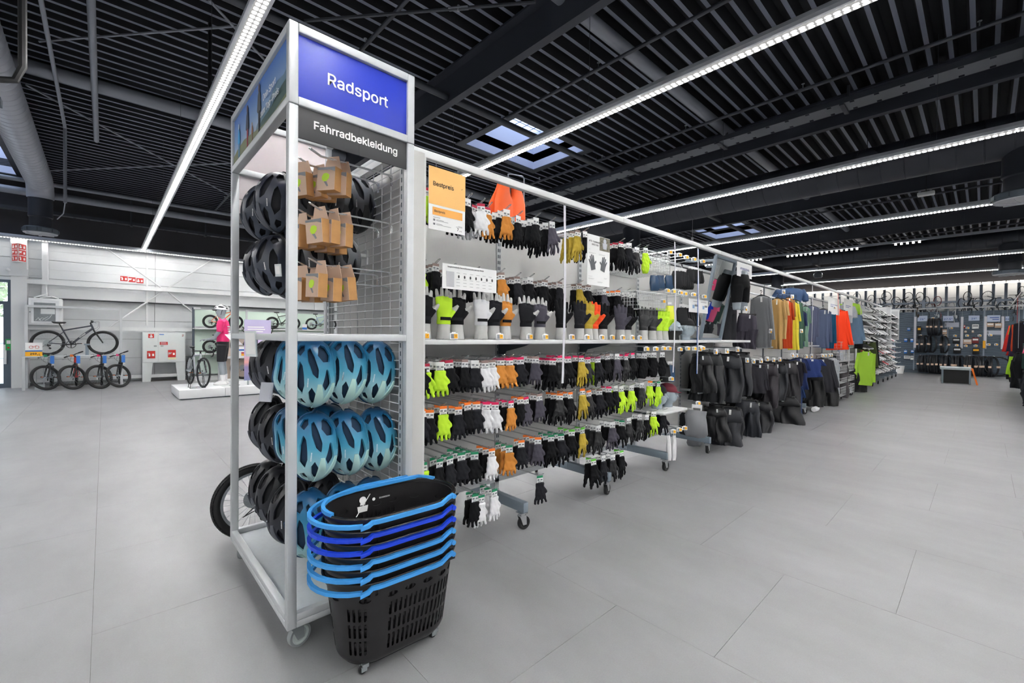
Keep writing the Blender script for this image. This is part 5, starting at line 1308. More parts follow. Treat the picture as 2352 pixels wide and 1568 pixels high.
hooks_up(o, w, h); put(o, 'MTB BEKLEIDUNG', w*.098, mat('violet print', '#5b5f9c', .6), 0, h*.07, .0006, 'CENTER'); put(o, 'WARMES WETTER', w*.085, mat('pale violet print', '#8f93b8', .6), 0, -h*.18, 0, 'CENTER')
o, w, h = quad_sign('info_card', 'pair of small white info cards hanging beside the blue edged strip', 'sign', [c5(1322, 985), c5(1510, 1000), c5(1500, 1132), c5(1312, 1115)], BARY+.02, PAPER)
flat(o, 'printed_block', mat('info blue', '#88a9cf', .6), [(-w*.33, -h*.2, -w*.23, h*.05), (w*.2, -h*.2, w*.3, h*.05)]); flat(o, 'printed_text', GREYINK, [(-w*.22, -h*.05, -w*.04, h*.1), (w*.31, -h*.05, w*.46, h*.1), (-w*.3, h*.3, -w*.06, h*.33), (w*.1, h*.3, w*.4, h*.33), (-w*.003, -h*.5, w*.003, h*.5)])
for k, (a, b, c, d, l) in enumerate(((1902, 680, 26, 38, 'white hanging sign with faint lines beyond the red strip'), (1938, 683, 20, 36, 'white hanging sign with faint lines above the lime running top'))):
    o, w, h = quad_sign('clothing_sign', l, 'sign', [(a, b), (a+c, b+8), (a+c, b+d+8), (a, b+d)], BARY-.005, PAPER, group='plain rail signs')
    hooks_up(o, w, h); flat(o, 'small_print', mat('pale violet print', '#8f93b8'), [(-w*.3, h*.05, w*.3, h*.1), (-w*.3, -.05*h, w*.1, 0)])
# hanging strips
def hstrip(label, px0, y0, px1, y1, wpx, m, edge=None):
    a = on('y', BARY-.012, px0, y0); b = on('y', BARY-.012, px1, y1); a.z = min(a.z, 2.245)
    wd = .022*wpx
    t = thing('hanging_strip', label, 'strip', tuple(a), 0, 'clear strips hung from the rail')
    mb = MB(); n = 8; d = b-a; r_ = []
    for i in range(n+1): p = d*i/n; r_.append((p.x, p.y-.012*math.sin(PI*i/n), p.z))
    mb2 = MB()
    for i in range(n+1):
        x, y, z = r_[i]
        for s in (-1, 1): mb2.v += [(x+s*wd/2, y-.001, z), (x+s*wd/2, y+.001, z)]
    for i in range(n): q = i*4; mb2.f += [(q, q+2, q+6, q+4), (q+1, q+5, q+7, q+3), (q, q+4, q+5, q+1), (q+2, q+3, q+7, q+6)]
    mb2.build('strip_body', m, t)
    MB().tube([(0, 0, -.006), (0, 0, .004), (0, .01, 2.266-a.z)], .0016, 5).build('hook', CHROME, t)
    if edge: MB().box(wd/2, -.002, d.z, wd/2+.006, .002, 0).build('edge', edge, t)
    return t
CLR = mat('clear strip plastic', '#e6e6ee', .2, alpha=.82)
hstrip('clear plastic strip hanging from the rail, nearest the peach sign', 1297, 472, 1292, 880, 1., CLR)
hstrip('clear plastic strip hanging from the rail beside the wire baskets', 1550, 556, 1546, 855, 1., CLR)
hstrip('clear strip with blue edge hanging beside the info cards', 1603, 572, 1601, 858, .9, CLR, BLUEP)
hstrip('clear strip hanging from the rail in front of the slate shirts', 1866, 655, 1862, 825, 1.4, CLR)
hstrip('red plastic strip hanging in front of the orange red jacket', 1925, 673, 1923, 803, 1.6, mat('red strip plastic', '#d8352c', .4))
hstrip('wood coloured strip hanging beyond the lime running top', 1976, 692, 1975, 748, 3., mat('pale wood strip', '#d6cfc2', .6))
hstrip('clear strip hanging before the first shoe display frame', 2038, 722, 2036, 780, 2., CLR)

# orange life vest above the gloves
LV = mat('orange foam vest', '#f4611f', .6, bump=.2, bscale=60)
q = on('y', 2.75, 1172, 470)
t = thing('life_vest', 'orange life vest hanging from a grey hook above the gloves', 'vest', (q.x, 2.75, q.z))
mb = MB()
for s in (-1, 1):
    mb.loft([(s*.075, -.02, -.26, .085, .04), (s*.075, 0, -.1, .09, .05), (s*.075, 0, .02, .085, .05), (s*.078, 0, .1, .06, .04), (s*.055, 0, .2, .035, .03)], 16, .8)
me = fuse(mb, .011, LV, 3, .6); obj('front_panel', me, t)
mb = MB().loft([(0, .085, -.28, .17, .03), (0, .09, 0, .16, .035), (0, .08, .14, .09, .03), (0, .06, .2, .085, .03), (0, .04, .225, .05, .02)], 20, .7)
obj('back_panel', fuse(mb, .011, LV, 3, .6), t)
MB().tube([(-.06, -.0, .2), (0, .03, .232), (.06, 0, .2)], .022, 8, flat=.4).build('collar_strap', mat('grey webbing', '#6d6a6e', .7), t, True)
MB().loft([(0, .045, .02, .05, .015), (0, .045, .19, .045, .015)], 14).build('neck_lining', mat('grey webbing', '#6d6a6e'), t, True)
MB().tube([(0, .03, .235), (.0, .03, .265), (.03, .03, .275), (.17, .03, .29), (.19, .03, .275), (.19, .03, -.3)], .006, 8).build('hook', STEEL, t, True)

# wire baskets with packs, packs on pegs
def wire_basket(label, x0, x1, y0, y1, z0, z1, group='wire baskets on the gondola', step=.028):
    t = thing('wire_basket', label, 'basket', ((x0+x1)/2, (y0+y1)/2, z0), 0, group); mb = MB(); r = .0022
    def ln(a, b): mb.tube([a, b], r, 4, cap=False)
    n = int((x1-x0)/step)
    for k in range(n+1):
        x = x0+(x1-x0)*k/n; ln((x, y0, z0), (x, y0, z1)); ln((x, y0, z0), (x, y1, z0)); ln((x, y1, z0), (x, y1, z1))
    m = int((y1-y0)/step)
    for k in range(m+1):
        y = y0+(y1-y0)*k/m; ln((x0, y, z0), (x0, y, z1)); ln((x1, y, z0), (x1, y, z1)); ln((x0, y, z0), (x1, y, z0))
    q = max(2, int((z1-z0)/step))
    for k in range(q+1):
        z = z0+(z1-z0)*k/q; ln((x0, y0, z), (x1, y0, z)); ln((x0, y0, z), (x0, y1, z)); ln((x1, y0, z), (x1, y1, z)); ln((x0, y1, z), (x1, y1, z))
    tag(mb.build('wire_mesh', WHITE, t, False, True), kind='stuff')
    mb = MB().tube([(x0, y1, z1), (x0, y0, z1), (x1, y0, z1), (x1, y1, z1)], .0045, 6); mb.build('rim_wire', WHITE, t, False, True)
    return t
qa, qb = on('y', BARY+.02, 1484, 600), on('y', BARY+.02, 1541, 600)
wire_basket('upper white wire basket hanging beyond the lime mitten', qa.x+.02, qb.x, BARY+.03, GY-.03, on('y', BARY+.02, 1512, 624).z, on('y', BARY+.02, 1512, 580).z)
qa, qb = on('y', BARY+.02, 1463, 690), on('y', BARY+.02, 1534, 690)
wire_basket('lower white wire basket hanging over the leather gloves', qa.x, qb.x, BARY+.03, GY-.03, on('y', BARY+.02, 1500, 711).z, on('y', BARY+.02, 1500, 672).z)
def pack_mesh(seed, w=.09, h=.14, d=.035):
    r = random.Random(seed); mb = MB().loft([(0, 0, -h, w*.42, d*.3), (.004, 0, -h*.85, w*.52, d*.6), (0, 0, -h*.5, w*.48, d*.55), (0, 0, -h*.2, w*.46, d*.4), (0, 0, 0, w*.4, .004)], 18, .8)
    for i, v in enumerate(mb.v): mb.v[i] = (v[0]+.004*math.sin(v[2]*90+seed), v[1]+.005*math.sin(v[0]*120+v[2]*70+seed), v[2])
    return mb
PK = {}
def pack(p, m, label, group, s=1., az=-PI/2, clip=True, seed=0):
    k = (m.name, seed)
    if k in PK: o = dup(PK[k])
    else:
        o = obj('soft_pack', pack_mesh(seed).mesh('soft_pack', m, True))
        obj('white_hanger', MB().box(-.02, -.002, -.05, .02, .002, -.038).box(-.02, -.002, -.05, -.015, .002, .02).box(.015, -.002, -.05, .02, .002, .02).box(-.02, -.002, .012, .02, .002, .03).mesh('white_hanger', WINK), o); PK[k] = o
    o.location = p; o.rotation_euler = (0, rnd.uniform(-.08, .08), az+PI/2+rnd.uniform(-.2, .2)); o.scale = (s, s, s); return tag(o, label, 'pack', group)
NAVY = mat('navy shiny bag', '#24405e', .25, bump=.5, bscale=30); BLKF = mat('black soft fabric', '#131418', .8, bump=.3, bscale=300); YELB = mat('yellow shiny bag', '#dfe63a', .3, bump=.4, bscale=30)
for k, px in enumerate((1503, 1516, 1536)):
    q = on('y', 2.12+.04*k, px, 632); pack((q.x, q.y, q.z), NAVY, 'navy bagged accessory under the upper wire basket, %s of three' % ORD[k], 'navy bags under the upper basket', 1.05, -PI/2-.5, True, k)
for nm, pxs, yy, n in (('upper left', (1556, 1580), 622, 6), ('upper right', (1586, 1606), 618, 5), ('middle', (1566, 1594), 706, 6)):
    for k in range(n):
        px = pxs[0]+(pxs[1]-pxs[0])*k/(n-1); q = on('y', 2.14+.01*k, px, yy+k*1.2)
        pack((q.x, q.y, q.z), BLKF, 'black arm warmer on white hanger, %s bunch past the second clear strip' % nm, 'black arm warmers, %s bunch' % nm, 1.25 if nm != 'upper right' else 1.0, -PI+.4, True, k % 3)
q = on('y', 2.12, 1538, 702); pack(tuple(q), YELB, 'yellow shiny bag hanging beside the lower wire basket', 'yellow bag', 1.2, -PI/2-.5, True, 7)
for k, px in enumerate((1527, 1539)):
    q = on('y', 2.12, px, 838); pack(tuple(q), (BLKF, NAVY)[k], ('black', 'navy')[k]+' bagged cover under the shelf near the second clear strip', 'covers under the shelf', 1.2, -PI/2-.5, True, 8+k)
for k, px in enumerate((1535, 1549)):
    q = on('y', 2.08, px, 1000)
    o = pack(tuple(q), mat('white overshoe fabric', '#dfe0e2', .7), 'white overshoe hanging low by the third leg, %s of two' % ORD[k], 'white overshoes', 1.1, -PI/2-.5, True, 11); o.scale = (.55, .8, 1.75)
GREYN = mat('grey reflective nylon', '#7b7d82', .5, bump=.4, bscale=25)
for k, (px, py, c, s, l) in enumerate(((1600, 942, GREYN, 2.6, 'large grey rain cover for a backpack hanging by the small head shelf'), (1582, 948, BLKF, 2.2, 'black bag with brown tag hanging under the small head shelf'), (1596, 985, GREYN, 1.8, 'lower grey rain cover hanging by the fourth leg'))):
    q = on('y', 2.12+.1*k, px, py); o = pack(tuple(q), c, l, 'bags under the small head shelf', s, -PI+.55, True, 20+k); o.scale = (s, s*1.3, s*.8)
# small shelf with heads
HEADG = mat('blue grey mannequin head', '#9aa7b0', .5)
def head_mesh():
    mb = MB().loft([(0, 0, 0, .05, .054), (0, 0, .03, .048, .052), (0, 0, .07, .05, .055), (0, -.004, .09, .056, .062)], 20)
    mb.loft([(0, -.018, .07, .022, .03), (0, -.02, .085, .042, .058), (0, -.014, .105, .056, .078), (0, -.006, .13, .066, .09), (0, .0, .165, .073, .096), (0, .004, .2, .074, .097), (0, .006, .23, .066, .088), (0, .008, .255, .045, .06), (0, .008, .268, .015, .02)], 24)
    mb.loft([(0, -.088, .118, .016, .012), (0, -.092, .122, .024, .01), (0, -.09, .128, .016, .008)], 12)      # lips
    mb.tube([(0, -.088, .178), (0, -.1, .155), (0, -.108, .143), (0, -.092, .138)], [.007, .011, .014, .008], 10)   # nose
    for s in (-1, 1):
        mb.tube([(s*.012, -.095, .186), (s*.035, -.092, .19), (s*.055, -.074, .184)], .007, 8)      # brow
        mb.ball((s*.03, -.082, .172), .013)
        mb.loft([(s*.073, .012, .135, .006, .012), (s*.078, .014, .16, .007, .02), (s*.076, .014, .185, .006, .016)], 10)
    mb.v = [(x, y, z if z < .04 else max(.04, z-.03)) for x, y, z in mb.v]
    return fuse(mb, .005, HEADG, 2, .7)
HEADM = head_mesh()
def head(p, az, label, s=1.): 
    o = tag(obj('head_form', HEADM), label, 'mannequin head', 'display heads'); o.matrix_basis = Matrix.Translation(p) @ Matrix.Rotation(az+PI/2, 4, 'Z') @ Matrix.Diagonal((s, s, s, 1)); return o
def cap_on(h, m, label, brim=True, low=.195):
    mb = MB().loft([(0, .0, .14 if not brim else .168, .077, .1), (0, .004, .19, .079, .102), (0, .008, .222, .07, .092), (0, .01, .25, .045, .06), (0, .01, .262, .01, .013)], 24)
    o = tag(obj('peaked_hat' if brim else 'beanie', fuse(mb, .006, m, 2, .7)), label, 'cap', 'caps on the display heads'); o.matrix_basis = h.matrix_basis
    if brim:
        b = MB()
        for i in range(13):
            a = PI+PI*i/12
            for rr, z in ((1., .17), (1.5, .156)): b.v.append((.076*math.cos(a)*(1 if rr == 1 else .95), .1*math.sin(a)*rr-.0, z+(.01*abs(math.cos(a)) if rr > 1 else 0)))
        for i in range(12): b.f.append((2*i, 2*i+1, 2*i+3, 2*i+2))
        obj('peak', solid(b, 'peak', m, .004), o)
    return o
q = on('y', 2.2, 1545, 779); h1 = head((q.x, 2.2, 1.2785), -PI*.42, 'mannequin head on the shelf wearing a black neck warmer, before the capped head', .86)
nw = MB().loft([(0, -.0, .0, .068, .072), (0, 0, .05, .064, .068), (0, -.01, .075, .07, .095), (0, -.008, .11, .074, .102)], 22)
for i, v in enumerate(nw.v): nw.v[i] = (v[0]*(1+.03*math.sin(v[2]*150+v[0]*20)), v[1]*(1+.03*math.sin(v[2]*150+1)), v[2])
o = tag(nw.build('neck_warmer', BLKF, None, True), 'black neck warmer pulled up on the first display head', 'neck warmer'); o.matrix_basis = h1.matrix_basis
q = on('y', 2.12, 1574, 779); h2 = head((q.x, 2.12, 1.2785), -PI*.3, 'mannequin head on the shelf wearing a black peaked cap and glasses', .9)
cap_on(h2, BLKF, 'black peaked cycling cap on the head beside the second clear strip')
gl = MB()
for s in (-1, 1): gl.torus(.026, .0018, 20, 5, Matrix.Translation((s*.033, -.103, .142)) @ Matrix.Rotation(PI/2, 4, 'X') @ Matrix.Diagonal((1.15, .75, 1, 1))).tube([(s*.06, -.1, .146), (s*.08, -.02, .148), (s*.078, .02, .14)], .002, 5)
gl.tube([(-.008, -.107, .146), (.008, -.107, .146)], .002, 5)
o = tag(gl.build('cycling_glasses', mat('clear glasses frame', '#cfd5d8', .2), None, True), 'clear framed glasses on the capped display head', 'glasses'); o.matrix_basis = h2.matrix_basis
qs = on('y', BARY-.08, 1573, 940); zs = qs.z
hs = thing('head_shelf', 'small white bracket shelf holding two hatted heads under the display shelf', 'shelf', (qs.x, GY, zs))
me = rounded(MB().box(-.36, -.52, -.02, .12, -.03, 0), 'shelf_board', WHITE, .003); obj('shelf_board', me, hs)
MB().box(-.3, -.4, -.05, -.292, -.03, -.02).box(.06, -.4, -.05, .068, -.03, -.02).build('bracket', DSTEEL, hs)
h3 = head((qs.x-.16, 2.18, zs), -PI*.33, 'mannequin head in a black beanie on the small lower shelf', .95); cap_on(h3, BLKF, 'black beanie on the nearer head of the small lower shelf', False, .19)
h4 = head((qs.x+.04, 2.17, zs), -PI*.3, 'mannequin head in a maroon cap on the small lower shelf', .92); cap_on(h4, mat('maroon cap fabric', '#6d1f2f', .7), 'maroon peaked cap on the farther head of the small lower shelf', True)
# loose price tags past the gloves
PTL = [((1125, 520), 'top row'), ((1220, 548), 'top row'), ((1290, 570), 'top row'), ((1367, 590), 'top row'), ((1455, 612), 'top row'), ((1100, 905), 'middle row'), ((1160, 912), 'middle row'), ((1232, 925), 'middle row'), ((1277, 935), 'middle row'), ((1362, 943), 'middle row'), ((1470, 963), 'middle row'), ((1057, 1012), 'lower wire basket front'), ((893, 1487), 'row under the shelf'), ((985, 1487), 'row under the shelf'), ((1063, 1482), 'row under the shelf'), ((1117, 1482), 'row under the shelf'), ((1228, 1490), 'row under the shelf'), ((1303, 1483), 'row under the shelf'), ((1370, 1483), 'row under the shelf'), ((1455, 1480), 'row under the shelf')]
cnt = {}
for (x, y), rn in PTL:
    q = on('y', BARY-.02, *c5(x, y)); cnt[rn] = cnt.get(rn, 0)+1
    price_tag(q, 'price tag on a peg end, %s, %s along past the gloves' % (rn, ORD[cnt[rn]-1]), az=-PI/2-.75, group='price tags on peg ends')
    MB().tube([(q.x, q.y+.006, q.z+.01), (q.x, q.y+.05, q.z+.02), (q.x, GY-.012, q.z+.02)], .003, 5).build('hook', CHROME, go, False, True)
for k, (x, y, l) in enumerate(((1080, 372, 'price tag with yellow field below the mittens'), (1335, 602, 'price tag with yellow field at the end of the small head shelf'), (1100, 870, 'price tag over the white overshoes, nearest of three'), (1157, 852, 'price tag over the white overshoes, middle of three'), (1207, 838, 'price tag over the white overshoes, farthest of three'))):
    q = on('y', BARY-.02, *c6(x, y)); price_tag(q, l, az=-PI/2-.75, group='price tags on peg ends')
    MB().tube([(q.x, q.y+.006, q.z+.01), (q.x, q.y+.05, q.z+.015), (q.x, GY-.012, q.z+.015)], .003, 5).build('hook', CHROME, go, False, True)
# leaning mirror
P0, P1 = Vector((5.2, 2.3, 1.285)), Vector((5.78, 2.3, 1.285))
T0 = on('y', 2.13, 1641, 586); T1 = on('y', 2.13, 1686, 597)
t = thing('mirror', 'leaning mirror in a slate frame on the display shelf reflecting coloured shirts', 'mirror', tuple(P0))
zt = T0.z
C = [P0, P1, Vector((P1.x, 2.13, zt)), Vector((P0.x, 2.13, zt))]
mb = MB().add([C[0], C[1], C[2], C[3]], [(0, 1, 2, 3)]); mb.build('glass', mat('mirror glass', '#e9ecec', .02, 1.), t, False, True)
mb = MB(); nrm = (C[1]-C[0]).cross(C[3]-C[0]).normalized()
if nrm.y > 0: nrm = -nrm
for a, b in ((0, 1), (1, 2), (2, 3), (3, 0)): mb.bar(C[a], C[b], .035, .03, nrm)
mb.build('frame', STEEL, t, False, True)
mb = MB().bar(P0+Vector((-.1, .1, 0)), P0+Vector((.7, .1, 0)), .03, .03).bar(C[3]+Vector((0, .02, -.05)), Vector((P0.x, GY-.03, zt-.02)), .03, .03).bar(C[2]+Vector((0, .02, -.05)), Vector((P1.x, GY-.03, zt-.02)), .03, .03)
mb.build('bracket', STEEL, t, False, True)

# ---------------------------------------------------------------- garments
def garment(kind, seed):
    """unit garment: one wide, one tall, hanging from z = 0"""
    r = random.Random(seed); mb = MB(); N = 44
    ph = [r.uniform(0, 6.28) for _ in range(4)]; kf = r.choice((3, 4, 5))
    def ring(cx, z, w, d, amp):
        out = []
        f1, f2 = (9, 19) if kind in ('shirt', 'tee') else (4.5, 10)
        for k in range(N):
            a = 2*PI*k/N; c, s = math.cos(a), math.sin(a)
            x = math.copysign(abs(c)**.75, c)*w; y = math.copysign(abs(s)**.7, s)*d
            y += amp*(math.sin(kf*x*f1+ph[0]+z*5)+.5*math.sin(kf*x*f2+ph[1]-z*9)+.35*math.sin(z*14+x*9+ph[3])); x += amp*.25*math.sin(z*9+ph[2])
            out.append((cx+x, y, z))
        return out
    def skin(rings):
        b = len(mb.v)
        for q in rings: mb.v.extend(q)
        for i in range(len(rings)-1):
            for k in range(N): l = (k+1) % N; mb.f.append((b+i*N+k, b+i*N+l, b+(i+1)*N+l, b+(i+1)*N+k))
        mb.f.append(tuple(b+k for k in range(N-1, -1, -1))); mb.f.append(tuple(b+(len(rings)-1)*N+k for k in range(N)))
    if kind in ('shirt', 'tee', 'jacket'):
        prof = [(0, .09, .12), (-.015, .17, .22), (-.04, .27, .3), (-.08, .32, .36), (-.16, .33, .4), (-.3, .325, .4), (-.5, .33, .38), (-.7, .335, .36), (-.88, .345, .36), (-1, .35, .34)]
        skin([ring(0, z, w, d, .1*min(1, -z*1.3)) for z, w, d in prof])
        L = {'shirt': .8, 'tee': .36, 'jacket': .84}[kind]
        for s in (-1, 1):
            sw = r.uniform(.02, .08); fy = r.uniform(-.2, .1)
            pts = [(s*(.27+(.08+sw)*t), fy*t, -.05-L*t) for t in (0, .12, .35, .6, .85, 1)]
            skin([ring_at for ring_at in [[(px+x*(.4 if kind != 'jacket' else .46), py+y, pz) for x, y, _ in ring(0, pz, .23-.06*i/5, .26, .06)] for i, (px, py, pz) in enumerate(pts)]])
        if kind == 'jacket': mb.tube([(-.13, .1, -.01), (-.14, -.3, -.03), (0, -.4, -.05), (.14, -.3, -.03), (.13, .1, -.01)], .035, 8)
    else:
        L = {'trousers': 1., 'shorts': 1.}[kind]; cr = -.27 if kind == 'trousers' else -.5
        skin([ring(0, z, w, d, .06*min(1, -z*3)) for z, w, d in [(0, .36, .2), (-.02, .38, .3), (-.1, .42, .42), (cr*.7, .46, .45), (cr, .48, .4)]])
        for s in (-1, 1):
            dx = r.uniform(-.02, .05)
            rows = [(cr*.85, .26), (cr-.08, .27), (-.5 if kind == 'trousers' else -.75, .28), (-.65 if kind == 'trousers' else -.82, .29), (-.8 if kind == 'trousers' else -.88, .3), (-.92, .31), (-1, .3)]
            skin([[(s*(.23+dx*-z)+x, y+.22*math.sin(z*4+s*1.3+ph[3]), z) for x, y, _ in ring(0, z, w, .42, .13)] for z, w in rows])
    me = mb.mesh('garment', BLK, 2)
    return me
GMESH = {}
HANG = {'shirt': MB().tube([(-.3, 0, -.05), (-.1, 0, .0), (0, 0, .02), (.1, 0, 0), (.3, 0, -.05)], .02, 6).tube([(0, 0, .02), (0, 0, .06), (.04, 0, .09), (.02, 0, .115), (-.03, 0, .1)], .008, 5).mesh('hanger', BLACK, True), 'trousers': MB().tube([(-.4, 0, .015), (.4, 0, .015)], .015, 6).box(-.36, -.3, -.03, -.28, .3, .03).box(.28, -.3, -.03, .36, .3, .03).tube([(0, 0, .015), (0, 0, .05), (.04, 0, .08), (0, 0, .1)], .008, 5).mesh('hanger', BLACK, True)}
PTAG = MB().box(.03, -.5, -.12, .09, -.46, -.02).mesh('swing_tag', PAPER)
def hang_garment(kind, col, p, w, h, az, label, group, d=.13, rough=.7, tagged=True, v=None):
    v = rnd.randint(0, 2) if v is None else v; k = (kind, v)
    if k not in GMESH: GMESH[k] = garment(kind, 100+len(GMESH))
    key = (kind, v, col, rough)
    if key not in GMESH:
        me = GMESH[k].copy(); me.materials.clear(); me.materials.append(mat('cloth %s %s' % (col, rough), col, rough, spec=.2 if rough > .5 else .38, bump=.3, bscale=14)); GMESH[key] = me
    o = obj({'shirt': 'long_sleeve_shirt', 'tee': 'short_sleeve_shirt', 'jacket': 'jacket', 'trousers': 'trousers', 'shorts': 'shorts'}[kind], GMESH[key])
    tag(o, label, {'shirt': 'shirt', 'tee': 'shirt'}.get(kind, kind), group)
    if kind == 'trousers': d *= 1.5
    o.matrix_basis = Matrix.Translation(p) @ Matrix.Rotation(az+PI/2+rnd.uniform(-.3, .3), 4, 'Z') @ Matrix.Rotation(rnd.uniform(-.08, .08), 4, 'Y') @ Matrix.Diagonal((w, d, h, 1))
    obj('hanger', HANG['trousers' if kind in ('trousers', 'shorts') else 'shirt'], o)
    if tagged: obj('swing_tag', PTAG, o)
    return o
def view_garment(kind, col, pxc, pxw, y0, y1, label, group, Y=2.2, dm=None, az=PI+.25, wf=1.0, **kw):
    a = on('y', Y, pxc, y0); b = on('y', Y, pxc, y1); dep = (a-Vector((0, 0, EYE))).dot(_F2)
    w = min(.7, pxw/FPX*dep*wf*.95); h = a.z-b.z
    return hang_garment(kind, col, a, w, h, az, label, group, **kw)
TOPS = [('shorts', '#3f3c46', 1717, 48, 722, 800, 'dark grey cycling shorts hanging below the black shorts display'), ('shirt', '#77797c', 1748, 62, 680, 798, 'grey long-sleeve shirt hanging nearest on the upper clothes rail'),
 ('tee', '#b08d58', 1785, 42, 686, 801, 'tan shirt hanging right behind the grey long-sleeve shirt'), ('tee', '#c0a06a', 1796, 34, 687, 778, 'paler sand shirt hanging behind the tan one'), ('tee', '#b8431c', 1806, 32, 690, 800, 'rust red shirt between the sand and the yellow shirts'), ('tee', '#b5824f', 1812, 32, 684, 788, 'brown shirt hanging right behind the rust red one'),
 ('tee', '#efdf48', 1821, 32, 693, 803, 'yellow shirt on the upper clothes rail'), ('shirt', '#4d6b5c', 1828, 36, 691, 800, 'dark green shirt behind the yellow one'), ('tee', '#2f3a5e', 1841, 28, 715, 795, 'navy shirt between the green and the mint shirts'), ('tee', '#87ab94', 1850, 26, 704, 796, 'mint green shirt on the upper clothes rail'),
 ('shirt', '#616680', 1864, 44, 703, 785, 'slate shirt behind the clear strip, nearest of two slate ones'), ('shirt', '#5d6884', 1890, 48, 711, 798, 'blue slate shirt, farther of two slate ones'), ('shirt', '#1d5577', 1905, 36, 718, 800, 'petrol blue shirt just before the orange red jacket'), ('jacket', '#f5421c', 1918, 66, 711, 803, 'bright orange red jacket behind the red strip'),
 ('jacket', '#6f8aa5', 1957, 48, 722, 790, 'blue grey jacket beyond the orange red one'), ('trousers', '#17181b', 1967, 30, 728, 800, 'black trousers behind the blue grey jacket'), ('jacket', '#4e5a34', 1990, 48, 782, 850, 'olive green rain jacket behind the lime one'), ('jacket', '#b8ea4c', 1990, 48, 807, 884, 'long lime rain jacket hanging low past the wire basket tower'), ('jacket', '#1b1c20', 1996, 44, 777, 845, 'black jacket behind the olive one')]
for k, (kd, c, pc, pw, y0, y1, l) in enumerate(TOPS):
    view_garment(kd, c, pc, pw, y0, y1, l, 'tops on the upper clothes rail', Y=1.97 if l.startswith('long lime') else 2.14, wf=1.0 if kd != 'tee' else 1.1)
LOWS = [('trousers', '#1d1f23', 1628, 54, 812, 921, 'nearest black trousers under the display shelf end'), ('trousers', '#2a2c31', 1671, 58, 816, 919, 'second black trousers under the display shelf end'), ('trousers', '#26282d', 1697, 46, 810, 905, 'third black trousers under the display shelf end'), ('trousers', '#1a1b1e', 1610, 40, 815, 900, 'black leggings behind the nearest trousers'),
 ('trousers', '#25272d', 1667, 62, 935, 1048, 'padded black trousers hanging lowest, almost on the floor'), ('trousers', '#1f2127', 1682, 40, 936, 1004, 'black trousers tucked behind the lowest padded pair'), ('trousers', '#2a2d34', 1717, 46, 920, 1025, 'second lowest-row black trousers toward the aisle end'), ('trousers', '#191a1d', 1640, 44, 935, 1010, 'black trousers beside the grey rain covers, lowest row'),
 ('jacket', '#2b2a30', 1738, 48, 836, 902, 'black hooded jacket bulging from the lower rail'), ('trousers', '#2c282e', 1764, 38, 834, 932, 'brown black trousers beside the bulging jacket'), ('trousers', '#202228', 1786, 38, 834, 916, 'black trousers with orange tag on the lower rail'), ('trousers', '#27262a', 1807, 38, 832, 928, 'black trousers before the navy shirts'), ('tee', '#22212a', 1828, 40, 829, 890, 'black tee just before the navy shirts'),
 ('trousers', '#1c1d22', 1742, 52, 921, 990, 'crumpled black trousers of the lowest row past the lowest pair'), ('trousers', '#15161a', 1793, 62, 912, 980, 'wide black trousers of the lowest row before the blue shirt'), ('tee', '#2a3f6b', 1826, 36, 882, 955, 'dark blue shirt hanging low beside the fifth leg'), ('tee', '#22305c', 1833, 40, 822, 894, 'navy shirt on the lower rail, first of two'), ('tee', '#2b3d74', 1858, 56, 824, 866, 'blue tee on the lower rail, wider of two blue ones'),
 ('trousers', '#0f1013', 1862, 44, 850, 931, 'black tights hanging under the blue tee'), ('shirt', '#3a3a40', 1886, 52, 824, 900, 'dark grey long-sleeve shirt on the lower rail'), ('trousers', '#0e0f12', 1890, 44, 860, 930, 'black tights hanging under the dark grey shirt'), ('shirt', '#c3c7cd', 1913, 26, 821, 917, 'pale grey long-sleeve shirt on the lower rail'), ('trousers', '#4b484a', 1927, 34, 832, 910, 'brown grey trousers beside the pale grey shirt'), ('trousers', '#141518', 1968, 30, 840, 905, 'black trousers between the basket tower and the lime jacket')]
for k, (kd, c, pc, pw, y0, y1, l) in enumerate(LOWS):
    view_garment(kd, c, pc, pw, y0, y1, l, 'garments on the lower clothes rails', Y=2.15, wf=1.3, rough=.5 if kd == 'trousers' else .65, az=PI+.4)
for k, (pc, pw, y0, y1) in enumerate(((1612, 40, 815, 905), (1652, 44, 815, 905), (1690, 44, 812, 905), (1724, 44, 832, 910), (1750, 40, 830, 915), (1778, 40, 830, 920), (1820, 40, 828, 915), (1845, 44, 826, 925), (1875, 44, 826, 922), (1652, 44, 930, 1030), (1690, 44, 925, 1020), (1728, 44, 920, 1005), (1765, 44, 915, 985))):
    view_garment('trousers', ('#101114', '#16171b', '#131419')[k % 3], pc, pw, y0, y1, 'black trousers packed deep on the %s clothes rail, %s inward from the shelf end' % (('lower', 'lowest')[k > 8], ORD[k % 9]), 'black trousers packed deep on the rails', Y=2.33, wf=1.3, rough=.6, az=PI+.4)
cr2 = go
for z, a, b in ((1.92, 6.2, 13.0), (1.17, 4.9, 13.0), (.68, 4.9, 9)):
    MB().tube([(a, 2.18, z), (b, 2.18, z)], .012, 8).build('bar', SILVER, cr2, True, True)
    x = a+.2
    while x < b: MB().box(x-.01, 2.18, z-.01, x+.01, GY-.03, z+.015).build('bracket', SILVER, cr2, False, True); x += .975
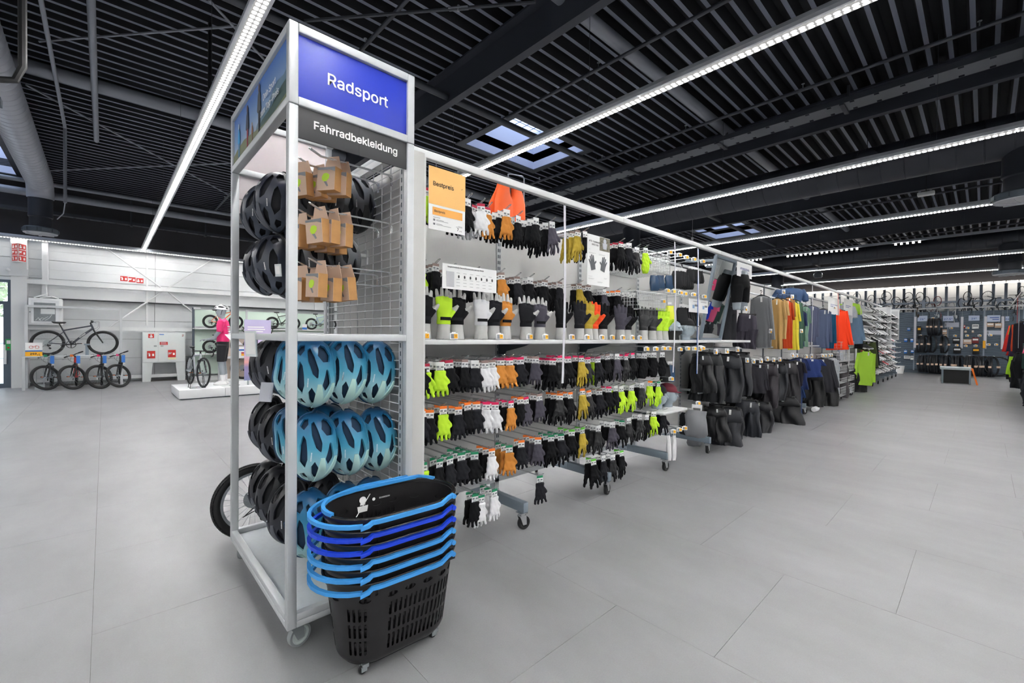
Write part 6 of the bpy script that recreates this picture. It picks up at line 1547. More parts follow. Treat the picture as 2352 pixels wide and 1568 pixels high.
for k, (px, py) in enumerate(((1608, 800), (1644, 807), (1670, 806), (1694, 802), (1716, 827), (1731, 829), (1748, 828), (1762, 824), (1777, 826), (1791, 825), (1820, 815), (1830, 816), (1852, 818), (1864, 817), (1889, 816), (1896, 816), (1904, 815), (1910, 815), (1713, 709), (1770, 760), (1800, 670), (1820, 681), (1841, 760), (1917, 706))):
    q = on('y', 2.0, px, py); t = price_tag(q, 'tall white price tag on the clothes rails, %s along from the shelf' % ORD[k], az=PI+.5, group='tall price tags on the clothes rails', s=1.05, tilt=rnd.uniform(-.3, .1))
    for ch, sz in zip(KIDS[t.name][:3], ((.8, 1, 1.7), (.7, 1, 1.), (.8, 1, 1.5))): ch.scale = sz
    KIDS[t.name][1].location = (-.002, 0, -.012)
    MB().tube([(q.x, q.y, q.z+.03), (q.x+.01, 2.18, q.z+.04)], .0025, 4).build('hook', CHROME, cr2, False, True)
# forms wearing black shorts and grey trousers
FORM = mat('grey torso form', '#8f989f', .5)
def legs_form(label, px, y0, y1, Y, w, clothes, cl, kind):
    a, b = on('y', Y, px, y0), on('y', Y, px, y1); H = a.z-b.z
    o = thing('leg_form', label, 'mannequin', (a.x, Y, b.z), -.25)
    mb = MB().loft([(0, 0, H, w*.36, w*.26), (0, 0, H*.86, w*.42, w*.3), (0, .0, H*.7, w*.5, w*.36), (0, 0, H*.55, w*.46, w*.32)], 24)
    for s in (-1, 1): mb.loft([(s*w*.25, 0, H*.62, w*.25, w*.3), (s*w*.26, 0, H*.3, w*.21, w*.24), (s*w*.27, 0, 0, w*.17, w*.19)], 18)
    obj('body', fuse(mb, .012, FORM, 3, .6), o)
    mb = MB().loft([(0, 0, H*.9, w*.43, w*.32), (0, .0, H*.7, w*.53, w*.39), (0, 0, H*.55, w*.49, w*.35)], 24)
    for s in (-1, 1):
        low = .2 if kind == 'shorts' else -.0
        mb.loft([(s*w*.25, 0, H*.62, w*.28, w*.33), (s*w*.27, 0, H*(.62+low)/2, w*(.25 if kind == 'shorts' else .29), w*.29), (s*w*.29, 0, H*low-.01, w*(.22 if kind == 'shorts' else .31), w*.26)], 18)
    obj('shorts' if kind == 'shorts' else 'trousers', fuse(mb, .012, clothes, 3, .6), o)
    MB().tube([(0, w*.2, H*.8), (0, .3, H*.8)], .012, 8).build('stand_arm', STEEL, o)
    return o
legs_form('grey lower body form wearing black cycling shorts under the clothing sign', 1701, 622, 712, 2.08, .25, mat('black lycra', '#0b0c0f', .6, spec=.15), None, 'shorts')
legs_form('grey lower body form wearing wide dark grey shorts beside the mirror', 1676, 672, 780, 2.3, .2, mat('dark grey lycra', '#26272b', .7, spec=.15), None, 'trousers')
def torso(label, px, y0, y1, Y, w, m, mn, neck=FORM):
    a, b = on('y', Y, px, y0), on('y', Y, px, y1); H = a.z-b.z
    o = thing('torso_form', label, 'mannequin', (a.x, Y, b.z), -.9)
    mb = MB().loft([(0, 0, 0, w*.36, w*.24), (0, 0, H*.3, w*.37, w*.25), (0, 0, H*.6, w*.42, w*.27), (0, 0, H*.78, w*.44, w*.23), (0, 0, H*.86, w*.3, w*.16)], 24)
    for s in (-1, 1): mb.tube([(s*w*.36, 0, H*.78), (s*w*.5, 0, H*.5), (s*w*.52, -.02, H*.25)], [w*.13, w*.12, w*.1], 12)
    mb.loft([(0, 0, H*.8, w*.16, w*.13), (0, 0, H*.9, w*.13, w*.12)], 16)
    obj('shirt', fuse(mb, .013, m, 3, .6), o)
    MB().loft([(0, 0, H*.86, w*.12, w*.11), (0, 0, H, w*.11, w*.1)], 16).build('neck', neck, o, True)
    MB().tube([(0, w*.2, H*.5), (0, .33, H*.5)], .012, 8).build('stand_arm', STEEL, o)
    return o
torso('headless torso form in a navy zip shirt above the sand shirts', 1815, 656, 705, 2.25, .46, mat('navy zip shirt', '#33507a', .6, bump=.2, bscale=14), '', mat('black neck', '#222326', .5))
torso('torso form in a lime running top beyond the red strip', 1951, 690, 733, 2.25, .44, mat('lime running top', '#bff04a', .6), '')
torso('torso form in a pale grey top just before the lime one', 1941, 694, 742, 2.2, .42, mat('pale grey top', '#b9bec6', .7), '')
# tower of wire baskets with small goods
for k, (y0, y1) in enumerate(((785, 800), (814, 832), (838, 858), (866, 882), (886, 912))):
    a, b = on('y', 2.0, 1928, y1), on('y', 2.0, 1962, y1); z1 = on('y', 2.0, 1945, y0).z
    wire_basket('white wire basket of the basket tower, %s from the top' % ORD[k], a.x+.1, b.x, 2.0, 2.42, a.z, z1, 'basket tower past the orange red jacket', .06)
    for q in range(3):
        o = pack((a.x+.3+.35*q, 2.15, z1+.02), (mat('clear bag', '#c9d2da', .3), BLKF, GREYN)[(q+k) % 3], 'small bagged accessory in the %s basket of the tower, %s inward' % (ORD[k], ORD[q]), 'goods in the basket tower', 1.2, -PI/2-.6, True, q)
q = on('y', 2.02, 1872, 931)
tag(MB().lathe([(.001, 0), (.035, .003), (.045, .02), (.045, .2), (.04, .24), (.001, .245)], 16, Matrix.Translation((q.x, 2.04, .047)) @ Matrix.Rotation(PI/2, 4, 'Y')).build('white_bottle', PAPER, None, True), 'white rolled item lying beside the caster under the dark shirts', 'roll')
# ---------------------------------------------------------------- shoe racks
def shoe_mesh(v):
    mb = MB()
    mb.loft([(0, 0, 0, .125, .038), (0, 0, .012, .13, .041), (0, 0, .02, .128, .04)], 20, .85)
    up = MB().loft([(0, 0, .018, .126, .038), (-.01, 0, .04, .11, .037), (-.035, 0, .062, .08, .034), (-.06, 0, .085, .056, .03), (-.068, 0, .1, .046, .026)], 20, .85)
    for b in (mb, up):
        for i, (x, y, z) in enumerate(b.v): b.v[i] = (x, y*(1-.25*max(0, -x/.13)), z+(.01*max(0, x/.13)**2))
    tr = MB()
    for k in range(3): tr.box(-.01+.03*k, -.034, .05-.008*k, .006+.03*k, .034, .066-.010*k)
    return mb, up, tr
SO, UP, TR = shoe_mesh(0)
SOLEM = SO.mesh('sole', mat('shoe sole', '#d9dadb', .6), True); SOLEB = SO.mesh('sole', BLACK, True); STRM = TR.mesh('strap', mat('shoe strap', '#3c3e43', .5))
UPM = {c: UP.mesh('upper', mat('shoe upper '+c, h, .45), True) for c, h in (('white', '#e4e5e6'), ('black', '#1a1b1e'), ('grey', '#8d9094'), ('silver', '#c4c7ca'), ('red', '#b2343a'))}
SH = {}
def shoe(M, c, label, group):
    if c in SH: o = dup(SH[c])
    else:
        o = obj('cycling_shoe', UPM[c]); obj('sole', SOLEB if c in ('white', 'grey') and len(SH) % 2 else SOLEM, o); obj('strap', STRM, o); SH[c] = o
    o.matrix_basis = M; return tag(o, label, 'shoe', group)
XS0 = 14.7
rack = thing('shoe_rack', 'wheeled white racks stacked with shoes, past the lime rain jacket', 'shoe rack', (XS0, 2.3, 0)); MB().box(XS0, 2.5, .2, 21.3, 2.52, 2.15).build('back_panel', PANEL, rack, False, True)
MBs = [.32, .5, .68, .86, 1.04, 1.22]
nsh = 0
mbw = []
for b in range(8):
    x0 = XS0+b*.95
    if x0 > 21.2: break
    MB().box(x0-.015, 2.3, .12, x0+.015, 2.33, 2.15 if b in (4, 6) else 1.3).box(x0-.015, 2.45, .12, x0+.015, 2.48, 2.15).build('post', WHITE, rack, False, True)
    MB().box(x0-.022, 2.06, .118, x0+.022, 2.9, .175).build('leg', STEEL, rack, False, True); caster(rack, x0, 2.09, .045, CHROME, RUBBER, BLACK, .3, .118); caster(rack, x0, 2.86, .045, CHROME, RUBBER, BLACK, .3, .118)
    for k, z in enumerate(MBs):
        mb = MB()
        for q in range(5): mb.bar((x0+.02, 2.07+.08*q, z-.012+.02*q), (x0+.93, 2.07+.08*q, z-.012+.02*q), .012, .006)
        mb.bar((x0+.02, 2.06, z-.008), (x0+.93, 2.06, z-.008), .004, .016); mb.build('shelf', WHITE, rack, False, True)
        for s in range(5):
            if nsh > 220: break
            c = rnd.choice(('white', 'white', 'black', 'silver', 'grey', 'white', 'black', 'red' if rnd.random() < .5 else 'white'))
            M = Matrix.Translation((x0+.12+.17*s, 2.12, z+.012)) @ Matrix.Rotation(-PI/2+rnd.uniform(-.35, .35), 4, 'Z') @ Matrix.Rotation(.12, 4, 'Y') @ Matrix.Diagonal((1.15, 1.2, 1.35, 1))
            shoe(M, c, '%s shoe on the %s shelf from the floor, %s rack bay past the lime jacket' % (c, ORD[k], ORD[b]), '%s shoes, %s shelf, %s bay' % (c, ORD[k], ORD[b])); nsh += 1
    if b in (0, 1, 2, 3, 5):
        for k, z in enumerate((1.46, 1.66, 1.86, 2.06)):
            MB().bar((x0+.05, 2.12, z-.012), (x0+.9, 2.12, z-.012), .008, .006).bar((x0+.05, 2.26, z-.012), (x0+.9, 2.26, z-.012), .008, .006).bar((x0+.1, 2.12, z-.018), (x0+.1, 2.5, z-.018), .01, .008).bar((x0+.85, 2.12, z-.018), (x0+.85, 2.5, z-.018), .01, .008).build('shelf', WHITE, rack, False, True)
            for s in range(4):
                c = rnd.choice(('white', 'black', 'silver', 'black', 'white'))
                M = Matrix.Translation((x0+.14+.22*s, 2.17, z-.008)) @ Matrix.Rotation(-PI/2+rnd.uniform(-.4, .4), 4, 'Z') @ Matrix.Rotation(.25, 4, 'Y') @ Matrix.Diagonal((1.15, 1.2, 1.35, 1))
                if nsh < 290: shoe(M, c, '%s shoe on the %s upper shelf, %s rack bay past the lime jacket' % (c, ORD[k], ORD[b]), '%s shoes, %s upper shelf, %s bay' % (c, ORD[k], ORD[b])); nsh += 1
for k, x in enumerate((18.4, 20.3)):
    t = thing('display_board', 'white framed display panel standing among the shoe racks, %s one' % ('nearer', 'farther')[k], 'display panel', (x, 2.02, 1.3), 0, 'panels among the shoe racks')
    MB().box(0, 0, 0, .03, .035, 1.05).box(0, .43, 0, .03, .465, 1.05).box(0, .035, 1.0, .03, .43, 1.05).box(0, .035, 0, .03, .43, .04).build('frame', WHITE, t)
    MB().box(.01, .035, .04, .02, .43, 1.0).build('panel', mat('pale grey print panel', '#c8cacc', .6), t)
    MB().box(.006, .1, .5, .01, .36, .62).box(.006, .1, .7, .01, .3, .8).box(.006, .14, .12, .01, .34, .42).build('printed_patch', mat('printed grey', '#7e838b', .6), t)
    o = tag(obj('bike_helmet', HK['silver'].data), 'black and silver helmet on the %s white display panel' % ('nearer', 'farther')[k], 'helmet', 'helmets on the shoe panels'); o.matrix_basis = Matrix.Translation((x-.09, 2.22, 2.05)) @ Matrix.Rotation(PI*.5, 4, 'Z')
    for ch in KIDS[HK['silver'].name][:3]: dup(ch, parent=o)

# ---------------------------------------------------------------- tyre wall
TX = 23.75
tw = thing('tyre_wall', 'slate wire wall hung with tyres at the far end of the aisle', 'display wall', (TX, 1, 0))
TWD = mat('slate back board', '#36424f', .6)
MB().box(TX+.04, -2.6, .1, TX+.06, 2.55, 2.42).build('back_board', TWD, tw, False, True)
TWW = mat('pale blue wire', '#8798a9', .45, .3)
mb = MB()
for k in range(56):
    z = .14+k*.041
    mb.tube([(TX+.012*math.sin(y*9+(k*.35)), y, z+.010*math.sin(y*11+k*.2)) for y in [2.5-.13*j for j in range(40)]], .0095, 4, cap=False)
tag(mb.build('wavy_wires', TWW, tw, False, True), kind='stuff')
for y in (1.9, .95, 0, -.95, -1.9, 2.5):
    MB().box(TX-.01, y-.02, .1, TX+.04, y+.02, 2.6).build('upright', COLM, tw, False, True)
MB().box(TX-.03, -2.6, 2.52, TX, 3.2, 2.56).build('front_rail', WHITE, tw, False, True)
MB().box(TX+.1, -2.6, 2.74, TX+.16, 3.2, 2.82).box(TX+.1, -2.6, 2.55, TX+.16, 3.2, 2.6).build('upper_rail', COLM, tw, False, True)
for y in (1.65, .62, -.36): MB().box(TX+.08, y-.05, 2.5, TX+.18, y+.05, 2.9).build('upper_post', COLM, tw, False, True)
MB().box(TX+.0, -2.6, 0, TX+.3, 2.6, .1).build('plinth', DSTEEL, tw, False, True)
zc = lambda x, y: (2040+x/4.9, 620+y/4.9)
def tyre(y, z, R, label, turn=0., group=None, M0=None):
    k = 'tyre'
    if k not in GMESH: GMESH[k] = MB().torus(.3, .026, 36, 8).mesh('bike_tyre', mat('tyre rubber', '#1b1e24', .55), True); GMESH['band'] = MB().torus(.3, .0275, 8, 8).mesh('band', KRAFT2)
    o = tag(obj('tyre_ring', GMESH[k]), label, 'tyre', group); s = R/.326
    o.matrix_basis = Matrix.Translation((TX-.06-R, y, z)) @ Matrix.Rotation(turn, 4, 'Z') @ Matrix.Rotation(PI/2, 4, 'Y') @ Matrix.Rotation(PI/2, 4, 'X') @ Matrix.Diagonal((s, s, s, 1))
    return o
def px_yz(px, py, x=TX-.09): q = on('x', x, px, py); return q.y, q.z
groups_ = [((463, 574), 640, 5, 'upper row bunch', .36), ((345, 425), 832, 4, 'middle row first bunch', .37), ((470, 500), 830, 2, 'middle row second bunch', .37), ((603, 640), 838, 3, 'middle row third bunch', .36), ((355, 435), 1050, 3, 'lowest row first bunch', .36), ((470, 570), 1055, 5, 'lowest row second bunch', .38), ((605, 690), 1060, 5, 'lowest row third bunch', .38), ((735, 820), 1065, 5, 'lowest row fourth bunch', .38), ((880, 960), 1075, 4, 'lowest row fifth bunch', .4), ((985, 1085), 1080, 5, 'lowest row sixth bunch', .4), ((1130, 1180), 1085, 3, 'lowest row seventh bunch', .4)]
for (xa, xb), yy, n, l, R in groups_:
    n = max(2, int((xb-xa)/18)+1)
    for k in range(n):
        y, z = px_yz(*zc(xa+(xb-xa)*k/max(n-1, 1), yy), TX-.3); tn = rnd.uniform(-.1, .1)+(.0 if k < n-1 else .35)
        o = tyre(y, z, R*.62 if False else R*.93, 'black bike tyre, %s of the tyre wall, %s in its bunch' % (l, ORD[k]), PI/2+tn if False else tn, 'tyres of the '+l)
        if k % 2 == 0:
            b = obj('paper_band', MB().box(-.03, -.335, -.032, .03, -.26, .032).mesh('paper_band', KRAFT2), o)
y, z = px_yz(*zc(1230, 1080)); o = tyre(y, z, .36, 'single tyre hung flat with yellow tags at the end of the lowest row', PI/2)
obj('yellow_tag', MB().box(-.04, -.4, -.03, .04, -.3, .03).mesh('yellow_tag', mat('neon tag', '#d8e832', .6)), o)
for k, (xa, y0, xb, y1, m, l) in enumerate(((330, 620, 370, 720, BLACK, 'black packaged pump with yellow label'), (610, 660, 660, 725, KRAFT2, 'brown packaged tube box'), (850, 615, 868, 655, mat('red pack', '#c23a3a'), 'small red package'), (945, 605, 1020, 660, PAPER, 'white printed package'), (857, 678, 885, 705, KRAFT2, 'small brown box under the red package'), (940, 675, 965, 705, KRAFT2, 'small brown box under the white package'), (725, 755, 808, 825, BLACK, 'black saddle pack'), (845, 770, 938, 835, KRAFT2, 'brown and black saddle pack'), (945, 750, 1020, 825, mat('red black pack', '#7a2b2d'), 'black pack with red label'), (733, 862, 820, 935, BLACK, 'black saddle pack with brown band'), (950, 865, 1027, 948, BLACK, 'black pack with yellow label'), (1065, 785, 1095, 880, YELLOW, 'yellow packaged lock'), (1110, 590, 1190, 640, KRAFT2, 'brown saddle on a card, inner'), (1200, 590, 1280, 650, KRAFT2, 'brown saddle on a card, outer'), (215, 645, 250, 685, BLUEP, 'blue blister pack, top'), (180, 765, 215, 810, BLUEP, 'blue blister pack, second row inner'), (250, 765, 285, 810, BLUEP, 'blue blister pack, second row outer'), (178, 895, 212, 940, BLUEP, 'blue blister pack, third row inner'), (255, 895, 290, 935, BLUEP, 'blue blister pack, third row outer'), (178, 960, 245, 1000, PAPER, 'pale blister pack, lowest row inner'), (250, 960, 288, 1010, PAPER, 'pale blister pack, lowest row outer'))):
    ya, za = px_yz(*zc(xa, y0)); yb, zb = px_yz(*zc(xb, y1)); t = thing('hanging_package', l+' on the tyre wall', 'package', (TX-.06, (ya+yb)/2, za), 0, 'packages on the tyre wall')
    h, w = za-zb, abs(ya-yb); me = rounded(MB().box(-.04, -w/2, -h, .03, w/2, -h*.1), 'pack_body', m, .01); obj('pack_body', me, t)
    MB().box(-.042, -w*.4, -h*.55, -.04, w*.4, -h*.3).build('label', (YELLOW if 'yellow' in l else PAPER if m is not PAPER else GREYINK), t); MB().tube([(.06, 0, -h*.05), (-.03, 0, -h*.05), (-.03, 0, -h*.12)], .006, 5).build('hook', ZINC, t)
for k, (x, yy) in enumerate(((505, 545), (370, 740), (505, 735), (645, 745), (755, 740), (890, 738), (1030, 738), (1150, 733), (775, 845), (875, 853), (985, 852), (1130, 838), (1215, 838), (1318, 853), (368, 965), (500, 968), (655, 965), (918, 972), (1050, 980), (1188, 980), (712, 655), (895, 653))):
    y, z = px_yz(*zc(x, yy)); price_tag((TX-.28, y, z), 'small white price tag on the tyre wall, %s counted along the rows' % ORD[k], az=PI, group='price tags on the tyre wall', s=1.9)
    MB().tube([(TX-.27, y, z), (TX+.01, y, z)], .008, 5).build('hook', ZINC, tw, False, True)
SIGNM = mat('pale blue sign', '#bcc7de', .6); SB = mat('sign blue ink', '#3a5fae', .6)
for xa, xb, y0, y1, tx, l in ((330, 440, 515, 575, '26"', 'pale blue wall sign reading 26 inch, first over the tyres'), (617, 733, 515, 575, '27.5"', 'pale blue wall sign reading 27.5 inch over the tyres'), (905, 1028, 512, 568, '29"', 'pale blue wall sign reading 29 inch over the tyres'), (1115, 1262, 510, 580, '', 'pale blue wall sign with two faint lines'), (1320, 1362, 520, 572, '26', 'pale blue wall sign reading 26 beside the right clothes')):
    ya, za = px_yz(*zc(xa, y0)); yb, zb = px_yz(*zc(xb, y1)); t = thing('wall_sign', l, 'sign', (TX-.04, (ya+yb)/2, (za+zb)/2), 0, 'signs over the tyre wall'); w, h = abs(ya-yb), za-zb
    MB().box(-.004, -w/2, -h/2, .004, w/2, h/2).build('board', SIGNM, t); MB().tube([(0, 0, h/2), (.02, 0, 2.54-(za+zb)/2)], .004, 4).build('wire_hook', ZINC, t)
    if tx: obj('lettering', text_mesh(tx, h*.62, SB, .002, .001), t, frame_M((-.006, 0, -h*.1), (0, -1, 0), (0, 0, 1)))
    else: MB().box(-.006, -w*.4, h*.1, -.004, w*.3, h*.22).box(-.006, -w*.4, -h*.2, -.004, w*.1, -h*.08).build('small_print', SB, t)
for k, (xa, xb, y0, y1) in enumerate(((635, 797, 590, 642), (1110, 1280, 680, 728))):
    ya, za = px_yz(*zc(xa, y0)); yb, zb = px_yz(*zc(xb, y1)); t = thing('wall_sign', ('lilac grey strip sign under the 27.5 inch sign', 'lilac grey strip sign under the brown saddles')[k], 'sign', (TX-.02, (ya+yb)/2, (za+zb)/2)); w, h = abs(ya-yb), za-zb
    MB().box(-.004, -w/2, -h/2, .004, w/2, h/2).build('board', mat('lilac strip', '#aeb3c2', .6), t); MB().box(-.006, w*.38, -h*.3, -.004, w*.48, h*.3).build('printed_block', GREYINK, t)
for k, (x, y0, y1) in enumerate(((305, 525, 875), (833, 525, 880), (1098, 520, 885), (1292, 520, 890))):
    ya, za = px_yz(*zc(x, y0)); zb = px_yz(*zc(x, y1))[1]
    t = thing('hanging_strip', 'white clear strip hanging before the tyre wall, %s of four' % ORD[k], 'strip', (TX-.035, ya, za), 0, 'strips before the tyre wall'); MB().box(-.003, -.035, zb-za, .003, .035, 0).build('strip_body', CLR, t); MB().tube([(0, 0, 0), (.01, 0, 2.54-za)], .004, 4).build('hook', ZINC, t)
# hanging bikes on the far wall: too small to show parts
def small_bike():
    mb = MB(); R = .33
    for x in (-.52, .52): mb.torus(R, .022, 22, 5, Matrix.Translation((x, 0, 0)) @ Matrix.Rotation(PI/2, 4, 'X'))
    for x in (-.52, .52):
        for k in range(10): a = k*PI/5; mb.tube([(x, 0, 0), (x+R*math.cos(a), 0, R*math.sin(a))], .003, 3, cap=False)
    mb.tube([(-.02, 0, 0), (.36, 0, .36)], .03, 6).tube([(-.02, 0, 0), (-.16, 0, .44)], .022, 6).tube([(-.14, 0, .38), (.34, 0, .46)], .024, 6).tube([(-.02, 0, 0), (-.52, 0, 0)], .014, 6).tube([(-.14, 0, .38), (-.52, 0, 0)], .012, 6)
    mb.tube([(.52, 0, 0), (.36, 0, .38), (.33, 0, .52)], .025, 6).tube([(.36, -.3, .56), (.36, 0, .53), (.36, .3, .56)], .014, 6).loft([(-.19, 0, .52, .13, .06), (-.19, 0, .55, .12, .05)], 10).tube([(-.16, 0, .44), (-.19, 0, .52)], .014, 6).torus(.09, .008, 14, 4, Matrix.Translation((-.02, -.04, 0)) @ Matrix.Rotation(PI/2, 4, 'X'))
    return mb.mesh('hanging_bicycle', mat('dark hanging bike', '#22262c', .5), False)
SBK = small_bike(); SBC = {}
for k, (px, py, fl, c) in enumerate(((1968, 690, 0, '#9aa0a8'), (2001, 695, 0, '#22262c'), (2036, 688, 1, '#262a35'), (2058, 700, 0, '#22262c'), (2086, 690, 0, '#22262c'), (2094, 712, 1, '#4a4038'), (2113, 690, 1, '#22262c'), (2127, 700, 0, '#24282e'), (2140, 712, 1, '#b9bec4'), (2153, 700, 0, '#7a2f2f'), (2162, 712, 0, '#a7b4b4'), (2185, 714, 1, '#c3c6c9'), (2208, 705, 0, '#23283a'), (2222, 690, 1, '#22262c'), (2246, 705, 0, '#22262c'), (2268, 690, 1, '#3a444e'), (2300, 715, 0, '#22262c'), (2318, 705, 1, '#22262c'), (2346, 680, 0, '#22262c'))):
    if c not in SBC: me = SBK.copy(); me.materials.clear(); me.materials.append(mat('hanging bike '+c, c, .5)); SBC[c] = me
    q = on('x', 23.9, px, py+8); o = tag(obj('hanging_bicycle', SBC[c]), '%s bicycle hung upright on the far wall, %s along from the shoe racks' % ({'#9aa0a8': 'silver', '#b9bec4': 'pale', '#7a2f2f': 'dark red', '#a7b4b4': 'pale green grey', '#c3c6c9': 'white', '#4a4038': 'brown', '#3a444e': 'slate'}.get(c, 'black'), ORD[k]), 'bicycle', 'bicycles hung on the far wall')
    o.matrix_basis = Matrix.Translation((23.88, q.y, q.z)) @ Matrix.Rotation(PI+rnd.choice((-1, 1))*rnd.uniform(.45, .95)+(PI if fl else 0), 4, 'Z') @ Matrix.Rotation(-PI/2, 4, 'Y') @ Matrix.Diagonal((.55, .55, .55, 1))
# bench box, bin
q = on('z', 0, 2190, 880)
t = thing('bench', 'grey low bench with black open front standing in the far aisle', 'bench', (18.7, .55, 0), .06)
MB().box(0, -.31, 0, .05, -.27, .42).box(0, .27, 0, .05, .31, .42).box(.85, -.31, 0, .9, -.27, .42).box(.85, .27, 0, .9, .31, .42).build('legs', STEEL, t)
for s in (0, .85):
    pass
MB().box(-.02, -.34, .42, .92, .34, .48).build('seat', mat('pale grey bench top', '#a8b2b6', .5), t); MB().box(.03, -.27, .02, .04, .27, .42).build('front_panel', BLACK, t)
t = thing('orange_strap', 'orange strap hanging over the outer edge of the low bench', 'strap', (18.66, .2, 0))
MB().add([(0, 0, .485), (.0, .05, .485), (.0, -.02, .40), (.0, .02, .40), (0, -.11, .0), (0, -.07, .0), (.01, 0, .485), (.01, .05, .485), (.01, -.02, .4), (.01, .02, .4), (.01, -.11, .0), (.01, -.07, .0)], [(0, 2, 3, 1), (2, 4, 5, 3), (6, 7, 9, 8), (8, 9, 11, 10), (0, 6, 8, 2), (1, 3, 9, 7), (2, 8, 10, 4), (3, 5, 11, 9)]).build('strap_band', ORANGE, t)
q = on('z', 0, 2079, 855)
tag(MB().lathe([(.1, 0), (.14, .3), (.13, .3), (.095, .02), (.001, .02)], 20, Matrix.Translation((22.6, 2.2, 0))).build('white_bin', PAPER, None, True), 'small white bin standing at the foot of the tyre wall', 'bin')

# ---------------------------------------------------------------- gondola on the other side of the aisle
g2 = thing('clothes_gondola', 'white gondola of jackets on the opposite side of the aisle', 'shelving', (14, -1.0, 0))
for k in range(9):
    x = 10.5+k
    MB().box(x-.02, -1.03, .1, x+.02, -.97, 2.2).build('upright', SILVER, g2, False, True); MB().box(x+.02, -1.01, .2, x+.98, -.99, 2.15).build('back_panel', PANEL, g2, False, True)
    MB().box(x-.022, -.97, .12, x+.022, -.68, .18).build('leg', STEEL, g2, False, True); caster(g2, x, -.7, .045, CHROME, RUBBER, BLACK, .3, .12)
MB().tube([(10.5, -.62, 1.75), (19.5, -.62, 1.75)], .012, 8).tube([(10.5, -.62, 1.05), (19.5, -.62, 1.05)], .012, 8).build('bar', SILVER, g2, True, True)
for k in range(9): MB().box(10.49+k, -.98, 1.74, 10.51+k, -.61, 1.76).box(10.49+k, -.98, 1.04, 10.51+k, -.61, 1.06).build('bracket', SILVER, g2, False, True)
mb = MB().box(13.2, -.515, 2.26, 19.5, -.49, 2.285)
for x in (14, 16, 18): mb.box(x-.01, -1, 2.26, x+.01, -.5, 2.28)
mb.build('sign_rail', WHITE, g2, False, True)
RG = [('jacket', '#f2603a', 15.2, 1.72, .72, 'coral orange jacket on the opposite gondola, facing the aisle'), ('tee', '#c8ea3a', 16.4, 1.72, .62, 'lime top behind the coral jacket on the opposite gondola'), ('jacket', '#e8d9cc', 17.3, 1.72, .7, 'cream jacket farthest on the upper rail of the opposite gondola'), ('jacket', '#d8342f', 16.9, 1.72, .8, 'red jacket between cream and lime on the opposite gondola'), ('shirt', '#2c2830', 14.8, 1.72, .8, 'dark plum shirt before the coral jacket, opposite gondola'), ('shirt', '#3b2f4c', 16.0, 1.72, .8, 'purple black shirt beside the lime top, opposite gondola'),
 ('trousers', '#191a1e', 14.6, 1.02, .75, 'black trousers nearest on the lower rail of the opposite gondola'), ('trousers', '#23262f', 15.0, 1.02, .78, 'second black trousers, lower rail of the opposite gondola'), ('trousers', '#1d1e22', 15.5, 1.02, .72, 'third black trousers, lower rail of the opposite gondola'), ('jacket', '#b6e83c', 16.3, 1.02, .62, 'lime jacket on the lower rail of the opposite gondola'), ('trousers', '#1a1a1d', 16.8, 1.02, .75, 'black trousers behind the lower lime jacket'), ('jacket', '#17181b', 17.3, 1.02, .8, 'black coat farthest on the lower rail, opposite gondola'),
 ('tee', '#b99ac4', 11.1, 1.72, .7, 'lilac top seen in the mirror, opposite gondola'), ('tee', '#8a5f96', 11.35, 1.72, .7, 'violet top beside the lilac one'), ('tee', '#1d3fc0', 11.9, 1.3, .5, 'royal blue shirt seen in the mirror'), ('tee', '#ff6f9d', 12.3, 1.3, .55, 'pink shirt seen in the mirror'), ('tee', '#a8d8c2', 11.6, 1.05, .6, 'mint shirt seen in the mirror'), ('shirt', '#2f4a44', 12.6, 1.3, .6, 'dark green shirt seen in the mirror'), ('shorts', '#f05a8a', 12.0, 1.9, .3, 'pink shorts seen in the mirror'), ('shorts', '#8fb1dc', 12.35, 1.9, .3, 'light blue shorts seen in the mirror'), ('trousers', '#23252b', 12.0, .75, .6, 'black trousers under the mint shirt'), ('trousers', '#2a2d33', 12.4, .75, .6, 'dark trousers under the pink shirt')]
for kd, c, x, z, h, l in RG: hang_garment(kd, c, (x, -.62, z), .52 if kd in ('jacket', 'shirt', 'tee') else .36, h, PI-.35 if x > 13.5 else PI*.6, l, 'clothes on the opposite gondola')
t = thing('hanging_strip', 'red strip hanging before the coral jacket across the aisle', 'strip', (14.9, -.5, 2.25)); MB().box(-.02, -.003, -.55, .02, .003, 0).build('strip_body', mat('red strip plastic', '#d8352c'), t)
t = thing('hanging_strip', 'white strip hanging nearest on the opposite gondola', 'strip', (14.2, -.5, 2.25)); MB().box(-.02, -.003, -1.1, .02, .003, 0).build('strip_body', CLR, t)

# ---------------------------------------------------------------- left side of the hall
# glass door with daylight behind
DF = mat('slate door frame', '#4c5a68', .45, .2); GLASS = mat('door glass', '#e8f1f5', .05, alpha=.18)
YD = 15.4
dr = thing('door_1', 'slate framed glass door beside the white pillar', 'door', (-2.3, YD, 0)); struct(dr)
MB().box(-3.0, YD-.03, 0, -2.95, YD+.05, 2.5).box(-1.63, YD-.03, 0, -1.565, YD+.05, 2.5).box(-2.95, YD-.03, 2.44, -1.63, YD+.05, 2.5).build('frame', DF, dr, False, True)
MB().box(-2.95, YD-.02, 1.93, -1.63, YD+.03, 2.0).box(-2.95, YD-.02, 0, -1.63, YD+.03, .1).box(-1.70, YD-.02, .1, -1.63, YD+.03, 1.93).build('leaf_frame', DF, dr, False, True)
MB().box(-2.95, YD, .1, -1.70, YD+.012, 1.93).build('pane', GLASS, dr, False, True); MB().box(-2.95, YD, 2.0, -1.63, YD+.012, 2.44).build('pane', GLASS, dr, False, True)
MB().box(-1.69, YD-.06, .55, -1.65, YD-.02, 1.0).build('push_bar', WHITE, dr, False, True)
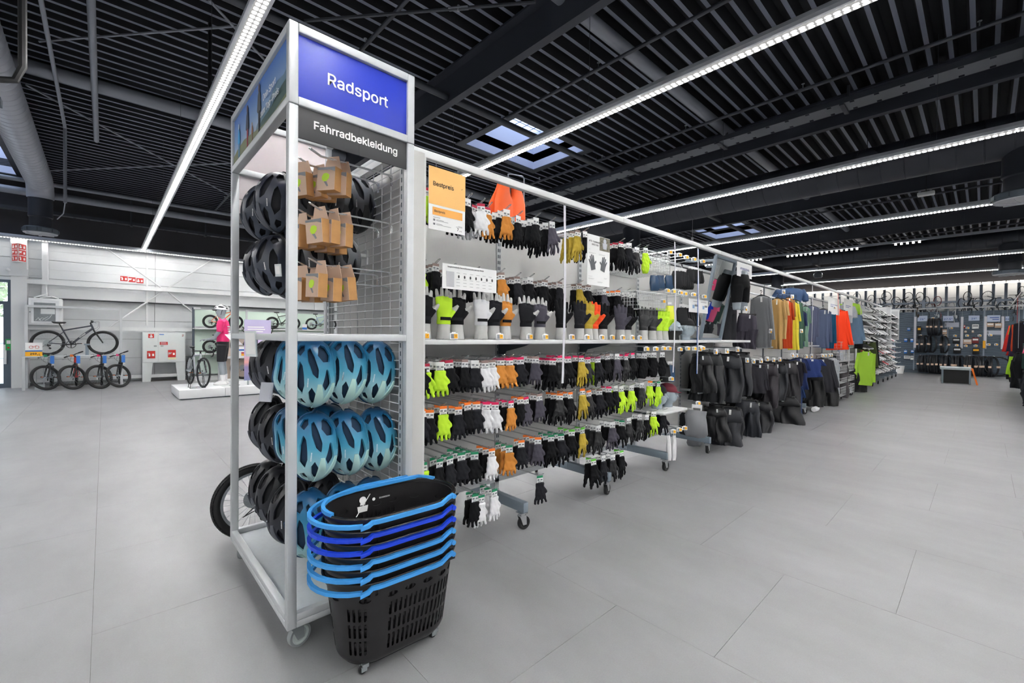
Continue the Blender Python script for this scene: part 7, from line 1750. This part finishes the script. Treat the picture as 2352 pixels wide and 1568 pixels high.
t = thing('exit_button', 'green emergency exit box on the slate door frame', 'switch', (-1.6, YD-.05, 1.0)); MB().box(-.06, -.03, -.13, .03, .02, .13).build('case', mat('green plastic', '#1e9a50', .5), t); MB().box(-.045, -.034, .02, .015, -.03, .1).build('label', PAPER, t); MB().lathe([(.001, 0), (.02, 0), (.02, .02), (.001, .02)], 12, Matrix.Translation((-.015, -.03, -.07)) @ Matrix.Rotation(PI/2, 4, 'X')).build('button', REDSIGN, t)
og = struct(MB().box(-30, YW+.3, -.12, 20, 45, -.05).build('ground_outside', mat('pale paving outside', '#c9cac6', .8)))
wl2 = MB().box(-1.6, YW, 0, X0R, YW+.1, .0)
t = thing('railing', 'white railing outside the glass door', 'railing', (-4, 20, -.05))
MB().tube([(-4, 0, 1.0), (6, 0, 1.0)], .03, 8).tube([(-4, 0, .55), (6, 0, .55)], .02, 8).build('rail', WHITE, t)
for k in range(6): MB().tube([(-4+2*k, 0, 0), (-4+2*k, 0, 1.0)], .03, 8).build('post', WHITE, t)
LEAFM = mat('spring leaves', '#a9b88a', .8, noise=.5, nscale=3); BARK = mat('bark', '#6f675c', .8)
def tree(x, y, h, s, label):
    r = random.Random(s); t = thing('tree', label, 'tree', (x, y, -.05), 0, 'trees outside the door')
    mb = MB().tube([(0, 0, 0), (.05, 0, h*.4), (0, .1, h*.75)], [.09, .06, .03], 8)
    for k in range(7): a = r.uniform(0, 6.28); mb.tube([(0, 0, h*(.3+.06*k)), (.8*math.cos(a), .8*math.sin(a), h*(.5+.06*k))], [.03, .01], 5)
    mb.build('trunk', BARK, t)
    mb = MB()
    for k in range(900):
        a = r.uniform(0, 6.28); e = r.uniform(-1, 1); d = r.uniform(.5, 1.); c = Vector((d*1.3*math.cos(a)*math.sqrt(1-e*e), d*1.3*math.sin(a)*math.sqrt(1-e*e), h*.62+e*h*.36*d)); u = Vector((r.uniform(-1, 1), r.uniform(-1, 1), r.uniform(-1, 1))).normalized()*.11; v = u.orthogonal().normalized()*.06
        mb.add([c-u, c+v, c+u, c-v], [(0, 1, 2, 3)])
    tag(mb.build('foliage', LEAFM, t), kind='stuff')
for k, (x, y, h) in enumerate(((-3.4, 23, 5), (-.4, 26, 6), (-6.4, 25, 5.5), (-2.6, 30, 7))): tree(x, y, h, k, 'leafy tree seen through the glass door, %s of four from the door' % ORD[k])
# pillar fittings
FS = lambda m: m
def pictogram(parent, M, kind, s):
    """white fire sign symbols on a red plate: extinguisher, hose reel, call point, flames"""
    mb = MB()
    if kind == 'extinguisher': mb.prism([(-.14*s, -.36*s), (.14*s, -.36*s), (.14*s, .12*s), (.06*s, .22*s), (-.06*s, .22*s), (-.14*s, .12*s)], 0, .002, M).prism([(-.05*s, .22*s), (.05*s, .22*s), (.05*s, .32*s), (-.05*s, .32*s)], 0, .002, M).prism([(-.26*s, .3*s), (.0, .3*s), (.0, .36*s), (-.22*s, .36*s), (-.3*s, .1*s), (-.24*s, .1*s)], 0, .002, M)
    elif kind == 'hose': mb.prism([(-.34*s, .3*s), (.34*s, .3*s), (.34*s, .2*s), (-.34*s, .2*s)], 0, .002, M).prism([(-.34*s, .16*s), (.2*s, .16*s), (.2*s, -.1*s), (-.34*s, -.1*s)], 0, .002, M).prism([(-.32*s, -.12*s), (-.24*s, -.12*s), (-.24*s, -.38*s), (-.32*s, -.38*s)], 0, .002, M)
    elif kind == 'call': mb.lathe([(.001, 0), (.15*s, 0), (.15*s, .002), (.001, .002)], 14, M @ Matrix.Translation((0, .2*s, 0))).prism([(-.22*s, -.34*s), (.2*s, -.34*s), (.28*s, -.02*s), (.05*s, .05*s), (.05*s, .2*s), (-.05*s, .2*s), (-.08*s, -.08*s), (-.26*s, .0)], 0, .002, M)
    else: mb.prism([(-.16*s, -.34*s), (.16*s, -.34*s), (.22*s, -.08*s), (.1*s, .34*s), (.0, .06*s), (-.1*s, .3*s), (-.2*s, -.02*s)], 0, .002, M)
    return mb.build('pictogram', WINK, parent, False, True)
t = thing('fire_sign', 'wedge shaped red and white fire sign on the pillar, six fields', 'sign', (-1.43, 15.14, 2.95))
za, zb = 3.32, 2.9
MB().add([(-1.54, 15.14, zb), (-1.43, 14.97, zb), (-1.32, 15.14, zb), (-1.54, 15.14, za), (-1.43, 14.97, za), (-1.32, 15.14, za)], [(0, 2, 1), (3, 4, 5), (0, 1, 4, 3), (1, 2, 5, 4), (0, 3, 5, 2)]).build('wedge', WINK, t, False, True)
for s in (-1, 1):
    a, b = Vector((-1.43, 14.97, 0)), Vector((-1.43+s*.11, 15.14, 0)); xd = (b-a).normalized() if s > 0 else (a-b).normalized()
    for k in range(3):
        zc_ = za-.075-.135*k; c = (a+b)/2; M = frame_M((c.x, c.y, zc_), xd, (0, 0, 1)); M = M @ Matrix.Translation((0, 0, .002))
        MB().prism([(-.09, -.06), (.09, -.06), (.09, .06), (-.09, .06)], 0, .002, M).build('red_field', REDSIGN, t, False, True)
        M2 = M @ Matrix.Translation((-.045, 0, .002)); pictogram(t, M2, ('call', 'hose', 'extinguisher')[k], .11); pictogram(t, M @ Matrix.Translation((.045, 0, .002)), 'flame', .1)
t = thing('fire_sign', 'row of three red fire signs on the white wall', 'sign', (.54, 15.36, 2.72))
for k, kd in enumerate(('extinguisher', 'hose', 'call')):
    x = .385+.16*k; M = frame_M((x, 15.42, 2.72-.012*k), (1, 0, 0), (0, 0, 1))
    MB().prism([(-.072, -.065), (.072, -.065), (.072, .065), (-.072, .065)], 0, .004, M).build('red_field', REDSIGN, t, False, True); pictogram(t, M @ Matrix.Translation((-.034, 0, .004)), kd, .11); pictogram(t, M @ Matrix.Translation((.036, 0, .004)), 'flame', .1)
t = thing('wall_clamp', 'white cover plate with a round knob on the pillar under the fire sign', 'bracket', (-1.43, 15.14, 2.7)); MB().box(-.15, -.03, -.12, .14, 0.0, .04).build('plate', WHITE, t); MB().ball((-.16, -.05, 0), .035).build('knob', WHITE, t, True)
# electrical cabinet
t = thing('electric_cabinet', 'white wall cabinet with a window full of wiring beside the pillar', 'cabinet', (-1.28, 14.98, 1.46))
me = rounded(MB().box(0, 0, 0, .55, .3, .63), 'case', WHITE, .015); obj('case', me, t)
MB().box(.05, -.012, .05, .5, 0, .58).build('door', mat('cabinet door', '#d9dcdf', .45), t); MB().box(.09, -.016, .09, .44, -.012, .52).build('dark_interior', mat('dark wiring', '#454b50', .6, noise=.6, nscale=30), t)
MB().box(.2, -.022, .26, .43, -.017, .38).box(.09, -.022, .4, .3, -.017, .42).build('document', PAPER, t)
mb = MB()
for k in range(4): mb.tube([(.12+.05*k, -.02, .11), (.16+.06*k, -.022, .17), (.2+.06*k, -.02, .1+.05*k)], .006, 5)
mb.build('wires', PAPER, t); MB().box(.09, -.03, .095, .44, -.026, .515).build('window', mat('cabinet window', '#dfe8ec', .05, alpha=.15), t); MB().lathe([(.001, 0), (.012, 0), (.012, .01), (.001, .01)], 8, Matrix.Translation((.03, -.012, .3)) @ Matrix.Rotation(PI/2, 4, 'X')).build('lock', DSTEEL, t)
tag(MB().tube([(-1.2, 15.1, 2.1), (-1.0, 15.2, 2.2), (-1.02, 15.25, 2.45)], .015, 6).tube([(-1.1, 15.1, 2.1), (-.9, 15.0, 2.14), (-.8, 15.1, 2.1)], .012, 6).build('cable_bundle', PAPER, None, True), 'white cables looping on top of the wall cabinet', 'cable')
# hydrant cabinet
t = thing('hydrant_cabinet', 'pale grey two door hydrant cabinet numbered 2 on splayed feet', 'cabinet', (.74, 15.15, 0))
CG = mat('pale grey cabinet', '#cdd2d2', .5)
me = rounded(MB().box(0, 0, .5, .92, .25, 1.32), 'case', CG, .008); obj('case', me, t)
for s in (0, 1):
    pol = [(0, 0), (.17, 0), (.22, .5), (0, .5)] if s == 0 else [(.92, 0), (.75, 0), (.70, .5), (.92, .5)]
    MB().prism(pol, -.02, 0, Matrix(((1, 0, 0, 0), (0, 0, 1, .02), (0, 1, 0, 0), (0, 0, 0, 1)))).box(.0 if s == 0 else .75, .02, 0, .17 if s == 0 else .92, .25, .5).build('foot', CG, t)
for x0, x1, n in ((.02, .32, 'door'), (.33, .9, 'door')):
    d = MB().box(x0, -.012, .53, x1, 0, 1.3).build(n, mat('cabinet door grey', '#d5dada', .5), t); MB().lathe([(.001, 0), (.035, 0), (.03, .012), (.001, .014)], 16, Matrix.Translation(((x0+x1)/2+.1 if x0 < .1 else x0+.08, -.012, .95)) @ Matrix.Rotation(PI/2, 4, 'X') @ Matrix.Diagonal((1, .6, 1, 1))).build('handle', ZINC, d)
for x, z, w, h, kd in ((.18, 1.22, .12, .11, 'call'), (.18, .72, .17, .2, 'extinguisher'), (.62, .74, .17, .2, 'hose')):
    W_ = wloc(t); M = frame_M((W_.x+x, W_.y-.013, z), (1, 0, 0), (0, 0, 1)); MB().prism([(-w/2, -h/2), (w/2, -h/2), (w/2, h/2), (-w/2, h/2)], 0, .003, M).build('red_field', REDSIGN, t, False, True); pictogram(t, M @ Matrix.Translation((-.035 if w > .13 else 0, 0, .003)), kd, .12)
    if w > .13: pictogram(t, M @ Matrix.Translation((.04, 0, .003)), 'flame', .11)
MB().box(.36, -.016, .98, .53, -.012, 1.06).build('red_label', REDSIGN, t); MB().box(.38, -.018, 1.0, .51, -.016, 1.01).box(.38, -.018, 1.03, .5, -.016, 1.04).build('small_print', WINK, t); MB().box(.54, -.016, .585, .71, -.012, .63).build('yellow_label', mat('cream label', '#e9e3b4', .6), t)
obj('lettering', text_mesh('2', .1, mat('dark red print', '#8d1f22', .6), .002, .001), t, frame_M((.86, -.016, 1.24), (1, 0, 0), (0, 0, 1)))
MB().box(.35, -.014, 1.25, .45, -.012, 1.27).build('small_label', BLUEP, t)
# bike rack with a bike on its shelf
t = thing('bike_rack', 'tall grey tube rack carrying one bike on its shelf by the pillar', 'rack', (-1.33, 14.62, 0))
for x in (0, 1.62):
    MB().box(x, .3, 0, x+.05, .36, 1.92).build('post', SILVER, t); MB().box(x, -.2, 0, x+.05, -.15, .73).build('front_leg', SILVER, t); MB().box(x, -.15, .68, x+.05, .3, .73).build('side_bar', SILVER, t)
MB().box(.05, .3, 1.87, 1.62, .36, 1.92).build('top_bar', SILVER, t); MB().box(0, -.2, .73, 1.67, .36, .755).build('shelf', SILVER, t)
MB().tube([(.2, .0, .1), (.2, .0, .5), (.32, .0, .5), (.32, .0, .1)], .008, 6).box(.18, -.05, 0, .34, .1, .1).build('stand_hoop', ZINC, t); MB().box(1.0, .05, .755, 1.06, .11, 1.0).box(.98, -.02, .99, 1.08, .02, 1.03).build('clamp', STEEL, t)
bike('mountain_bike', 'dark slate bike with white lettering standing on the rack shelf', (-.56, 14.68, .757), 0, R=.29, wb=.93, col='#3a3d47', letters='ROCKRIDER')
t = thing('price_card', 'white and yellow price card 259 on the rack shelf', 'sign', (-1.15, 14.45, .757)); MB().box(-.13, 0, .0, .13, .006, .3).build('card', PAPER, t); MB().box(-.13, -.002, 0, .13, 0, .1).build('yellow_field', YELLOW, t); MB().box(-.13, -.003, .1, .13, -.001, .13).build('blue_band', BLUEP, t); obj('lettering', text_mesh('259,-', .08, DINK, .002, .001), t, frame_M((.02, -.004, .05), (1, 0, 0), (0, 0, 1)))
MB().torus(.03, .004, 16, 5, Matrix.Translation((-.04, -.002, .2)) @ Matrix.Rotation(PI/2, 4, 'X')).torus(.03, .004, 16, 5, Matrix.Translation((.05, -.002, .2)) @ Matrix.Rotation(PI/2, 4, 'X')).bar((-.04, -.002, .2), (.04, -.002, .235), .004, .006).build('printed_bike', REDSIGN, t)
# four bikes on the floor
FB = [(105, '#8d9299', 'silver', GREEN, 'silver grey mountain bike nearest the pillar with a green tag', ZINC), (166, '#d3312c', 'red', ORANGE, 'red mountain bike with an orange tag, second in the floor row', None), (228, '#2c2e33', 'black', PINK, 'black mountain bike with a pink tag, third in the floor row', None), (272, '#26282c', 'black', mat('rose tag', '#e2477f', .6), 'black mountain bike with a rose tag, last in the floor row', None)]
for k, (px, c, cn, tm, l, fk) in enumerate(FB):
    q = on('z', 0, px, 896-1.5*k-(2 if k == 3 else 0)); R = .285; wb = .9
    y0 = q.y-.0; b = bike('mountain_bike', l, (q.x+.04, y0+wb*.58, 0), -PI/2, R=R, wb=wb, col=c, steer=-.95, group='mountain bikes standing on the floor', pedals=True)
    cw = Vector((0, 0, 0))
    MB().box(.36, .02, .58, .364, .085, .76).build('blue_tag', BLUEP, b); MB().box(.36, .022, .54, .364, .083, .58).build('tag_foot', PAPER, b); MB().box(.36, -.08, .74, .364, -.02, .79).build('colour_tag', tm, b)
# kids bike shelf
MINTB = mat('mint display board', '#cfe2d6', .6); YK = 15.05
t = thing('kids_bike_shelf', 'mint backed two tier shelf of small bikes against the left wall', 'shelving', (1.83, YK, 0))
L = 3.9
for x in (0, 1.3, 2.6, L): MB().box(x-.025, .0, 0, x+.025, .05, 2.02).build('upright', DSTEEL if x == 0 else SILVER, t)
for z0, z1 in ((.15, .7), (.72, 1.42), (1.5, 1.97)):
    for x0, x1 in ((.03, 1.29), (1.31, 2.59), (2.61, L-.03)): MB().box(x0, .03, z0, x1, .04, z1).build('back_panel', MINTB, t)
for z in (.74, 1.45): MB().box(-.02, -.42, z-.03, L, .03, z).build('shelf', WHITE, t)
MB().box(0, -.4, 0, L, .02, .1).build('plinth', WHITE, t); MB().box(0, -.05, 1.97, .15, .03, 2.03).build('top_clip', WHITE, t)
KB = [('#f06a1e', .62, 1.45, 'orange kids bike on the top shelf', 'flat'), ('#3a4034', 2.2, 1.45, 'olive black kids bike on the top shelf', 'flat'), ('#9fb4cf', 3.35, 1.45, 'pale blue kids bike on the top shelf', 'flat'), ('#dfe3e5', .62, .74, 'white kids bike on the lower shelf', 'flat')]
for c, x, z, l, stl in KB: bike('kids_bike', l, (1.83+x, YK-.22, z), 0, R=.19, wb=.62, col=c, group='kids bikes on the mint shelf')
for k, (x, z) in enumerate(((1.5, 1.47), (2.75, 1.47))): tk = thing('price_card', 'small blue and white price card on the top shelf, %s of two' % ORD[k], 'sign', (1.83+x, YK-.4, z-.02)); MB().box(0, 0, 0, .14, .006, .17).build('card', PAPER, tk); MB().box(0, -.002, 0, .14, 0, .07).build('blue_field', BLUEP, tk)
# beige podium wall with two adult bikes, behind the end frame
YB = 13.4; BEIGE = mat('beige display board', '#cdbcae', .6)
t = thing('bike_display', 'beige display wall with two adult bikes behind the end frame', 'display stand', (2.2, YB, 0))
for x in (0, 1.2, 2.4): MB().box(x+.01, .3, .1, x+1.19, .34, 1.3).build('panel', BEIGE, t)
MB().box(0, .28, 1.3, 3.6, .36, 1.36).box(0, .28, 0, .04, .36, 1.3).box(3.56, .28, 0, 3.6, .36, 1.3).build('frame', SILVER, t); MB().box(0, -.3, 0, 3.6, .3, .1).build('plinth', WHITE, t); MB().box(0, -.25, .66, 3.6, .3, .7).build('shelf', WHITE, t)
bike('gravel_bike', 'black drop bar bike on the upper level of the beige display', (3.25, YB-.02, .7), PI, R=.3, wb=.95, col='#202226', style='drop')
bike('city_bike', 'black bike on the floor level of the beige display', (3.1, YB-.02, .1), 0, R=.3, wb=.95, col='#26282c')
tk = thing('price_card', 'white price card with yellow and red fields on the beige display', 'sign', (2.5, YB-.27, .7)); MB().box(0, 0, 0, .2, .006, .27).build('card', PAPER, tk); MB().box(.11, -.002, .03, .18, 0, .08).build('yellow_field', YELLOW, tk); MB().box(.11, -.002, .085, .18, 0, .12).build('red_field', REDSIGN, tk); MB().box(.02, -.002, .16, .18, 0, .2).build('blue_field', BLUEP, tk)
# podium with road bike and rider mannequin
PX, PY = 1.06, 10.58
t = thing('podium', 'low pale grey podium carrying the road bike and the pink rider', 'podium', (PX, PY, 0))
me = rounded(MB().box(0, 0, .02, .76, 1.35, .19), 'block', mat('podium grey', '#d6d8da', .5), .004); obj('block', me, t)
me = rounded(MB().box(.763, 0, .02, 1.6, 1.35, .19), 'block', mat('podium grey', '#d6d8da'), .004); obj('block', me, t); MB().box(.03, .03, 0, 1.57, 1.3, .02).build('plinth', DSTEEL, t)
bike('road_bike', 'silver road bike with drop bars facing out on the podium', (PX+.36, PY+.82, .19), -PI/2+.12, R=.31, wb=.92, col='#b9bec4', style='drop', steer=.12, tw=.015)
t = thing('bike_stand', 'thin black wire stand holding the road bike wheel', 'stand', (PX+.3, PY+.25, .19)); MB().tube([(-.1, 0, 0), (-.06, .1, .35), (-.06, .16, .35), (-.1, .26, 0)], .006, 6).tube([(.16, 0, 0), (.12, .1, .35), (.12, .16, .35), (.16, .26, 0)], .006, 6).tube([(-.1, 0, .004), (.16, 0, .004)], .006, 6).tube([(-.1, .26, .004), (.16, .26, .004)], .006, 6).build('wire_frame', BLACK, t)
t = thing('sign_stand', 'slim grey stand with a tilted card beside the pink rider', 'stand', (PX+1.0, PY+.4, .19)); MB().tube([(0, 0, 0), (0, 0, .95)], .015, 8).lathe([(.001, 0), (.1, 0), (.1, .01), (.001, .012)], 16).build('pole', ZINC, t); MB().box(-.12, -.006, -.16, .12, .006, .16, M4((-.02, -.02, .98), .8, 0, -.8)).build('card', PAPER, t)
# rider mannequin
MG = mat('grey rider mannequin', '#97a0a6', .5); JP = mat('pink jersey', '#e0256f', .6, bump=.15, bscale=20); BS = mat('black bib shorts', '#14151a', .55)
q = on('y', PY+.75, 512, 880); MX = q.x
t = thing('mannequin', 'grey mannequin in pink jersey, black shorts and white helmet on the podium', 'mannequin', (MX, PY+.75, .19), PI-.35)
mb = MB()
for s in (-1, 1):
    mb.tube([(0, s*.09, .86), (.02, s*.1, .48), (-.01, s*.1, .26), (-.02, s*.1, .08)], [.085, .06, .055, .036], 14).tube([(-.05, s*.1, .05), (.02, s*.1, .045), (.12, s*.105, .03)], [.03, .035, .025], 10)
mb.loft([(0, 0, .8, .1, .15), (0, 0, .95, .1, .15), (0, 0, 1.1, .085, .13), (0, 0, 1.28, .105, .165), (0, 0, 1.38, .085, .16), (0, 0, 1.43, .05, .08), (.01, 0, 1.5, .045, .045)], 24)
mb.loft([(.03, 0, 1.46, .05, .045), (.04, 0, 1.5, .075, .06), (.035, 0, 1.57, .09, .072), (.02, 0, 1.64, .088, .07), (.01, 0, 1.69, .05, .045)], 20).tube([(.11, 0, 1.585), (.135, 0, 1.555), (.11, 0, 1.545)], [.008, .013, .008], 8)
for s in (-1, 1):
    mb.tube([(0, s*.17, 1.36), (.03, s*.22, 1.15), (.14, s*.19, 1.0), (.26, s*.15, .98)], [.05, .042, .034, .026], 12)
    mb.loft([(.3, s*.15, .965, .05, .032), (.3, s*.15, .99, .045, .03)], 12)
    for f in range(4): mb.tube([(.33, s*(.125+.018*f), .98), (.37, s*(.125+.018*f), .965), (.385, s*(.125+.018*f), .935)], [.01, .009, .007], 7)
    mb.tube([(.29, s*.12, .985), (.325, s*.1, .97), (.345, s*.1, .95)], [.012, .01, .008], 7)
obj('body', fuse(mb, .011, MG, 2, .7), t)
mb = MB().loft([(0, 0, .93, .12, .165), (0, 0, 1.1, .105, .15), (0, 0, 1.28, .122, .178), (0, 0, 1.38, .1, .172), (0, 0, 1.425, .06, .085), (.005, 0, 1.455, .052, .055)], 24)
for s in (-1, 1): mb.tube([(0, s*.15, 1.37), (.01, s*.195, 1.28), (.03, s*.222, 1.14)], [.062, .06, .052], 12)
obj('jersey', fuse(mb, .011, JP, 2, .7), t)
obj('lettering', text_mesh('MARATONA', .05, WINK, .001, .001), t, frame_M((.125, .0, 1.26), (0, 1, 0), (0, 0, 1))) if False else None
mb = MB()
for k in range(5): mb.box(.09, -.13, 1.0+.055*k, .126, -.03, 1.02+.055*k).box(-.128, -.1+.03*k, 1.05+.05*k, -.1, .02+.02*k, 1.075+.05*k)
mb.build('jersey_print', WINK, t)
mb = MB().loft([(0, 0, .8, .113, .165), (0, 0, .95, .115, .163)], 24)
for s in (-1, 1): mb.tube([(0, s*.088, .86), (.012, s*.097, .66), (.02, s*.1, .5)], [.104, .09, .075], 14)
obj('shorts', fuse(mb, .011, BS, 2, .7), t); MB().box(.02, -.182, .62, .06, -.178, .8).build('side_print', WINK, t)
for s in (-1, 1):
    mb = MB().loft([(.03, s*.103, 0, .13, .045), (.03, s*.103, .03, .13, .046), (.01, s*.103, .07, .09, .042), (-.03, s*.1, .1, .05, .042)], 18); me = fuse(mb, .007, WINK, 2, .7); obj('shoe', me, t)
    MB().loft([(-.02, s*.1, .08, .046, .042), (-.015, s*.1, .22, .054, .052)], 14).build('sock', WINK, t, True)
hm_ = obj('helmet', shell_me.copy(), t); hm_.data.materials.clear(); hm_.data.materials.append(mat('white helmet shell', '#e8e9ea', .35)); hm_.matrix_basis = Matrix.Translation((.02, 0, 1.66)) @ Matrix.Rotation(PI, 4, 'Z') @ Matrix.Diagonal((.9, .9, .85, 1))
hl = obj('helmet_liner', liner_me.copy(), t); hl.matrix_basis = hm_.matrix_basis; MB().tube([(.0, -.075, 1.62), (.03, -.06, 1.52), (.06, 0, 1.475), (.03, .06, 1.52), (.0, .075, 1.62)], .006, 5).build('chin_strap', BLACK, t)
t = thing('poster_stand', 'tall lilac poster of a sea sunset beside the pink rider', 'poster', (PX+1.42, PY+.3, .19))
MB().box(-.26, 0, .1, .26, .02, 1.42).build('board', ramp_mat('sunset print', [(0, '#6c7396'), (.22, '#8a7da6'), (.3, '#e7a7a0'), (.45, '#c9b3d8'), (1, '#c3bce0')], 2, .6), t)
MB().box(-.2, .0, 0, -.17, .04, .1).box(.17, 0, 0, .2, .04, .1).build('foot', ZINC, t); MB().box(-.02, -.004, .45, .0, 0, 1.0).prism([(-.03, .3), (.03, .32), (.02, .5), (-.015, .5)], 0, .003, Matrix(((1, 0, 0, 0), (0, 0, 1, -.004), (0, 1, 0, 0), (0, 0, 0, 1)))).build('printed_pier', mat('printed dark pier', '#4c4a60', .6), t)
MB().box(-.2, -.003, 1.15, .1, 0, 1.17).box(-.2, -.003, 1.2, .14, 0, 1.22).box(-.2, -.003, 1.25, .12, 0, 1.27).build('small_print', WINK, t)
